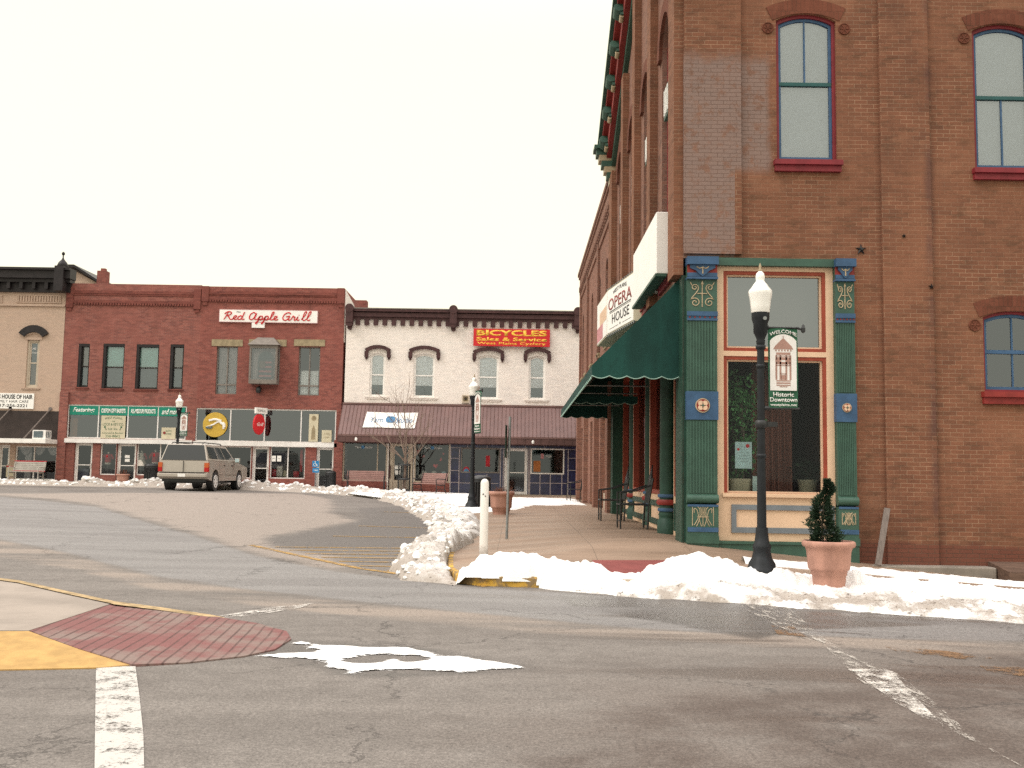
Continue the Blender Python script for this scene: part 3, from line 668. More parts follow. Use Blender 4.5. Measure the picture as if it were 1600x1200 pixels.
trs = N(t, "ShaderNodeBsdfTransparent"); mxs = N(t, "ShaderNodeMixShader"); t.links.new(thin, mxs.inputs[0]); t.links.new(trs.outputs[0], mxs.inputs[1]); t.links.new(b.outputs[0], mxs.inputs[2]); t.links.new(mxs.outputs[0], o.inputs[0])
m_snow = m
def side(X, Y):                      # 1 on the pavement, 0 on the street
    if Y > 45.2: return 1.0
    if X > -0.9 and Y < 16 : a = (Y - 13.4) / 0.12
    else: a = 9
    k = kx(Y); c_ = (X - k) / 0.15
    return clamp(min(a, c_) + 0.5)
def ground_z(X, Y):
    s_ = side(X, Y)
    return g(X, Y) if s_ <= 0 else (zs(X, Y) if s_ >= 1 else lerp(g(X, Y), zs(X, Y), s_))
def fbm(X, Y, s_, o_=4, z=0.0): return noise.fractal(Vector((X * s_, Y * s_, z)), 1.0, 2.0, o_)
bm_ = bmesh.new(); bmesh.ops.create_icosphere(bm_, subdivisions=2, radius=1); ICO = ([tuple(v.co) for v in bm_.verts], [tuple(v.index for v in f_.verts) for f_ in bm_.faces]); bm_.free()
def snow(name, x0, x1, y0, y1, cell, hf, dirt_shade_f, label=None, base=ground_z, thin=0, chunks=()):
    nx, ny = int((x1 - x0) / cell) + 1, int((y1 - y0) / cell) + 1
    CV = []; V = []; D = []; ids = {}; Fc = []
    hh = [[hf(x0 + i * cell, y0 + j * cell) for i in range(nx)] for j in range(ny)]
    def vid(i, j):
        if (i, j) not in ids:
            x, y = x0 + i * cell, y0 + j * cell; h = hh[j][i]
            ids[(i, j)] = len(V); V.append((x, y, base(x, y) + max(h, -0.03))); D.append(dirt_shade_f(x, y, h)); CV.append(clamp(h / thin) if thin else 5.0)
        return ids[(i, j)]
    for j in range(ny - 1):
        for i in range(nx - 1):
            if max(hh[j][i], hh[j][i + 1], hh[j + 1][i], hh[j + 1][i + 1]) > 0:
                Fc.append((vid(i, j), vid(i + 1, j), vid(i + 1, j + 1), vid(i, j + 1)))
    nsm = len(Fc); rnd = random.Random(len(V))
    for cx, cy, cr in chunks:
        h = hf(cx, cy)
        if h <= 0.01: continue
        n0 = len(V); zc = base(cx, cy) + h - cr * .15; dd = rnd.uniform(.1, 1.3); sx, sy, sz = (rnd.uniform(.7, 1.25) for _ in range(3)); an = rnd.random() * 6.28
        for p in ICO[0]:
            q = Vector(p) * cr * rnd.uniform(.72, 1.18); q = Vector((q.x * sx, q.y * sy, q.z * sz * .8)); q.rotate(Matrix.Rotation(an, 3, 'Z')); V.append((cx + q.x, cy + q.y, zc + q.z)); D.append(dd * (1.0 if q.z < 0 else .6)); CV.append(5.0)
        Fc += [tuple(n0 + i for i in f_) for f_ in ICO[1]]
    me = bpy.data.meshes.new(name); me.from_pydata(V, [], Fc); me.update(); me.polygons.foreach_set("use_smooth", [i < nsm for i in range(len(Fc))])
    a = me.attributes.new("dirt_shade", 'FLOAT', 'POINT'); a.data.foreach_set("value", D)
    a = me.attributes.new("cover", 'FLOAT', 'POINT'); a.data.foreach_set("value", CV)
    return tag(link(name, me, m_snow), label, None, None, 'stuff')
# ridge in front of the opera house
RID = [(735, 888), (748, 876), (800, 869), (860, 871), (915, 878), (940, 884), (955, 896), (975, 908), (1000, 906), (1022, 884), (1060, 864), (1092, 859), (1130, 869), (1165, 886), (1215, 888), (1250, 900), (1300, 897), (1345, 893), (1400, 900), (1500, 911), (1600, 921), (1800, 940)]
RIDW = [at(px, py, 13.35) for px, py in RID]; RIDW = [(x, z - ground_z(x, 13.45)) for x, z in RIDW]
FOOT = [(-0.9, 13.75), (-0.6, 13.52), (0.25, 13.42), (0.5, 13.15), (0.9, 12.95), (1.6, 12.5), (3.2, 12.05), (5.5, 11.75), (8, 11.6), (14, 11.5)]
def h_ridge(X, Y):
    hz = max(0.10 if X > .5 else 0.0, interp(X, RIDW)); hz = min(hz, 0.42)
    ft = interp(X, FOOT) + 0.10 * fbm(X, 3.3, 2.2)
    if X < -0.78: return -0.1
    bk = lerp(13.62, 14.1, clamp((interp(X, RIDW) - .04) / .14))
    bk += 0.2 * fbm(X, 8.8, 1.3); top = max(13.35, ft + 0.12)
    if Y < top: s_ = clamp((Y - ft) / max(0.08, top - ft), -0.3, 1); s_ = math.sqrt(s_) * 0.55 + s_ * 0.45 if s_ > 0 else s_
    else: s_ = clamp((bk - Y) / (bk - top), -0.3, 1)
    n_ = fbm(X, Y, 3.2, 5) * 0.06 + abs(fbm(X, Y, 9, 3, 4.0)) * 0.055
    return hz * s_ + (n_ - 0.012 if s_ > 0 and hz > .03 else -0.03)
rnd = random.Random(31); CH0 = []
for _ in range(0): x = rnd.uniform(.3, 9); CH0.append((x, interp(x, FOOT) + rnd.uniform(.02, .9) * rnd.random(), rnd.choice((.012, .015, .02, .028, .04))))
snow("snow_bank", -0.8, 10.5, 11.3, 14.6, 0.035, h_ridge, lambda X, Y, h: 1.25 * clamp((13.35 - Y) / 0.7) * clamp((0.34 - h) / 0.22) * clamp(.75 + 1.1 * fbm(X, Y, 2.3, 4)) + 0.25 * clamp(fbm(X, Y, 1.2) + .1), "ploughed snow bank along the kerb before the corner shopfront, dirty at its foot", chunks=CH0)
# chunky pile down the kerb on the left side of the corner
def chunk(X, Y, s_):
    d, p = noise.voronoi(Vector((X * s_, Y * s_, 0)))
    return clamp(1 - d[0] * 1.1)
def h_left_old(X, Y):
    k = kx(Y); wl = interp(Y, [(13.5, .1), (14.0, .75), (15, .95), (18, .95), (22, .75), (30, 1.1), (38, 1.2), (44, 1.1)]); wr = interp(Y, [(13.6, .1), (15, .12), (17.5, .35), (22, .7), (30, .6), (44, .5)])
    c_ = (X - k); 
    if Y < 13.95: wl = max(0.01, (wl) * clamp((Y - 13.55) / .4))
    s_ = 1 - (abs(c_) / (wl if c_ < 0 else wr)) ** 1.6
    hz = interp(Y, [(13.6, .02), (14.3, .20), (15.5, .34), (17, .36), (20, .22), (24, .26), (32, .34), (44, .34)]) * interp(Y, [(20, .75), (32, 1), (40, .95)])
    return hz * clamp(s_, -.3, 1) + (0.16 * (chunk(X, Y, 2.6) - .45) + 0.08 * (chunk(X, Y, 6) - .4) if s_ > 0 else -.02) * clamp(hz * 4)
def h_left(X, Y):
    k = kx(Y) - (.10 if Y < 17 else .03); wl = interp(Y, [(13.5, .1), (14.0, .6), (15, .72), (18, .75), (22, .5), (26, .55), (30, .7), (38, .8), (44, .8)]); wr = interp(Y, [(13.6, .05), (17, .07), (18.5, .35), (22, .7), (30, .6), (44, .5)])
    if Y < 13.95: wl = max(0.01, wl * clamp((Y - 13.55) / .4))
    c_ = X - k; s_ = 1 - (abs(c_) / (wl if c_ < 0 else wr)) ** 1.6 + .28 * fbm(X, Y, 1.7, 3)
    if s_ <= 0: return -.03
    hz = interp(Y, [(13.6, .03), (14.3, .20), (15.5, .36), (17, .38), (20, .18), (24, .18), (32, .22), (44, .23)])
    return hz * min(1.0, s_ * 1.6) ** .6 * (.42 + .75 * chunk(X, Y, 2.3) + .35 * chunk(X, Y, 5.5) + .12 * fbm(X, Y, 9, 3)) - .004
rnd = random.Random(21)
CH1, CH2, CH3 = [], [], []
for _ in range(300): y = rnd.uniform(13.8, 24); CH1.append((kx(y) - rnd.uniform(-.35, 1.0), y, rnd.choice((.025, .03, .04, .05, .07, .10))))
for _ in range(420): y = rnd.uniform(24, 43.5); CH2.append((kx(y) - rnd.uniform(-.3, .8), y, rnd.choice((.04, .05, .06, .08, .11))))
for _ in range(520): x = rnd.uniform(-34, -7.2); CH3.append((x, interp(x, [(-40, 45.2), (-13, 45.2), (-10, 44.6), (-7.2, 43)]) + rnd.uniform(-.75, .8), rnd.choice((.05, .06, .08, .10, .14))))
snow("snow_pile", -3.2, 0.0, 13.5, 24, 0.04, h_left, lambda X, Y, h: clamp((kx(Y) - .2 - X) * .9) * .6 + .95 + .4 * fbm(X, Y, 1.4) + .5 * clamp(.16 - h) * 3, "lumpy snow pile cleared against the yellow kerb by the white bollard", chunks=CH1)  # constant part greys the whole pile: shading put into the snow colour
def h_left2(X, Y): return h_left(X, Y)
snow("snow_bank", -9.5, -0.6, 24, 43.5, 0.10, h_left2, lambda X, Y, h: clamp((kx(Y) - X + .25) * .9) * 1.0 + .75 + .4 * fbm(X, Y, 1.0), "dirty ploughed snow along the curving kerb before the benches", chunks=CH2)  # street-side dirt, plus an even grey painted in as shading
def h_far(X, Y):
    k = interp(X, [(-40, 45.2), (-13, 45.2), (-10, 44.6), (-7.2, 43)]) + .1
    s_ = 1 - abs((Y - k) / .95) ** 1.5; hz = 0.16 + 0.14 * fbm(X, 1.1, .5)
    if X < -19.8: hz *= 0.5
    s_ += .25 * fbm(X, Y, 1.2, 3)
    if s_ <= 0: return -.03
    return hz * min(1, s_ * 1.5) ** .6 * (.4 + .8 * chunk(X, Y, 2.0) + .5 * chunk(X, Y, 4.5))
snow("snow_bank", -36, -7.0, 42, 46.6, 0.09, h_far, lambda X, Y, h: clamp((45.8 - Y) * .8) * .6 + .9 + .4 * fbm(X, Y, .8), "knee high lumpy snow line before the red brick shops", chunks=CH3)  # even grey painted in as shading, besides the dirt
def h_flat(X, Y):
    if Y > 47.4: return -.1
    a = interp(X, [(-12, 45.6), (-8, 43.6), (-3, 33), (-1.4, 27.5), (0, 30), (.6, 34), (2.7, 35.5)])
    b_ = 47.2
    s_ = min(Y - a, b_ - Y, X + 12.5, 2.55 - X) * .25
    if X > -0.6: s_ = min(s_, (fbm(X * .5, Y * 1.6, .8, 4, 3.0) + .12) * .4, (43.2 - Y) * .2)
    elif X > -4.0: s_ = min(s_, (fbm(X * .5, Y * 1.2, .6, 4, 6.0) + .40) * .5)
    else: s_ = min(s_, (fbm(X * .5, Y * 1.2, .6, 4, 6.0) + .75) * .5)
    return min(.06, s_ * .5) + fbm(X, Y, 1.5) * .012
snow("snow_cover", -12.5, 2.6, 27, 47.4, 0.12, h_flat, lambda X, Y, h: .05, "trodden snow covering the pavement around the benches", lambda X, Y: zs(X, Y))
# snow strip left on the pavement further right
def h_strip(X, Y):
    yc = interp(X, [(3.2, 15.0), (5, 14.95), (8, 14.9), (14, 14.8)]); s_ = 1 - abs((Y - yc) / (.17 + .06 * fbm(X, 2.0, 2))) ** 2
    return .075 * clamp(s_, -.3, 1) + (fbm(X, Y, 7, 3) * .018 if s_ > 0 else -.02)
snow("snow_strip", 3.4, 11, 14.4, 15.4, 0.035, h_strip, lambda X, Y, h: .02, "thin line of snow left along the pavement below the brick wall", lambda X, Y: zs(X, Y))
PAT = GP([(398, 1023), (440, 1018), (462, 1012), (446, 1006), (470, 1001), (505, 1008), (552, 1008), (566, 1013), (640, 1013), (690, 1024), (730, 1028), (790, 1037), (842, 1045), (800, 1048), (700, 1051), (620, 1050), (560, 1055), (512, 1059), (530, 1050), (505, 1040), (470, 1031), (430, 1027)])
HOL = GP([(548, 1032), (566, 1025), (598, 1024), (612, 1030), (580, 1036), (552, 1037)])
HOL2 = GP([(624, 1030), (640, 1028), (656, 1031), (640, 1034)])
HOL3 = GP([(440, 1012), (474, 1009), (492, 1014), (478, 1019), (450, 1019)])
def h_patch(X, Y):
    p = np.array(X), np.array(Y)
    s_ = float(poly_sd(PAT, *p)); s_ = min(s_, -float(poly_sd(HOL, *p)), -float(poly_sd(HOL2, *p)), -float(poly_sd(HOL3, *p)))
    s_ += fbm(X * .6, Y * 1.6, 3.0, 6) * .11
    return min(.013, s_ * .12) + (fbm(X, Y, 9, 3) * .002 if s_ > 0 else 0)
pxs = [p[0] for p in PAT]; pys = [p[1] for p in PAT]
snow("snow_patch", min(pxs) - .2, max(pxs) + .3, min(pys) - .2, max(pys) + .2, 0.03, h_patch, lambda X, Y, h: .0, "ragged flat snow patch on the asphalt beside the red ramp", lambda X, Y: g(X, Y) + .003, .012)
sx0, sy0 = gnd(160, 998, g, .08)
def h_small(X, Y):
    s_ = .24 - math.hypot((X - sx0) * .9, (Y - sy0) * 1.6) + fbm(X, Y, 5, 4) * .16
    return min(.01, s_ * .2)
snow("snow_patch", sx0 - .5, sx0 + .5, sy0 - .4, sy0 + .4, 0.025, h_small, lambda X, Y, h: .25, "small melting snow remnant on the red stamped ramp", lambda X, Y: g(X, Y) + lerp(.126, .012, clamp((X + 4.75) / 2.2)) + .004, .03)
# ------------------------------------------------------------------ building parts
def arch_hood(mb, F, u0, u1, v1, rise, th, w0, w1, drop=0.0, ext=0.0, n=12):
    arc = outline(u0 - ext, u1 + ext, v1 - 9, v1, rise, n)[2:]
    c = (u0 + u1) / 2; a = (u1 - u0) / 2 + ext; rad = (a * a + rise * rise) / (2 * rise) if rise < a * .98 else a
    cy = v1 - rad if rise < a * .98 else v1 - rise
    outr = [(c + (u - c) * (rad + th) / rad, cy + (v - cy) * (rad + th) / rad) for u, v in arc]
    for i in range(len(arc) - 1):
        q = [arc[i], arc[i + 1], outr[i + 1], outr[i]]; q.reverse()
        mb.prism(F, [q[3], q[2], q[1], q[0]][::-1], w0, w1)
    return arc, outr
def inset(u0, u1, v0, v1, rise, d, db=None):
    return outline(u0 + d, u1 - d, v0 + (d if db is None else db), v1 - d, rise * (u1 - u0 - 2 * d) / (u1 - u0) if rise else 0)
def sash_window(parent, F, r, rise=0.0, w=-0.08, casing=None, sash=None, rail=None, gl=None, fw=0.05, sw=0.05, mull_up=False, mull_lo=False, mid=0.5, sill=None, sillm=None, blind=None, blind_mat=None, lowblind=None, name="window"):
    u0, u1, v0, v1 = r; d = 0.09
    mb = MB(); mb.ring(F, outline(*r, rise), inset(*r, rise, fw), w - d, w); win = mb.build(name, casing, parent)
    s0 = (u0 + fw, u1 - fw, v0 + fw, v1 - fw, rise * .92)
    vm = lerp(v0, v1, mid)
    mb = MB(); mb.ring(F, outline(*s0), inset(*s0, sw), w - d, w - .035)
    if mull_up: mb.box(F, (u0 + u1) / 2 - .013, (u0 + u1) / 2 + .013, vm, v1 - fw - sw, w - .075, w - .045)
    if mull_lo: mb.box(F, (u0 + u1) / 2 - .013, (u0 + u1) / 2 + .013, v0 + fw + sw, vm, w - .075, w - .045)
    mb.build("sash", sash or casing, win)
    mb = MB(); mb.box(F, u0 + fw + .004, u1 - fw - .004, vm - .03, vm + .03, w - .08, w - .022); mb.build("meeting_rail", rail or sash or casing, win)
    mb = MB(); q = inset(*s0, sw - .01); mb.face([F.P(*p, w - .06) for p in q]); mb.build("pane", gl, win)
    if blind is not None:
        mb = MB(); mb.box(F, u0 + fw, u1 - fw, lerp(v0, v1, blind), v1 - (rise * .3), w - .12, w - .10); mb.build("blind", blind_mat or m_blind, win)
    if lowblind is not None:
        mb = MB(); mb.box(F, u0 + fw, u1 - fw, v0, lerp(v0, v1, blind or 1.0) - .002, w - .14, w - .12); mb.build("lower_blind", lowblind, win)
    if sill:
        mb = MB(); e, h, p = sill; mb.box(F, u0 - e, u1 + e, v0 - h * .45, v0 - .001, -.1, p); mb.box(F, u0 - e * .75, u1 + e * .75, v0 - h, v0 - h * .45 - .001, -.1, p * .6); mb.build("sill", sillm or casing, win)
    return win
def shop_window(parent, F, r, mulls=(), w=-.05, fw=.06, mat=None, gl=None, name="shop_window", mw=.05, back=None, backm=None, d=.1):
    u0, u1, v0, v1 = r; mb = MB(); mb.ring(F, outline(*r), inset(*r, 0, fw), w - d, w)
    for m_ in mulls: mb.box(F, m_ - mw / 2, m_ + mw / 2, v0 + fw, v1 - fw, w - d + .01, w - .008)
    win = mb.build(name, mat, parent)
    mb = MB(); mb.face([F.P(*p, w - d * .5) for p in outline(u0 + fw * .8, u1 - fw * .8, v0 + fw * .8, v1 - fw * .8)]); mb.build("pane", gl or g_farshop, win)
    return win
def shop_door(parent, F, r, w=-.08, mat=None, gl=None, fw=.075, kick=0.0, rail=True, bar=m_whitef, name="door"):
    u0, u1, v0, v1 = r; d = .07
    mb = MB(); mb.ring(F, outline(*r), outline(u0 + fw, u1 - fw, v0 + .02, v1 - fw), w - .12, w); 
    fr = mb.build("door_frame", mat, parent)
    mb = MB(); a = fw + .004; mb.ring(F, outline(u0 + a, u1 - a, v0 + .03, v1 - a), outline(u0 + a + .06, u1 - a - .06, v0 + .14 + kick, v1 - a - .07), w - .08, w - .03)
    if kick: mb.box(F, u0 + a + .05, u1 - a - .05, v0 + .05, v0 + .15 + kick, w - .075, w - .04)
    dr = mb.build(name, mat, fr)
    mb = MB(); mb.face([F.P(*p, w - .055) for p in outline(u0 + a + .05, u1 - a - .05, v0 + .1 + kick, v1 - a - .05)]); mb.build("door_pane", gl or g_farshop, fr)
    if rail:
        mb = MB(); vm = lerp(v0, v1, .47); mb.box(F, u0 + a + .07, u1 - a - .07, vm - .02, vm + .02, w - .03, w - .005); mb.box(F, u1 - a - .05, u1 - a - .02, vm - .15, vm + .1, w - .03, w + .03); mb.build("push_bar", bar, fr)
    return fr

# ------------------------------------------------------------------ opera house
U = lambda px, py=620: at(px, py, YR)[0]
V = lambda py, px=1200: at(px, py, YR)[1]
OH = thing("opera_house", "large brown brick corner opera house with green storefront and arched red windows", "building", (XL, YR, 0.3), world=True)
zs_top = V(405); uR = U(1335)
W1, W2 = rect(1213, 21, 1307, 252, YR), rect(1521, 37, 1616, 265, YR)
W3 = rect(1537, 486, 1636, 613, YR)
holes = [(XL, uR, -1, zs_top), (*W1, .13), (*W2, .13), (*W3, .11)]
W4 = (W2[0] + 3.2, W2[1] + 3.2, W2[2] - .02, W2[3] - .02); W5 = (W3[0] + 3.2, W3[1] + 3.2, W3[2], W3[3]); holes += [(*W4, .13), (*W5, .11)]
mb = MB(); wall(mb, FR, XL, 16, -1.5, 10.6, holes, .3)
mb.face([(16, YR, -1.5), (16, 28.3, -1.5), (16, 28.3, 10.6), (16, YR, 10.6)])
mb.face([(16, 28.3, -1.5), (XL, 28.3, -1.5), (XL, 28.3, 10.6), (16, 28.3, 10.6)])
# proud piers
for a, b_, v0, p in ((XL + .001, U(1157, 230), V(399), .07), (U(1379, 500), U(1457, 500), -1.5, .055), (10.2, 11.0, -1.5, .055)):
    mb.box(FR, a, b_, v0, 10.6, .0, p)
mb.build("brick_wall", m_opera, OH)
# long side, upper storeys with gable
PY = [(16.3, 16.95), (19.35, 19.85), (22.05, 22.55), (24.55, 25.05), (27.5, 28.3)]
BY = [((a[1] + b_[0]) / 2) for a, b_ in zip(PY, PY[1:])]
hL = [(-y - .62, -y + .62, 5.15, 10.25, .62) for y in BY]
mb = MB(); wall(mb, FL, -28.3, -16.301, 4.86, 10.35, hL, .3)
mb.prism(FL, [(-28.3, 10.35), (-16.301, 10.35), (-22.3, 13.2)], -.3, 0)
mb.build("long_side_wall", m_operaL, OH)
for a, b_ in PY: mb = MB(); mb.box(FL, -b_, -a - (0.001 if a == 16.3 else 0), 4.86, 13.15 - .50 * max(abs(a - 22.3), abs(b_ - 22.3)), 0, .16); mb.build("brick_pier", m_opera, OH)  # darker front brick paints in the shade on the piers' street-facing sides
for y in BY:
    mb = MB(); arch_hood(mb, FL, -y - .62, -y + .62, 10.25, .62, .28, 0, .07); mb.build("arch_moulding", m_archbrick, OH)
for y in BY:
    wn = sash_window(OH, FL, (-y - .62, -y + .62, 5.15, 10.25), .62, -.1, m_redf, m_bframe, m_teal, g_upper, .09, .06, True, True, .5, (.12, .18, .10), m_redf, 0.0)
    mb = MB(); mb.box(FL, -y - .52, -y + .52, 8.35, 8.95, -.12, -.02); mb.mi = 1
    for k in range(5): mb.box(FL, -y - .42 + k * .19, -y - .34 + k * .19, 8.40, 8.90, -.02, .0)
    mb.build("spandrel_panel", [m_green, m_whitef], wn)
# raking cornice of the gable
for sgn, y0 in ((1, 28.45), (-1, 16.15)):
    dy, dz = abs(22.3 - y0), 13.35 - 10.35; L = math.hypot(dy, dz); c_, s_ = dy / L, dz / L
    if sgn > 0: F = Fr((XL, y0, 10.35), (0, -c_, s_), (0, s_, c_))
    else: F = Fr((XL, y0, 10.35), (0, -c_, -s_), (0, -s_, c_)); F = Fr(F.P(-L, 0, 0) , (0, -c_, -s_), (0, -s_, c_)); F.o = Vector((XL, y0 + dy, 10.35 + dz))
    mb = MB(); mb.box(F, 0, L, -.12, .1, 0, .12); mb.mi = 1; mb.box(F, 0, L, .1, .62, 0, .26); mb.box(F, 0, L, .48, .66, .26, .40); mb.mi = 0; mb.box(F, 0, L, .66, .78, 0, .50)
    k = .75
    while k < L - .3:
        mb.mi = 0; mb.box(F, k, k + .26, .12, .47, .26, .34); mb.tube([F.P(k - .02, .36, .36), F.P(k + .28, .36, .36)], .14, 14)
        mb.mi = 2; mb.tube([F.P(k + .04, .12, .30), F.P(k + .22, .12, .30)], .06, 8)
        k += 1.12
    mb.build("raking_cornice", [m_green, m_redp, m_gold], OH)
    mb = MB(); F2 = FL; yy = 28.3 if sgn > 0 else 16.3; e = 1 if sgn > 0 else -1
    for i in range(7):
        h = 9.75 + i * .17; mb.mi = i % 2; p = .10 + i * .075
        mb.bx(XL - p, XL + .02, min(yy, yy + e * (.06 + .02 * i)) - .28, max(yy, yy + e * (.06 + .02 * i)) + .0, h, h + .168)
    mb.mi = 0; mb.bx(XL - .62, XL, yy - .35, yy + .25, 10.945, 11.05)
    mb.build("end_bracket", [m_green, m_gold], OH)
mb = MB(); mb.prism(Fr((9.4, 0, 0), (0, -1, 0)), [(-28.3, 10.4), (-16.3, 10.4), (-22.3, 13.25)], -6.6, 6.4); mb.build("roof", m_dkbrown, OH)
# brick arches and rosettes around the windows on the brick side
for r, rs in ((W1, .13), (W2, .13), (W4, .13), (W3, .11), (W5, .11)):
    mb = MB(); arch_hood(mb, FR, r[0], r[1], r[3], rs, .25, 0, .012, ext=.06); ba = mb.build("brick_arch", m_archbrick, OH)
    for u in (r[0] - .14, r[1] + .14):
        v = r[3] - rs - .14
        mb = MB(); mb.disc(FR, u, v, .10, 0, .016, 20)
        for k in range(6):
            a = k * math.pi / 3; mb.tube([FR.P(u, v, .018), FR.P(u + .07 * math.cos(a), v + .07 * math.sin(a), .018)], .010, 6)
        mb.tube([FR.P(u + .09 * math.cos(k * math.pi / 10), v + .09 * math.sin(k * math.pi / 10), .017) for k in range(21)], .01, 6)
        mb.build("terracotta_rosette", m_archbrick, ba)
for r, up, lo, md in ((W1, True, False, .53), (W2, False, True, .50), (W4, True, False, .53)):
    sash_window(OH, FR, r, .13, -.06, m_redf, m_bframe, m_teal, g_upper, .055, .045, up, lo, md, (.06, .19, .12), m_redf, 0.0)
for r in (W3, W5): sash_window(OH, FR, r, .11, -.06, m_redf, m_bframe, m_bframe, g_trans, .045, .05, True, True, .5, (.06, .2, .12), m_redp)

# the shopfront facing the street
def swirl(mb, F, cu, cv, ku, kv, w, r):   # lyre of four scrolls round a spear
    for s_ in (-1, 1):
        P = []
        for i in range(24):                      # lower, larger scroll, from its eye outwards
            a = i / 23; ang = math.pi * (3.1 * (1 - a) - 0.5); rad = .03 + .15 * a
            P.append((.25 + rad * math.cos(ang), -.26 + rad * math.sin(ang) * 1.05))
        P = [(.25 + (.03 + .15 * (i / 23)) * math.cos(math.pi * (.2 + 2.9 * (1 - i / 23))), -.27 + (.03 + .15 * (i / 23)) * math.sin(math.pi * (.2 + 2.9 * (1 - i / 23)))) for i in range(24)]
        P += [(.33, -.05), (.22, .08), (.14, .22)]
        P += [(.26 + (.13 - .10 * i / 15) * math.cos(math.pi * (1 - 2.6 * i / 15)), .30 + (.13 - .10 * i / 15) * math.sin(math.pi * (1 - 2.6 * i / 15))) for i in range(16)]
        mb.tube([F.P(cu + s_ * u * ku, cv + v * kv, w) for u, v in P], r, 6)
        mb.tube([F.P(cu + s_ * .17 * ku, cv + kv * .07, w), F.P(cu, cv + kv * .07, w)], r, 6)
        mb.tube([F.P(cu + s_ * u * ku, cv + v * kv, w) for u, v in ((.36, .38), (.42, .50))], r, 6)
    mb.tube([F.P(cu, cv - kv * .44, w), F.P(cu, cv + kv * .44, w)], r, 6)
    mb.prism(F, [(cu - .05 * ku, cv + kv * .42), (cu + .05 * ku, cv + kv * .42), (cu, cv + kv * .56)], w - .005, w + .012)
def urn(mb, F, cu, cv, k, w, r):
    for s_ in (-1, 1):
        mb.tube([F.P(cu + s_ * k * .36, cv - k * .32, w), F.P(cu + s_ * k * .36, cv + k * .32, w)], r, 6)
        for q in ([(.05, -.34), (.12, -.1), (.04, .1), (.08, .32)], [(.30, -.30), (.16, -.05), (.2, .2), (.30, .26), (.30, .12)], [(.22, -.34), (.13, -.12), (.10, .2), (.19, .34)]):
            stroke(mb, F, [(cu + s_ * k * a, cv + k * b_) for a, b_ in q], w, r, 6)
    mb.tube([F.P(cu, cv - k * .34, w), F.P(cu, cv + k * .36, w)], r, 6)
    mb.tube([F.P(cu - k * .2, cv - k * .02, w), F.P(cu + k * .2, cv - k * .02, w)], r, 6)
SF = []
zb = V(852)
def pilaster(u0, u1, side_=False):
    mb = MB(); c = (u0 + u1) / 2; hw = (u1 - u0) / 2
    mb.box(FR, u0, u1, V(778), V(412), -.25, .10)
    n = 9                                   # reeded shaft
    for va, vb in ((V(612), V(500)), (V(772), V(660))):
        for i in range(n):
            a = lerp(u0 + .03, u1 - .03, (i + .15) / n); b_ = lerp(u0 + .03, u1 - .03, (i + .85) / n); mb.box(FR, a, b_, va, vb, .10, .112)
    mb.box(FR, u0 - .005, u1 + .005, -.6, V(790), -.25, .15); mb.tube([FR.P(u0 - .01, V(781), .10), FR.P(u1 + .01, V(781), .10)], .075, 12)
    mb.box(FR, u0 - .012, u1 + .012, V(850), V(838), .15, .175)
    p = mb.build("pilaster", m_green, OH)
    mb = MB(); mb.box(FR, u0 - .01, u1 + .01, V(418), V(406), -.25, .20); mb.box(FR, u0 + .0, u1 - .0, V(436), V(430), .1, .13); mb.box(FR, u0 - .006, u1 + .006, V(440), V(437), -.2, .16)
    mb.build('capital', m_blue, p); mb = MB(); mb.box(FR, u0 - .004, u1 + .004, V(497), V(490), .1, .135); mb.box(FR, u0 - .004, u1 + .004, V(504), V(501), .1, .13); mb.box(FR, u0, u1, V(501), V(497), .1, .118)
    mb.build('blue_moulding', m_blue, p); mb = MB(); mb.box(FR, u0 - .012, u1 + .012, V(658), V(614), -.2, .125); mb.build('rosette_block', m_blue, p); mb = MB(); mb.box(FR, u0, u1, V(832), V(825), .15, .162); mb.box(FR, u0, u1, V(793), V(789.5), .15, .16)
    mb.build('base_band', m_blue, p); mb = MB(); mb.prism(FR, [(u0 + .04, V(418)), (u0 + .04, V(423)), (c - hw * .45, V(427)), (c - hw * .25, V(432)), (c, V(436)), (c + hw * .25, V(432)), (c + hw * .45, V(427)), (u1 - .04, V(423)), (u1 - .04, V(418))], .1, .155)
    mb.build("capital_drop", m_blue, p)
    mb = MB(); mb.box(FR, u0, u1, V(437), V(418), .095, .115); mb.build('red_band', m_redp, p); mb = MB()
    for i in range(6): mb.disc(FR, lerp(u0, u1, (i + .5) / 6), V(499), .014, .11, .124, 8)
    mb.build("red_bead", m_redp, p)
    mb = MB(); swirl(mb, FR, c, V(465), hw * 1.9, .44, .106, .0085); mb.build('lyre_scroll', m_gold, p)
    mb = MB(); urn(mb, FR, c, V(808), hw * 2 * .95, .153, .0065); mb.build('urn_ornament', m_gold, p)
    mb = MB()
    stroke(mb, FR, [(c - hw * .4, V(421)), (c - hw * .2, V(424)), (c, V(422)), (c + hw * .2, V(424)), (c + hw * .4, V(421))], .158, .009, 6); mb.tube([FR.P(c, V(422), .158), FR.P(c, V(432), .158)], .011, 6)
    mb.build("capital_ornament", m_gold, p)
    v = V(636); r = hw * .48
    mb = MB(); mb.disc(FR, c, v, r, .12, .142, 26); mb.mi = 1; mb.disc(FR, c, v, r * .85, .14, .147, 26); mb.mi = 2
    for k in range(4):
        a = k * math.pi / 2 + math.pi / 4; mb.disc(FR, c + r * .42 * math.cos(a), v + r * .42 * math.sin(a), r * .36, .146, .158, 14)
    mb.mi = 3; mb.disc(FR, c, v, r * .16, .15, .166, 12)
    mb.build("rosette", [m_gold, m_redp, m_cream, m_green], p)
    return p
pilaster(U(1072), U(1119)); pilaster(U(1304), U(1334))
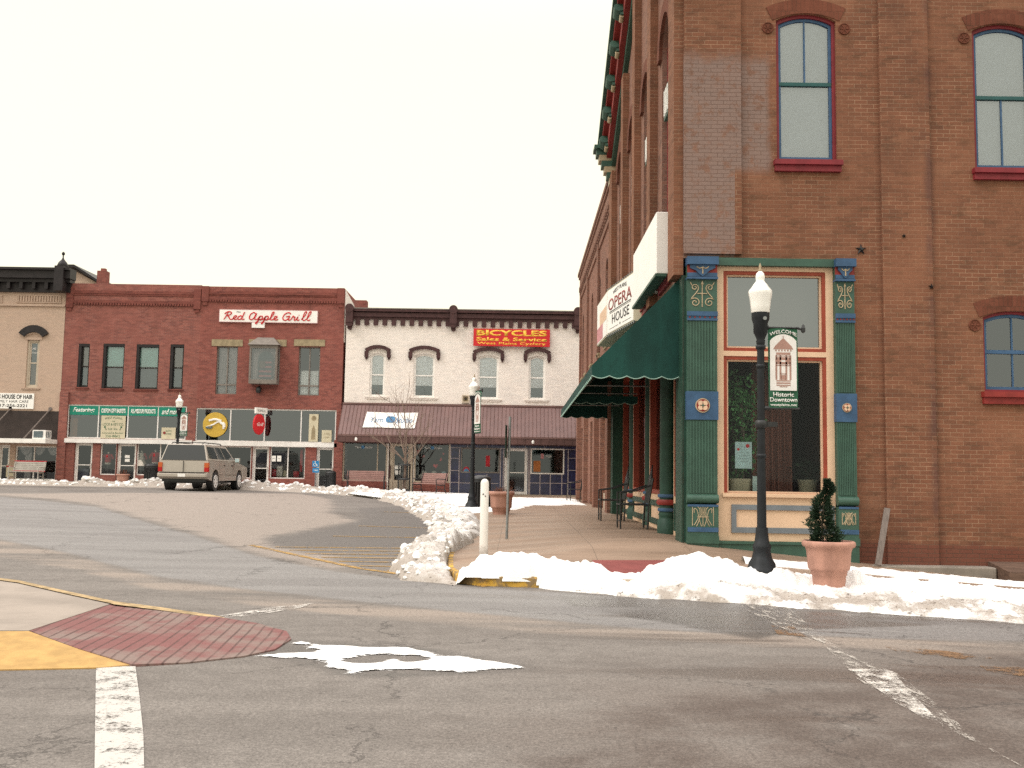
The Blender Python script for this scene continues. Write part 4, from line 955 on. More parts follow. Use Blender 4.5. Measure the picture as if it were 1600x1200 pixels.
mb = MB(); mb.box(FR, U(1119) + .005, U(1304) - .005, V(417), zs_top - .003, -.2, .09); mb.build("green_fascia", m_green, OH); mb = MB(); mb.box(FR, U(1119) + .012, U(1304) - .012, -.7, V(846), -.2, .085); mb.box(FR, U(1119) + .012, U(1304) - .012, V(850), V(846) + .001, .085, .11); mb.build("green_plinth", m_green, OH)
c0, c1 = U(1119) + .004, U(1304) - .004
mb = MB(); hh = [(U(1131), U(1292), V(549), V(424)), (U(1131), U(1292), V(771), V(557))]
wall(mb, FR, c0, c1, V(846) + .002, V(417) - .002, hh, .2, -.005); mb.box(FR, U(1128), U(1296), V(777), V(772), -.01, .05)
cs = mb.build("cream_surround", m_cream, OH)
mb = MB(); mb.ring(FR, outline(U(1142), U(1301), V(833), V(789)), outline(U(1149.5), U(1296), V(824.5), V(797)), -.005, .025); mb.build("grey_panel_moulding", m_greytrim, cs)
for k, h in enumerate(hh):
    mb = MB(); mb.ring(FR, outline(*h), inset(*h, 0, .055, .002 if k else .055), -.15, -.02); wn = mb.build("display_window", m_rust, OH)
    q = (h[0] + .055, h[1] - .055, h[2] + (.003 if k else .055), h[3] - .055)
    mb = MB(); mb.ring(FR, outline(*q), inset(*q, 0, .028), -.15, -.06); mb.build("bead", m_cream, wn)
    mb = MB(); mb.face([FR.P(*p, -.11) for p in inset(*q, 0, .02)]); mb.build("pane", g_shop if k else g_upper, wn)
# room behind the glass
mb = MB(); x0, x1, y0, y1, z0, z1 = XL + .32, uR + .3, YR + .35, YR + 4.6, V(772) - .02, V(417)
mb.face([(x0, y1, z0), (x1, y1, z0), (x1, y1, z1), (x0, y1, z1)]); mb.face([(x1, y0 - .3, z0), (x1, y1, z0), (x1, y1, z1), (x1, y0 - .3, z1)])
mb.face([(x0, y0 - .3, z0), (x1, y0 - .3, z0), (x1, y1, z0), (x0, y1, z0)]); mb.face([(x0, y0 - .3, z1), (x1, y0 - .3, z1), (x1, y1, z1), (x0, y1, z1)])
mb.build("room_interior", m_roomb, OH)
mb = MB(); zz = V(553); mb.box(FR, U(1131), U(1292), zz - .04, V(417), -.55, -.5); mb.build("transom_blind", m_greyf, OH)
mb = MB(); rr = []
for i in range(40):
    a = i / 39; u = lerp(U(1196), U(1262), a); rr.append([FR.P(u, z0 + .02, -1.0 + .05 * math.sin(a * 40)), FR.P(u, V(553), -1.0 + .05 * math.sin(a * 40))])
mb.smooth = True; mb.grid(rr); mb.build("drape", m_drape, OH)

# long side, shopfront under the awning
yc = [18.9, 22.3, 25.4]
mb = MB(); mb.box(FL, -28.3, -16.95, 4.5, 4.858, -.3, .04); mb.box(FL, -16.95, -16.31, .2, 4.858, -.3, .02); mb.box(FL, -28.3, -27.7, .2, 4.5, -.3, .06); mb.build("green_side_front", m_dgreen, OH)  # colour darkened to paint in the shade under the awning
for y in yc:
    mb = MB(); o_ = (XL + (.15 if y < 20 else .30), y, 0); z = .40
    mb.lathe([(.205, z), (.205, z + .28), (.17, z + .32), (.17, z + .36), (.185, z + .40), (.165, z + .44), (.16, z + .80), (.155, 4.0), (.2, 4.1), (.2, 4.5)], 20, o_); cl = mb.build("iron_column", m_dgreen, OH)  # awning shade put into the column colour, darker than the front's green
    mb = MB(); mb.lathe([(.19, z + .46), (.2, z + .49), (.19, z + .52)], 20, o_); mb.lathe([(.19, z + .72), (.2, z + .75), (.19, z + .78)], 20, o_); mb.mi = 1; mb.lathe([(.20, z + .58), (.225, z + .63), (.20, z + .68)], 20, o_); mb.build("painted_collar", [m_blue, m_redp], cl)
for a, b_ in ((17.0, 18.7), (19.15, 22.1), (22.5, 25.2), (25.6, 27.65)):
    r = (-b_, -a, .30, 4.5); dk = a > 22.2 and a < 25
    mb = MB(); wall(mb, FL, *r, [(-b_ + .22, -a - .22, 1.15, 4.2)], .2, -.22); ss = mb.build("side_surround", m_cream, OH)
    mb = MB(); mb.ring(FL, outline(-b_ + .2, -a - .2, .52, 1.02), outline(-b_ + .34, -a - .34, .64, .90), -.23, -.19); mb.build("green_panel_moulding", m_dgreen, ss)
    h = (-b_ + .22, -a - .22, 1.15, 4.2); mb = MB(); mb.ring(FL, outline(*h), inset(*h, 0, .09), -.36, -.2); wn = mb.build("side_window", m_rust, OH)
    mb = MB(); mb.face([FL.P(*p, -.33) for p in inset(*h, 0, .06)]); mb.build("pane", g_shop, wn)
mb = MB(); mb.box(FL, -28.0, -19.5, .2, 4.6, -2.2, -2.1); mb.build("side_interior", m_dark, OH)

# iron wall anchors
for px, py, k in ((1345, 390, .095), (1453, 449, .05), (1410, 370, .035)):
    u, v = at(px, py, YR); wv = .055 if px > 1379 else 0
    mb = MB(); P = []
    for i in range(10):
        a = math.pi / 2 + i * math.pi / 5; r = k if i % 2 == 0 else k * .36; P.append((u + r * math.cos(a), v + r * math.sin(a)))
    for i in range(10): mb.face([FR.P(u, v, wv + .05), FR.P(*P[i], wv + .012), FR.P(*P[(i + 1) % 10], wv + .012)]); mb.face([FR.P(*P[i], wv), FR.P(*P[(i + 1) % 10], wv), FR.P(*P[(i + 1) % 10], wv + .012), FR.P(*P[i], wv + .012)])
    mb.disc(FR, u, v, k * .2, wv + .03, wv + .065, 10)
    mb.build("star_anchor", m_blk, OH)

# ------------------------------------------------------------------ signs and awning on the long side
AW = thing("awning", "long dark green canvas awning with scalloped edge along the opera house", "awning", (1.9, 22, 3.1), world=True)
ya, yb = 16.62, 28.3; Xo, zt, zo, zv = 1.24, 4.84, 3.36, 3.14
mb = MB(); n = 24
mb.grid([[(lerp(XL - .01, Xo, j / 4), lerp(ya, yb, i / n), lerp(zt, zo, j / 4) - .035 * math.sin(math.pi * j / 4) * (1 - abs(((i % 4) - 2) / 2) * .0 + .6 * math.sin(i * 1.9))) for j in range(5)] for i in range(n + 1)])
mb.grid([[(lerp(XL - .01, Xo, j / 4) + .0, lerp(ya + .02, yb - .02, i / n), lerp(zt, zo, j / 4) - .045) for j in range(4, -1, -1)] for i in range(n + 1)])
for y in (ya, yb): mb.face([(XL - .01, y, zt), (Xo, y, zo), (XL - .01, y, zo)]); mb.face([(XL - .01, y + .02, zt - .02), (Xo, y + .02, zo), (XL - .01, y + .02, zo)])
mb.build("canopy", m_awn, AW)
def scallop(P0, P1, z0, z1, n, mb, mt):
    rows = []
    for i in range(n * 8 + 1):
        a = i / (n * 8); x, y = lerp(P0[0], P1[0], a), lerp(P0[1], P1[1], a); zz = z1 + .045 * (1 - abs(math.sin(math.pi * a * n)))
        rows.append([(x, y, z0), (x, y, zz)])
    mb.grid(rows); mt.tube([r[1] for r in rows], .008, 5)
mb = MB(); mt = MB()
scallop((XL - .01, ya), (Xo, ya), zo, zv, 5, mb, mt); scallop((Xo, ya), (Xo, yb), zo, zv, 40, mb, mt); scallop((Xo, yb), (XL, yb), zo, zv, 5, mb, mt); scallop((XL - .01, 22.4), (Xo + .02, 22.4), zo - .05, zv - .02, 5, mb, mt)
va = mb.build("valance", m_awn, AW); mt.build("valance_trim", m_awnl, va)
mb = MB()
for y in [ya + .1 + k * 1.94 for k in range(7)]: mb.tube([(XL, y, zo + .02), (Xo + .05, y, zo + .02)], .016, 6); mb.tube([(XL, y, zt - .06), (Xo + .05, y, zo - .02)], .014, 6)
mb.tube([(Xo + .04, ya + .05, zo), (Xo + .04, yb - .05, zo)], .018, 6); mb.build("awning_frame", m_galv, AW)

S = thing("blank_sign", "blank white box sign mounted high beside the brick corner", "sign", (2.6, 19, 5.06), world=True)
mb = MB(); mb.bx(2.42, XL - .002, 17.38, 20.9, 5.10, 6.22); mb.build("sign_box", m_signw, S, .015)
mb = MB(); mb.bx(2.40, 2.60, 17.36, 20.92, 5.05, 5.10); mb.build("sign_bottom", m_green, S)
S = thing("opera_house_sign", "angled white sign with red opera and black house lettering", "sign", (2.4, 22.5, 4.9), world=True)
A, B_, D_ = Vector((2.50, 21.4, 0)), Vector((2.13, 23.7, 0)), Vector((2.06, 25.8, 0)); z0, z1 = 4.88, 5.97
mb = MB(); cen = [A, B_, D_, Vector((2.70, 25.9, 0)), Vector((2.70, 21.35, 0))]
mb.prism(F0, [(p.x, p.y) for p in (A, B_, D_, cen[3], cen[4])][::-1], z0, z1); mb.build("sign_case", m_beige, S)
F = Fr((B_.x, B_.y, 0), A - B_); F.u = (A - B_).normalized(); F.w = F.u.cross(F.v); Lw = (A - B_).length
mb = MB(); mb.box(F, .03, Lw - .03, z0 + .03, z1 - .03, .0, .012); mb.build("sign_face", m_signw, S)
text("WEST PLAINS", F, Lw * .5, z1 - .16, .013, 1.2, .09, m_signk, S, arc=.04)
text("OPERA", F, Lw * .5, z1 - .40, .013, 2.05, .28, m_signm, S, bold=.01); text("HOUSE", F, Lw * .53, z1 - .77, .013, 1.5, .22, m_signk, S, bold=.005)
mb = MB(); mb.box(F, .25, Lw - .2, z1 - .585, z1 - .565, .012, .016); mb.box(F, .25, Lw - .2, z1 - .615, z1 - .605, .012, .016); mb.box(F, .25, Lw * .45, z1 - .985, z1 - .977, .012, .016); mb.box(F, Lw * .6, Lw - .2, z1 - .985, z1 - .977, .012, .016); mb.disc(F, Lw * .52, z1 - .97, .03, .012, .018, 8); mb.build("sign_rule", m_signk, S)
F = Fr((D_.x, D_.y, 0), B_ - D_); Lw = (B_ - D_).length
mb = MB(); mb.box(F, .03, Lw - .03, z0 + .03, z1 - .03, .0, .012); mb.mi = 1; mb.box(F, .06, Lw * .6, z0 + .06, z0 + .42, .012, .016); mb.mi = 2; mb.box(F, Lw * .3, Lw - .1, z0 + .42, z0 + .75, .012, .016); mb.build("picture_face", [m_signw, m_pink, m_cream], S)
mb = MB()
for k in range(16): mb.tube([Vector((lerp(A.x, B_.x, k / 15), lerp(A.y, B_.y, k / 15), z0 - .05)), Vector((lerp(A.x, B_.x, k / 15), lerp(A.y, B_.y, k / 15), z0 + .01))], .022, 6); mb.tube([Vector((lerp(A.x, B_.x, k / 15), lerp(A.y, B_.y, k / 15), z1)), Vector((lerp(A.x, B_.x, k / 15), lerp(A.y, B_.y, k / 15), z1 + .035))], .02, 6)
mb.build("sign_bulb", m_galv, S)

# ------------------------------------------------------------------ neighbour along the long side
NB = thing("brick_building", "plain brown brick building with stepped cornice adjoining the opera house", "building", (XL, 36, .4), world=True)
bays = [30.6, 33.4, 36.6, 39.6, 41.6]; hl = [(-y - .42, -y + .42, 5.6, 8.3, .25) for y in bays]; gl_ = [(-32.6, -30.2, .2, 3.5), (-37.0, -34.6, .2, 3.5), (-42.3, -40.0, .2, 3.5)]
mb = MB(); wall(mb, FL, -43.2, -28.302, .0, 9.5, hl + gl_, .35)
mb.face([(XL, 43.2, 0), (14, 43.2, 0), (14, 43.2, 9.5), (XL, 43.2, 9.5)])
for y in (28.6, 33.5, 38.6, 42.85): mb.box(FL, -y - .35, -y + .35, .0, 4.2, 0, .16); mb.box(FL, -y - .22, -y + .22, 4.2, 9.4, 0, .08)
mb.build("brick_wall", m_brown, NB)
mb = MB()
for i, (p, h0, h1) in enumerate(((.05, 9.2, 9.42), (.08, 9.42, 9.7), (.07, 9.7, 10.1), (.12, 10.1, 10.22), (.16, 10.22, 10.36))): mb.box(FL, -43.2 - p * .6, -28.45, h0, h1, -.3, p)
for k in range(36): y = 28.7 + k * .4; mb.box(FL, -y - .1, -y + .1, 9.46, 9.66, .08, .13)
mb.build("stepped_cornice", m_operaL, NB)
for h in hl: sash_window(NB, FL, h[:4], .25, -.12, m_redf, m_dkframe, None, g_upper, .06, .05, sill=(.08, .14, .08), sillm=m_stone, blind=0)
for h in gl_:
    wn = shop_window(NB, FL, h, (), -.2, .12, m_cream); 
    mb = MB(); mb.box(FL, h[0], h[1], .2, .95, -.3, -.12); mb.build("bulkhead", m_creamf, wn)
mb = MB(); mb.box(FL, -44, -29, .2, 3.6, -1.6, -1.5); mb.build("dark_interior", m_dark, NB)
mb = MB(); mb.bx(XL + .3, 14, 28.4, 44.5, 9.2, 9.4); mb.build("flat_roof", m_dkbrown, NB)
# ------------------------------------------------------------------ the far row of shops
rF = lambda x0, y0, x1, y1, Y=YF: rect(x0, y0, x1, y1, Y)
XF = lambda px, py=600: at(px, py, YF)[0]
ZF = lambda py, px=400: at(px, py, YF)[1]
def shell(name, B, X0, X1, z0, z1, mats, roofm=m_dkbrown, depth=16, dark_to=None):   # sides, flat roof and the dark rooms behind the front
    mb = MB(); mb.face([(X1, YF, z0), (X1, YF + depth, z0), (X1, YF + depth, z1), (X1, YF, z1)]); mb.face([(X0, YF + depth, z0), (X0, YF, z0), (X0, YF, z1), (X0, YF + depth, z1)])
    mb.face([(X1, YF + depth, z0), (X0, YF + depth, z0), (X0, YF + depth, z1), (X1, YF + depth, z1)]); mb.build("side_wall", mats, B)
    mb = MB(); mb.bx(X0 + .01, X1 - .01, YF + .32, YF + depth - .01, z1 - .7, z1 - .55); mb.build("flat_roof", roofm, B)
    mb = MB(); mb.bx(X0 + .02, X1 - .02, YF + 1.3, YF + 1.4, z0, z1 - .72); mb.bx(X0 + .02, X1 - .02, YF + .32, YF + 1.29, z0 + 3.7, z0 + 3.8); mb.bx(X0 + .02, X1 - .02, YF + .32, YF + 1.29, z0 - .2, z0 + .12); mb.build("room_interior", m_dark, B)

# --- first red brick building
x0, x1 = XF(96), XF(309); zt1 = ZF(444, 210)
R1 = thing("brick_building", "red brick two storey shop with four dark windows and green lettered transom", "building", ((x0 + x1) / 2, YF, .6), world=True)
ws = [rF(121.5, 537, 139, 605), rF(160, 537, 193.5, 607), rF(212, 538, 247.5, 608), rF(265, 538, 286.5, 608)]
tr = rF(104.5, 633, 291, 686); tr = (tr[0], tr[1], tr[2], tr[3])
d1, d2 = rF(115, 691, 143.5, 757), rF(181.5, 692, 212, 759)
w1_, w2_ = rF(156, 692, 181, 742), rF(213, 692, 296, 743)
zsl = rF(104, 686, 300, 692)
lowh = [(d1[0], d1[1], .3, d1[3]), (w1_[0], w1_[1], w1_[2], w1_[3]), (d2[0], d2[1], .3, d2[3]), w2_]
mb = MB(); wall(mb, FF, x0, x1, .2, zt1, ws + [tr] + lowh, .3)
mb.box(FF, x0, XF(104, 700) - .02, .2, ZF(612, 100), 0, .1)
mb.build("wall", m_red, R1)
mb = MB()
for a, b_, p in ((455, 459, .05), (459, 462, .03), (470, 474, .05)): mb.box(FF, x0 + .3, x1 - .25, ZF(b_ + .5, 210), ZF(a, 210), 0, p)
for k in range(44): u = lerp(x0 + .5, x1 - .45, k / 43); mb.box(FF, u - .045, u + .045, ZF(477.5, 210), ZF(473.8, 210), 0, .07)
for u in (x0 + .02, x1 - .36): mb.box(FF, u, u + .34, ZF(482, 210), ZF(450, 210), 0, .09); mb.box(FF, u + .06, u + .28, ZF(487, 210), ZF(482, 210) - .001, 0, .06)
mb.build("corbel_band", m_redband, R1)
mb = MB(); mb.box(FF, x0 + .02, x1, zt1 + .001, zt1 + .10, -.3, .05); mb.build("snow_cap", m_snow, R1)
for i, r in enumerate(ws):
    sash_window(R1, FF, r, 0, -.12, m_dkframe, m_dkframe, None, g_far, .05 if i in (1, 2) else .06, .05, mid=.48, sill=(.05, .12, .05), sillm=m_redband, blind=.48, blind_mat=m_bluebl if i in (1, 2) else m_greyf, lowblind=m_greybl)
    mb = MB(); mb.box(FF, r[0] - .02, r[1] + .02, r[3] - .13, r[3], -.25, -.01); mb.box(FF, r[0] - .0, r[0] + .13, r[2], r[3] - .131, -.25, -.02); mb.build("dark_head", m_blackc, R1)
mu = [XF(x, 660) for x in (153, 199, 246)]
T1 = shop_window(R1, FF, tr, mu, -.04, .06, m_alu, g_trans, "transom_window")
mb = MB(); mb.box(FF, XF(102, 689), XF(301, 689), ZF(693, 200) , ZF(686.5, 200), -.1, .12); mb.build("transom_sill", m_alu, R1)
bh_ = ZF(634.5, 200) - ZF(648.5, 200)
edges = [tr[0] + .06] + mu + [tr[1] - .06]
for i, s_ in enumerate(("Featuring:", "CUSTOM GIFT BASKETS", "ALL-MISSOURI PRODUCTS", "and more...")):
    a, b_ = edges[i] + .03, edges[i + 1] - .03; sb = MB(); sb.box(FF, a, b_, tr[3] - .07 - bh_, tr[3] - .065, -.06, -.03)
    so_ = sb.build("sign_band", m_signg, R1)
    c_ = (a + b_) / 2; it = i in (0, 3)
    text(s_, FF, c_, tr[3] - .07 - bh_ * .5, -.03, (b_ - a) * (.76 if it else .86), bh_ * (.62 if it else .5), m_signw, so_, shear=.35 if it else 0, bold=.02 if it else .03)
for d_, nm in ((d1, 1), (d2, 2)): shop_door(R1, FF, (d_[0], d_[1], .66, d_[3]), -.14, m_alu)
shop_window(R1, FF, w1_, (), -.1, .05, m_alu); shop_window(R1, FF, w2_, [XF(249, 715)], -.1, .05, m_alu)
shell("", R1, x0, x1, .2, zt1 - .02, m_red)
mb = MB(); cx, cz = at(161, 430, YF + 6); mb.bx(cx - .25, cx + .25, YF + 5.8, YF + 6.3, cz - 1.5, at(161, 424, YF + 6)[1]); mb.bx(cx - .12, cx + .12, YF + 5.95, YF + 6.2, cz, at(161, 419.5, YF + 6)[1]); mb.build("chimney", m_red2, R1)
# a gabled roof behind, tan end wall
GB = thing("gabled_house", "tan gable end with dark roof edge showing above the red brick parapet", "building", (at(120, 440, 62)[0], 62, .5), world=True)
ga, gb, gc = at(104, 440, 62), at(116, 420, 62), at(151, 440, 62)
mb = MB(); mb.prism(Fr((0, 62, 0), (1, 0, 0)), [(ga[0] - 3, .4), (gc[0] + .3, .4), (gc[0] + .3, gc[1] - .2), (gb[0], gb[1] - .1), (ga[0] - 3, gb[1] - .1)], -4, 0); mb.build("wall", m_tan, GB)
mb = MB(); mb.prism(Fr((0, 62, 0), (1, 0, 0)), [(gb[0] - .6, gb[1] + .05), (gb[0] + .1, gb[1] + .05), (gc[0] + .6, gc[1] - .35), (gc[0] + .6, gc[1] - .2), (gb[0] + .1, gb[1] + .22), (gb[0] - .6, gb[1] + .22)], -4.1, .3); mb.build("roof", m_blackc, GB)

# --- second red brick building, the grill
x0, x1 = XF(309), XF(534.5); zt2 = ZF(449, 430)
R2 = thing("brick_building", "red brick two storey grill with projecting lantern bay and white script sign", "building", ((x0 + x1) / 2, YF, .6), world=True)
wl, wr = rF(337.5, 541, 370.5, 616), rF(466, 542, 499.5, 618)
tr = rF(305.5, 639, 525, 691); d3, d4 = rF(393, 697, 420, 759), rF(493.5, 698, 522, 760); wa, wb = rF(310, 697, 392, 747), rF(421.5, 697, 476.5, 748)
mb = MB(); wall(mb, FF, x0, x1, .2, zt2, [wl, wr, tr, (d3[0], d3[1], .3, d3[3]), (d4[0], d4[1], .3, d4[3]), wa, wb], .3); mb.build("wall", m_red2, R2)
mb = MB()
for a, b_, p in ((457, 461, .05), (461, 463, .03), (466, 470, .05)): mb.box(FF, x0 + .3, x1 - .3, ZF(b_, 430), ZF(a, 430), 0, p)
for k in range(48): u = lerp(x0 + .45, x1 - .45, k / 47); mb.box(FF, u - .045, u + .045, ZF(473, 430), ZF(470, 430), 0, .07)
for u in (x0 + .02, x1 - .36): mb.box(FF, u, u + .34, ZF(473, 430), ZF(449, 430), 0, .09); mb.box(FF, u + .06, u + .28, ZF(479, 430), ZF(473, 430) - .001, 0, .06)
mb.build("corbel_band", m_redband, R2)
mb = MB(); mb.box(FF, x0 + .1, x0 + .9, zt2 + .001, zt2 + .1, -.3, .05); mb.build("snow_cap", m_snow, R2)
for a, w_ in ((331, 48.5), (389, 59), (459.5, 48.5)): mb = MB(); r = rF(a, 530.5, a + w_, 541); mb.box(FF, r[0], r[1], r[2] + .002, r[3], -.1, .03); mb.build("stone_lintel", m_stone, R2)
for r in (wl, wr):
    wn = shop_window(R2, FF, r, [(r[0] + r[1]) / 2], -.1, .055, m_greyf, g_far, "window", .06)
    vs = lerp(r[2], r[3], .20)
    mb = MB(); mb.box(FF, r[0] + .06, r[1] - .06, vs - .04, vs + .04, -.14, -.085); mb.build("sash_rail", m_greyf, wn)
    mb = MB(); rr = []
    for i in range(30): u = lerp(r[0] + .06, r[1] - .06, i / 29); rr.append([FF.P(u, r[2], -.3 + .03 * math.sin(i * 1.7)), FF.P(u, r[3] if r is wl else lerp(r[2], r[3], .52), -.3 + .03 * math.sin(i * 1.7))])
    mb.grid(rr); mb.build("curtain", m_curt if r is wl else m_blind, wn)
# lantern bay
r = rF(394, 541, 437, 601); bz0, bz1 = r[2], r[3]; u0, u1 = r[0], r[1]; pr = .55
mb = MB(); mb.prism(F0, [(u0, YF), (u0, YF - pr + .0), (u1, YF - pr), (u1, YF)], bz0, bz0 + .12); mb.prism(F0, [(u0, YF), (u0, YF - pr), (u1, YF - pr), (u1, YF)], bz1 - .1, bz1)
Fb = Fr((0, YF - pr, 0), (1, 0, 0)); mb.ring(Fb, outline(u0, u1, bz0 + .12, bz1 - .1), outline(u0 + .09, u1 - .09, bz0 + .2, bz1 - .17), -.08, 0)
for s_, ux in ((1, u1), (-1, u0)):
    Fs = Fr((ux, YF, 0), (0, s_, 0)); a = (-pr + .081, -.001) if s_ > 0 else (.001, pr - .081)
    mb.ring(Fs, outline(a[0], a[1], bz0 + .12, bz1 - .1), outline(a[0] + .05, a[1] - .06, bz0 + .2, bz1 - .17), -.06, 0)
bay = mb.build("lantern_bay", m_greyf, R2)
mb = MB(); mb.face([Fb.P(*p, -.04) for p in outline(u0 + .07, u1 - .07, bz0 + .18, bz1 - .15)]); mb.face([(u1 - .03, YF - pr + .1, bz0 + .18), (u1 - .03, YF - .04, bz0 + .18), (u1 - .03, YF - .04, bz1 - .15), (u1 - .03, YF - pr + .1, bz1 - .15)]); mb.face([(u0 + .03, YF - .04, bz0 + .18), (u0 + .03, YF - pr + .1, bz0 + .18), (u0 + .03, YF - pr + .1, bz1 - .15), (u0 + .03, YF - .04, bz1 - .15)]); mb.build("bay_glass", g_far, bay)
mb = MB(); zt_ = ZF(528.5, 415)
e = .1; q0 = [(u0 - e, YF + .0, bz1), (u0 - e, YF - pr - e, bz1), (u1 + e, YF - pr - e, bz1), (u1 + e, YF, bz1)]; q1 = [(u0 + .28, YF, zt_), (u0 + .28, YF - .25, zt_), (u1 - .28, YF - .25, zt_), (u1 - .28, YF, zt_)]
mb.hexa(q0 + q1); mb.build("bay_roof", m_greyf, bay)
# the panel inside the bay: house shape with stripes
cx = (u0 + u1) / 2 + .05
mb = MB(); mb.prism(Fb, [(cx - .36, bz0 + .3), (cx + .36, bz0 + .3), (cx + .36, bz0 + 1.35), (cx + .2, bz0 + 1.55), (cx, bz0 + 1.62), (cx - .2, bz0 + 1.55), (cx - .36, bz0 + 1.35)], -.3, -.26); mb.mi = 1
for k in range(4): mb.box(Fb, cx - .3, cx + .3, bz0 + .35 + k * .22, bz0 + .44 + k * .22, -.258, -.25)
mb.mi = 2; mb.box(Fb, cx - .3, cx, bz0 + .8, bz0 + 1.12, -.256, -.245); mb.build("bay_panel", [m_greybl, m_pink, m_greyf], bay)
mb = MB(); mb.face([Fb.P(*p, -.5) for p in outline(u0, u1, bz0, bz1)]); mb.build("bay_back", m_curt, bay)
bx_, bz_ = at(404, 608, YF - .25); mb = MB(); mb.lathe([(.05, bz_ + .12), (.12, bz_ + .08), (.14, bz_ - .1), (.08, bz_ - .2)], 12, (bx_, YF - .25, 0)); mb.tube([(bx_, YF - .25, bz_ + .1), (bx_, YF + .02, bz_ + .16)], .03, 6); mb.build("wall_lamp", m_blk, R2)
mu = [XF(x, 665) for x in (359.5, 413, 470)]
T2 = shop_window(R2, FF, tr, mu, -.04, .055, m_alu, g_trans, "transom_window")
mb = MB(); mb.box(FF, XF(303, 694), XF(527, 694), ZF(697.5, 415), ZF(691, 415), -.1, .12); mb.build("transom_sill", m_alu, R2)
for d_ in (d3, d4): shop_door(R2, FF, (d_[0], d_[1], .66, d_[3]), -.14, m_alu)
shop_window(R2, FF, wa, [XF(350, 720)], -.1, .05, m_alu); shop_window(R2, FF, wb, [XF(449, 720)], -.1, .05, m_alu)
shell("", R2, x0, x1, .2, zt2 - .02, [m_red2])
mb = MB(); zA, zB = zt2 - .05, zt2 - 1.0; mb.prism(Fr((x1 + .005, 0, 0), (0, 1, 0)), [(YF + .05, zA - 2.6), (YF + 9, zA - 2.6), (YF + 9, zB), (YF + 4.5, zB + .2), (YF + 2.2, zA - .28), (YF + .05, zA - .02)], 0, .03); mb.build("whitewashed_side", m_white, R2)
mb = MB(); cx, cz = at(565, 476, YF + 6); mb.bx(cx - .3, cx + .3, YF + 5.8, YF + 6.4, cz - 2, at(565, 470, YF + 6)[1]); mb.build("chimney", m_red2, R2)

# --- white painted building
x0, x1 = XF(538.5), XF(907.5); zc0, zc1 = ZF(511, 720), ZF(486, 720)
WB = thing("white_brick_building", "white painted brick building with maroon cornice and brown metal awning roof", "building", ((x0 + x1) / 2, YF, .5), world=True)
wsW = [rF(577.5, 551.5, 601.5, 619.5), rF(646, 552.5, 679, 621), rF(746, 555, 779, 623.5), rF(826, 556, 852, 624.5)]
sh = [rF(535.5, 687, 605, 752), rF(647, 688, 703, 754), rF(720, 700, 781, 739), rF(829, 701, 881.5, 741)]
dY, dC = rF(607, 688, 646, 770), rF(788, 700, 824, 772)
mb = MB(); wall(mb, FF, x0, x1, .1, zc0 + .3, [(*r, .12) for r in wsW] + sh + [(dY[0], dY[1], .1, dY[3]), (dC[0], dC[1], .1, dC[3])], .3); mb.build("wall", m_white, WB)
mb = MB(); zr = zc1 - zc0
mb.box(FF, x0 - .0, x1, zc0 + .42, zc0 + .62, -.2, .20); mb.box(FF, x0, x1, zc0 + .62, zc1 - .12, -.2, .10); mb.box(FF, x0, x1, zc1 - .12, zc1, -.2, .28); mb.box(FF, x0, x1, zc0 + .30, zc0 + .419, -.2, .12)
k = 0; u = x0 + .45
while u < x1 - .3:
    mb.box(FF, u, u + .22, zc0 + .02, zc0 + .299, -.05, .13); mb.box(FF, u + .04, u + .18, zc0 - .0 + .621, zc0 + .72, .10, .16); u += .44
mb.build("maroon_cornice", m_maroon, WB)
mb = MB(); mb.box(FF, x0, x1, zc1 + .001, zc1 + .05, -.2, .30); mb.build("cornice_cap", m_greyf, WB)
for px in (547.5, 709, 902.5):
    u = XF(px, 495); mb = MB()
    mb.box(FF, u - .17, u + .17, zc0 + .1, zc1 + .02, -.1, .36); mb.disc(FF, u, zc1 + .02, .21, -.1, .38, 18); mb.disc(FF, u, zc0 + .08, .17, -.05, .34, 18); mb.disc(FF, u, zc0 - .12, .11, -.05, .22, 14); mb.build("cornice_pilaster", m_maroon, WB)
for r in wsW:
    mb = MB(); ex = .17; arc, outr = arch_hood(mb, FF, r[0], r[1], r[3] + .22, .17, .16, 0, .14, ext=ex)
    for s_, uu in ((-1, r[0] - ex), (1, r[1] + ex)): mb.box(FF, uu - .09, uu + .09, r[3] - .22, r[3] + .07, 0, .15); mb.box(FF, uu - .05, uu + .05, r[3] - .32, r[3] - .221, 0, .10)
    mb.build("window_hood", m_maroon, WB)
for i, r in enumerate(wsW):
    sash_window(WB, FF, r, .12, -.07, m_whitef, m_whitef, None, g_far, .06, .045, mid=.5, sill=(.18, .12, .06), sillm=m_white, blind=.27, lowblind=m_greybl)
# mansard of brown metal
za, zb_ = ZF(633.5, 720), ZF(679, 720); pj = 1.25; za2, zb2 = at(720, 634, YF)[1], at(720, 681, YF - pj)[1]
xl2, xr2 = at(527, 683, YF - pj)[0], x1 - .1
mb = MB(); mb.prism(Fr((xr2, 0, 0), (0, 1, 0)), [(YF - .002, za2 - .1), (YF - .002, za2), (YF - .04, za2), (YF - pj, zb2), (YF - pj, zb2 - .08)], xl2 - xr2, 0)
nseam = 62; rf_ = None
for k in range(nseam + 1):
    u = lerp(xl2, xr2 - .03, k / nseam); mb.tube([(u + .015, YF - .05, za2 + .0), (u + .015, YF - pj - .01, zb2)], .017, 4)
mb.box(FF, xl2, xr2, za2 - .02, za2 + .07, 0, .10)
ms_ = mb.build("metal_awning_roof", m_mans, WB)
Fm = Fr((0, YF - pj, 0), (1, 0, 0)); zf = at(720, 693, YF - pj)[1]
mb = MB(); mb.box(Fm, xl2, xr2, zf, zb2 - .081, -.3, -.02)
for k in range(32): u = lerp(xl2, xr2, k / 31); mb.box(Fm, u - .01, u + .01, zf, zb2 - .09, -.02, -.005)
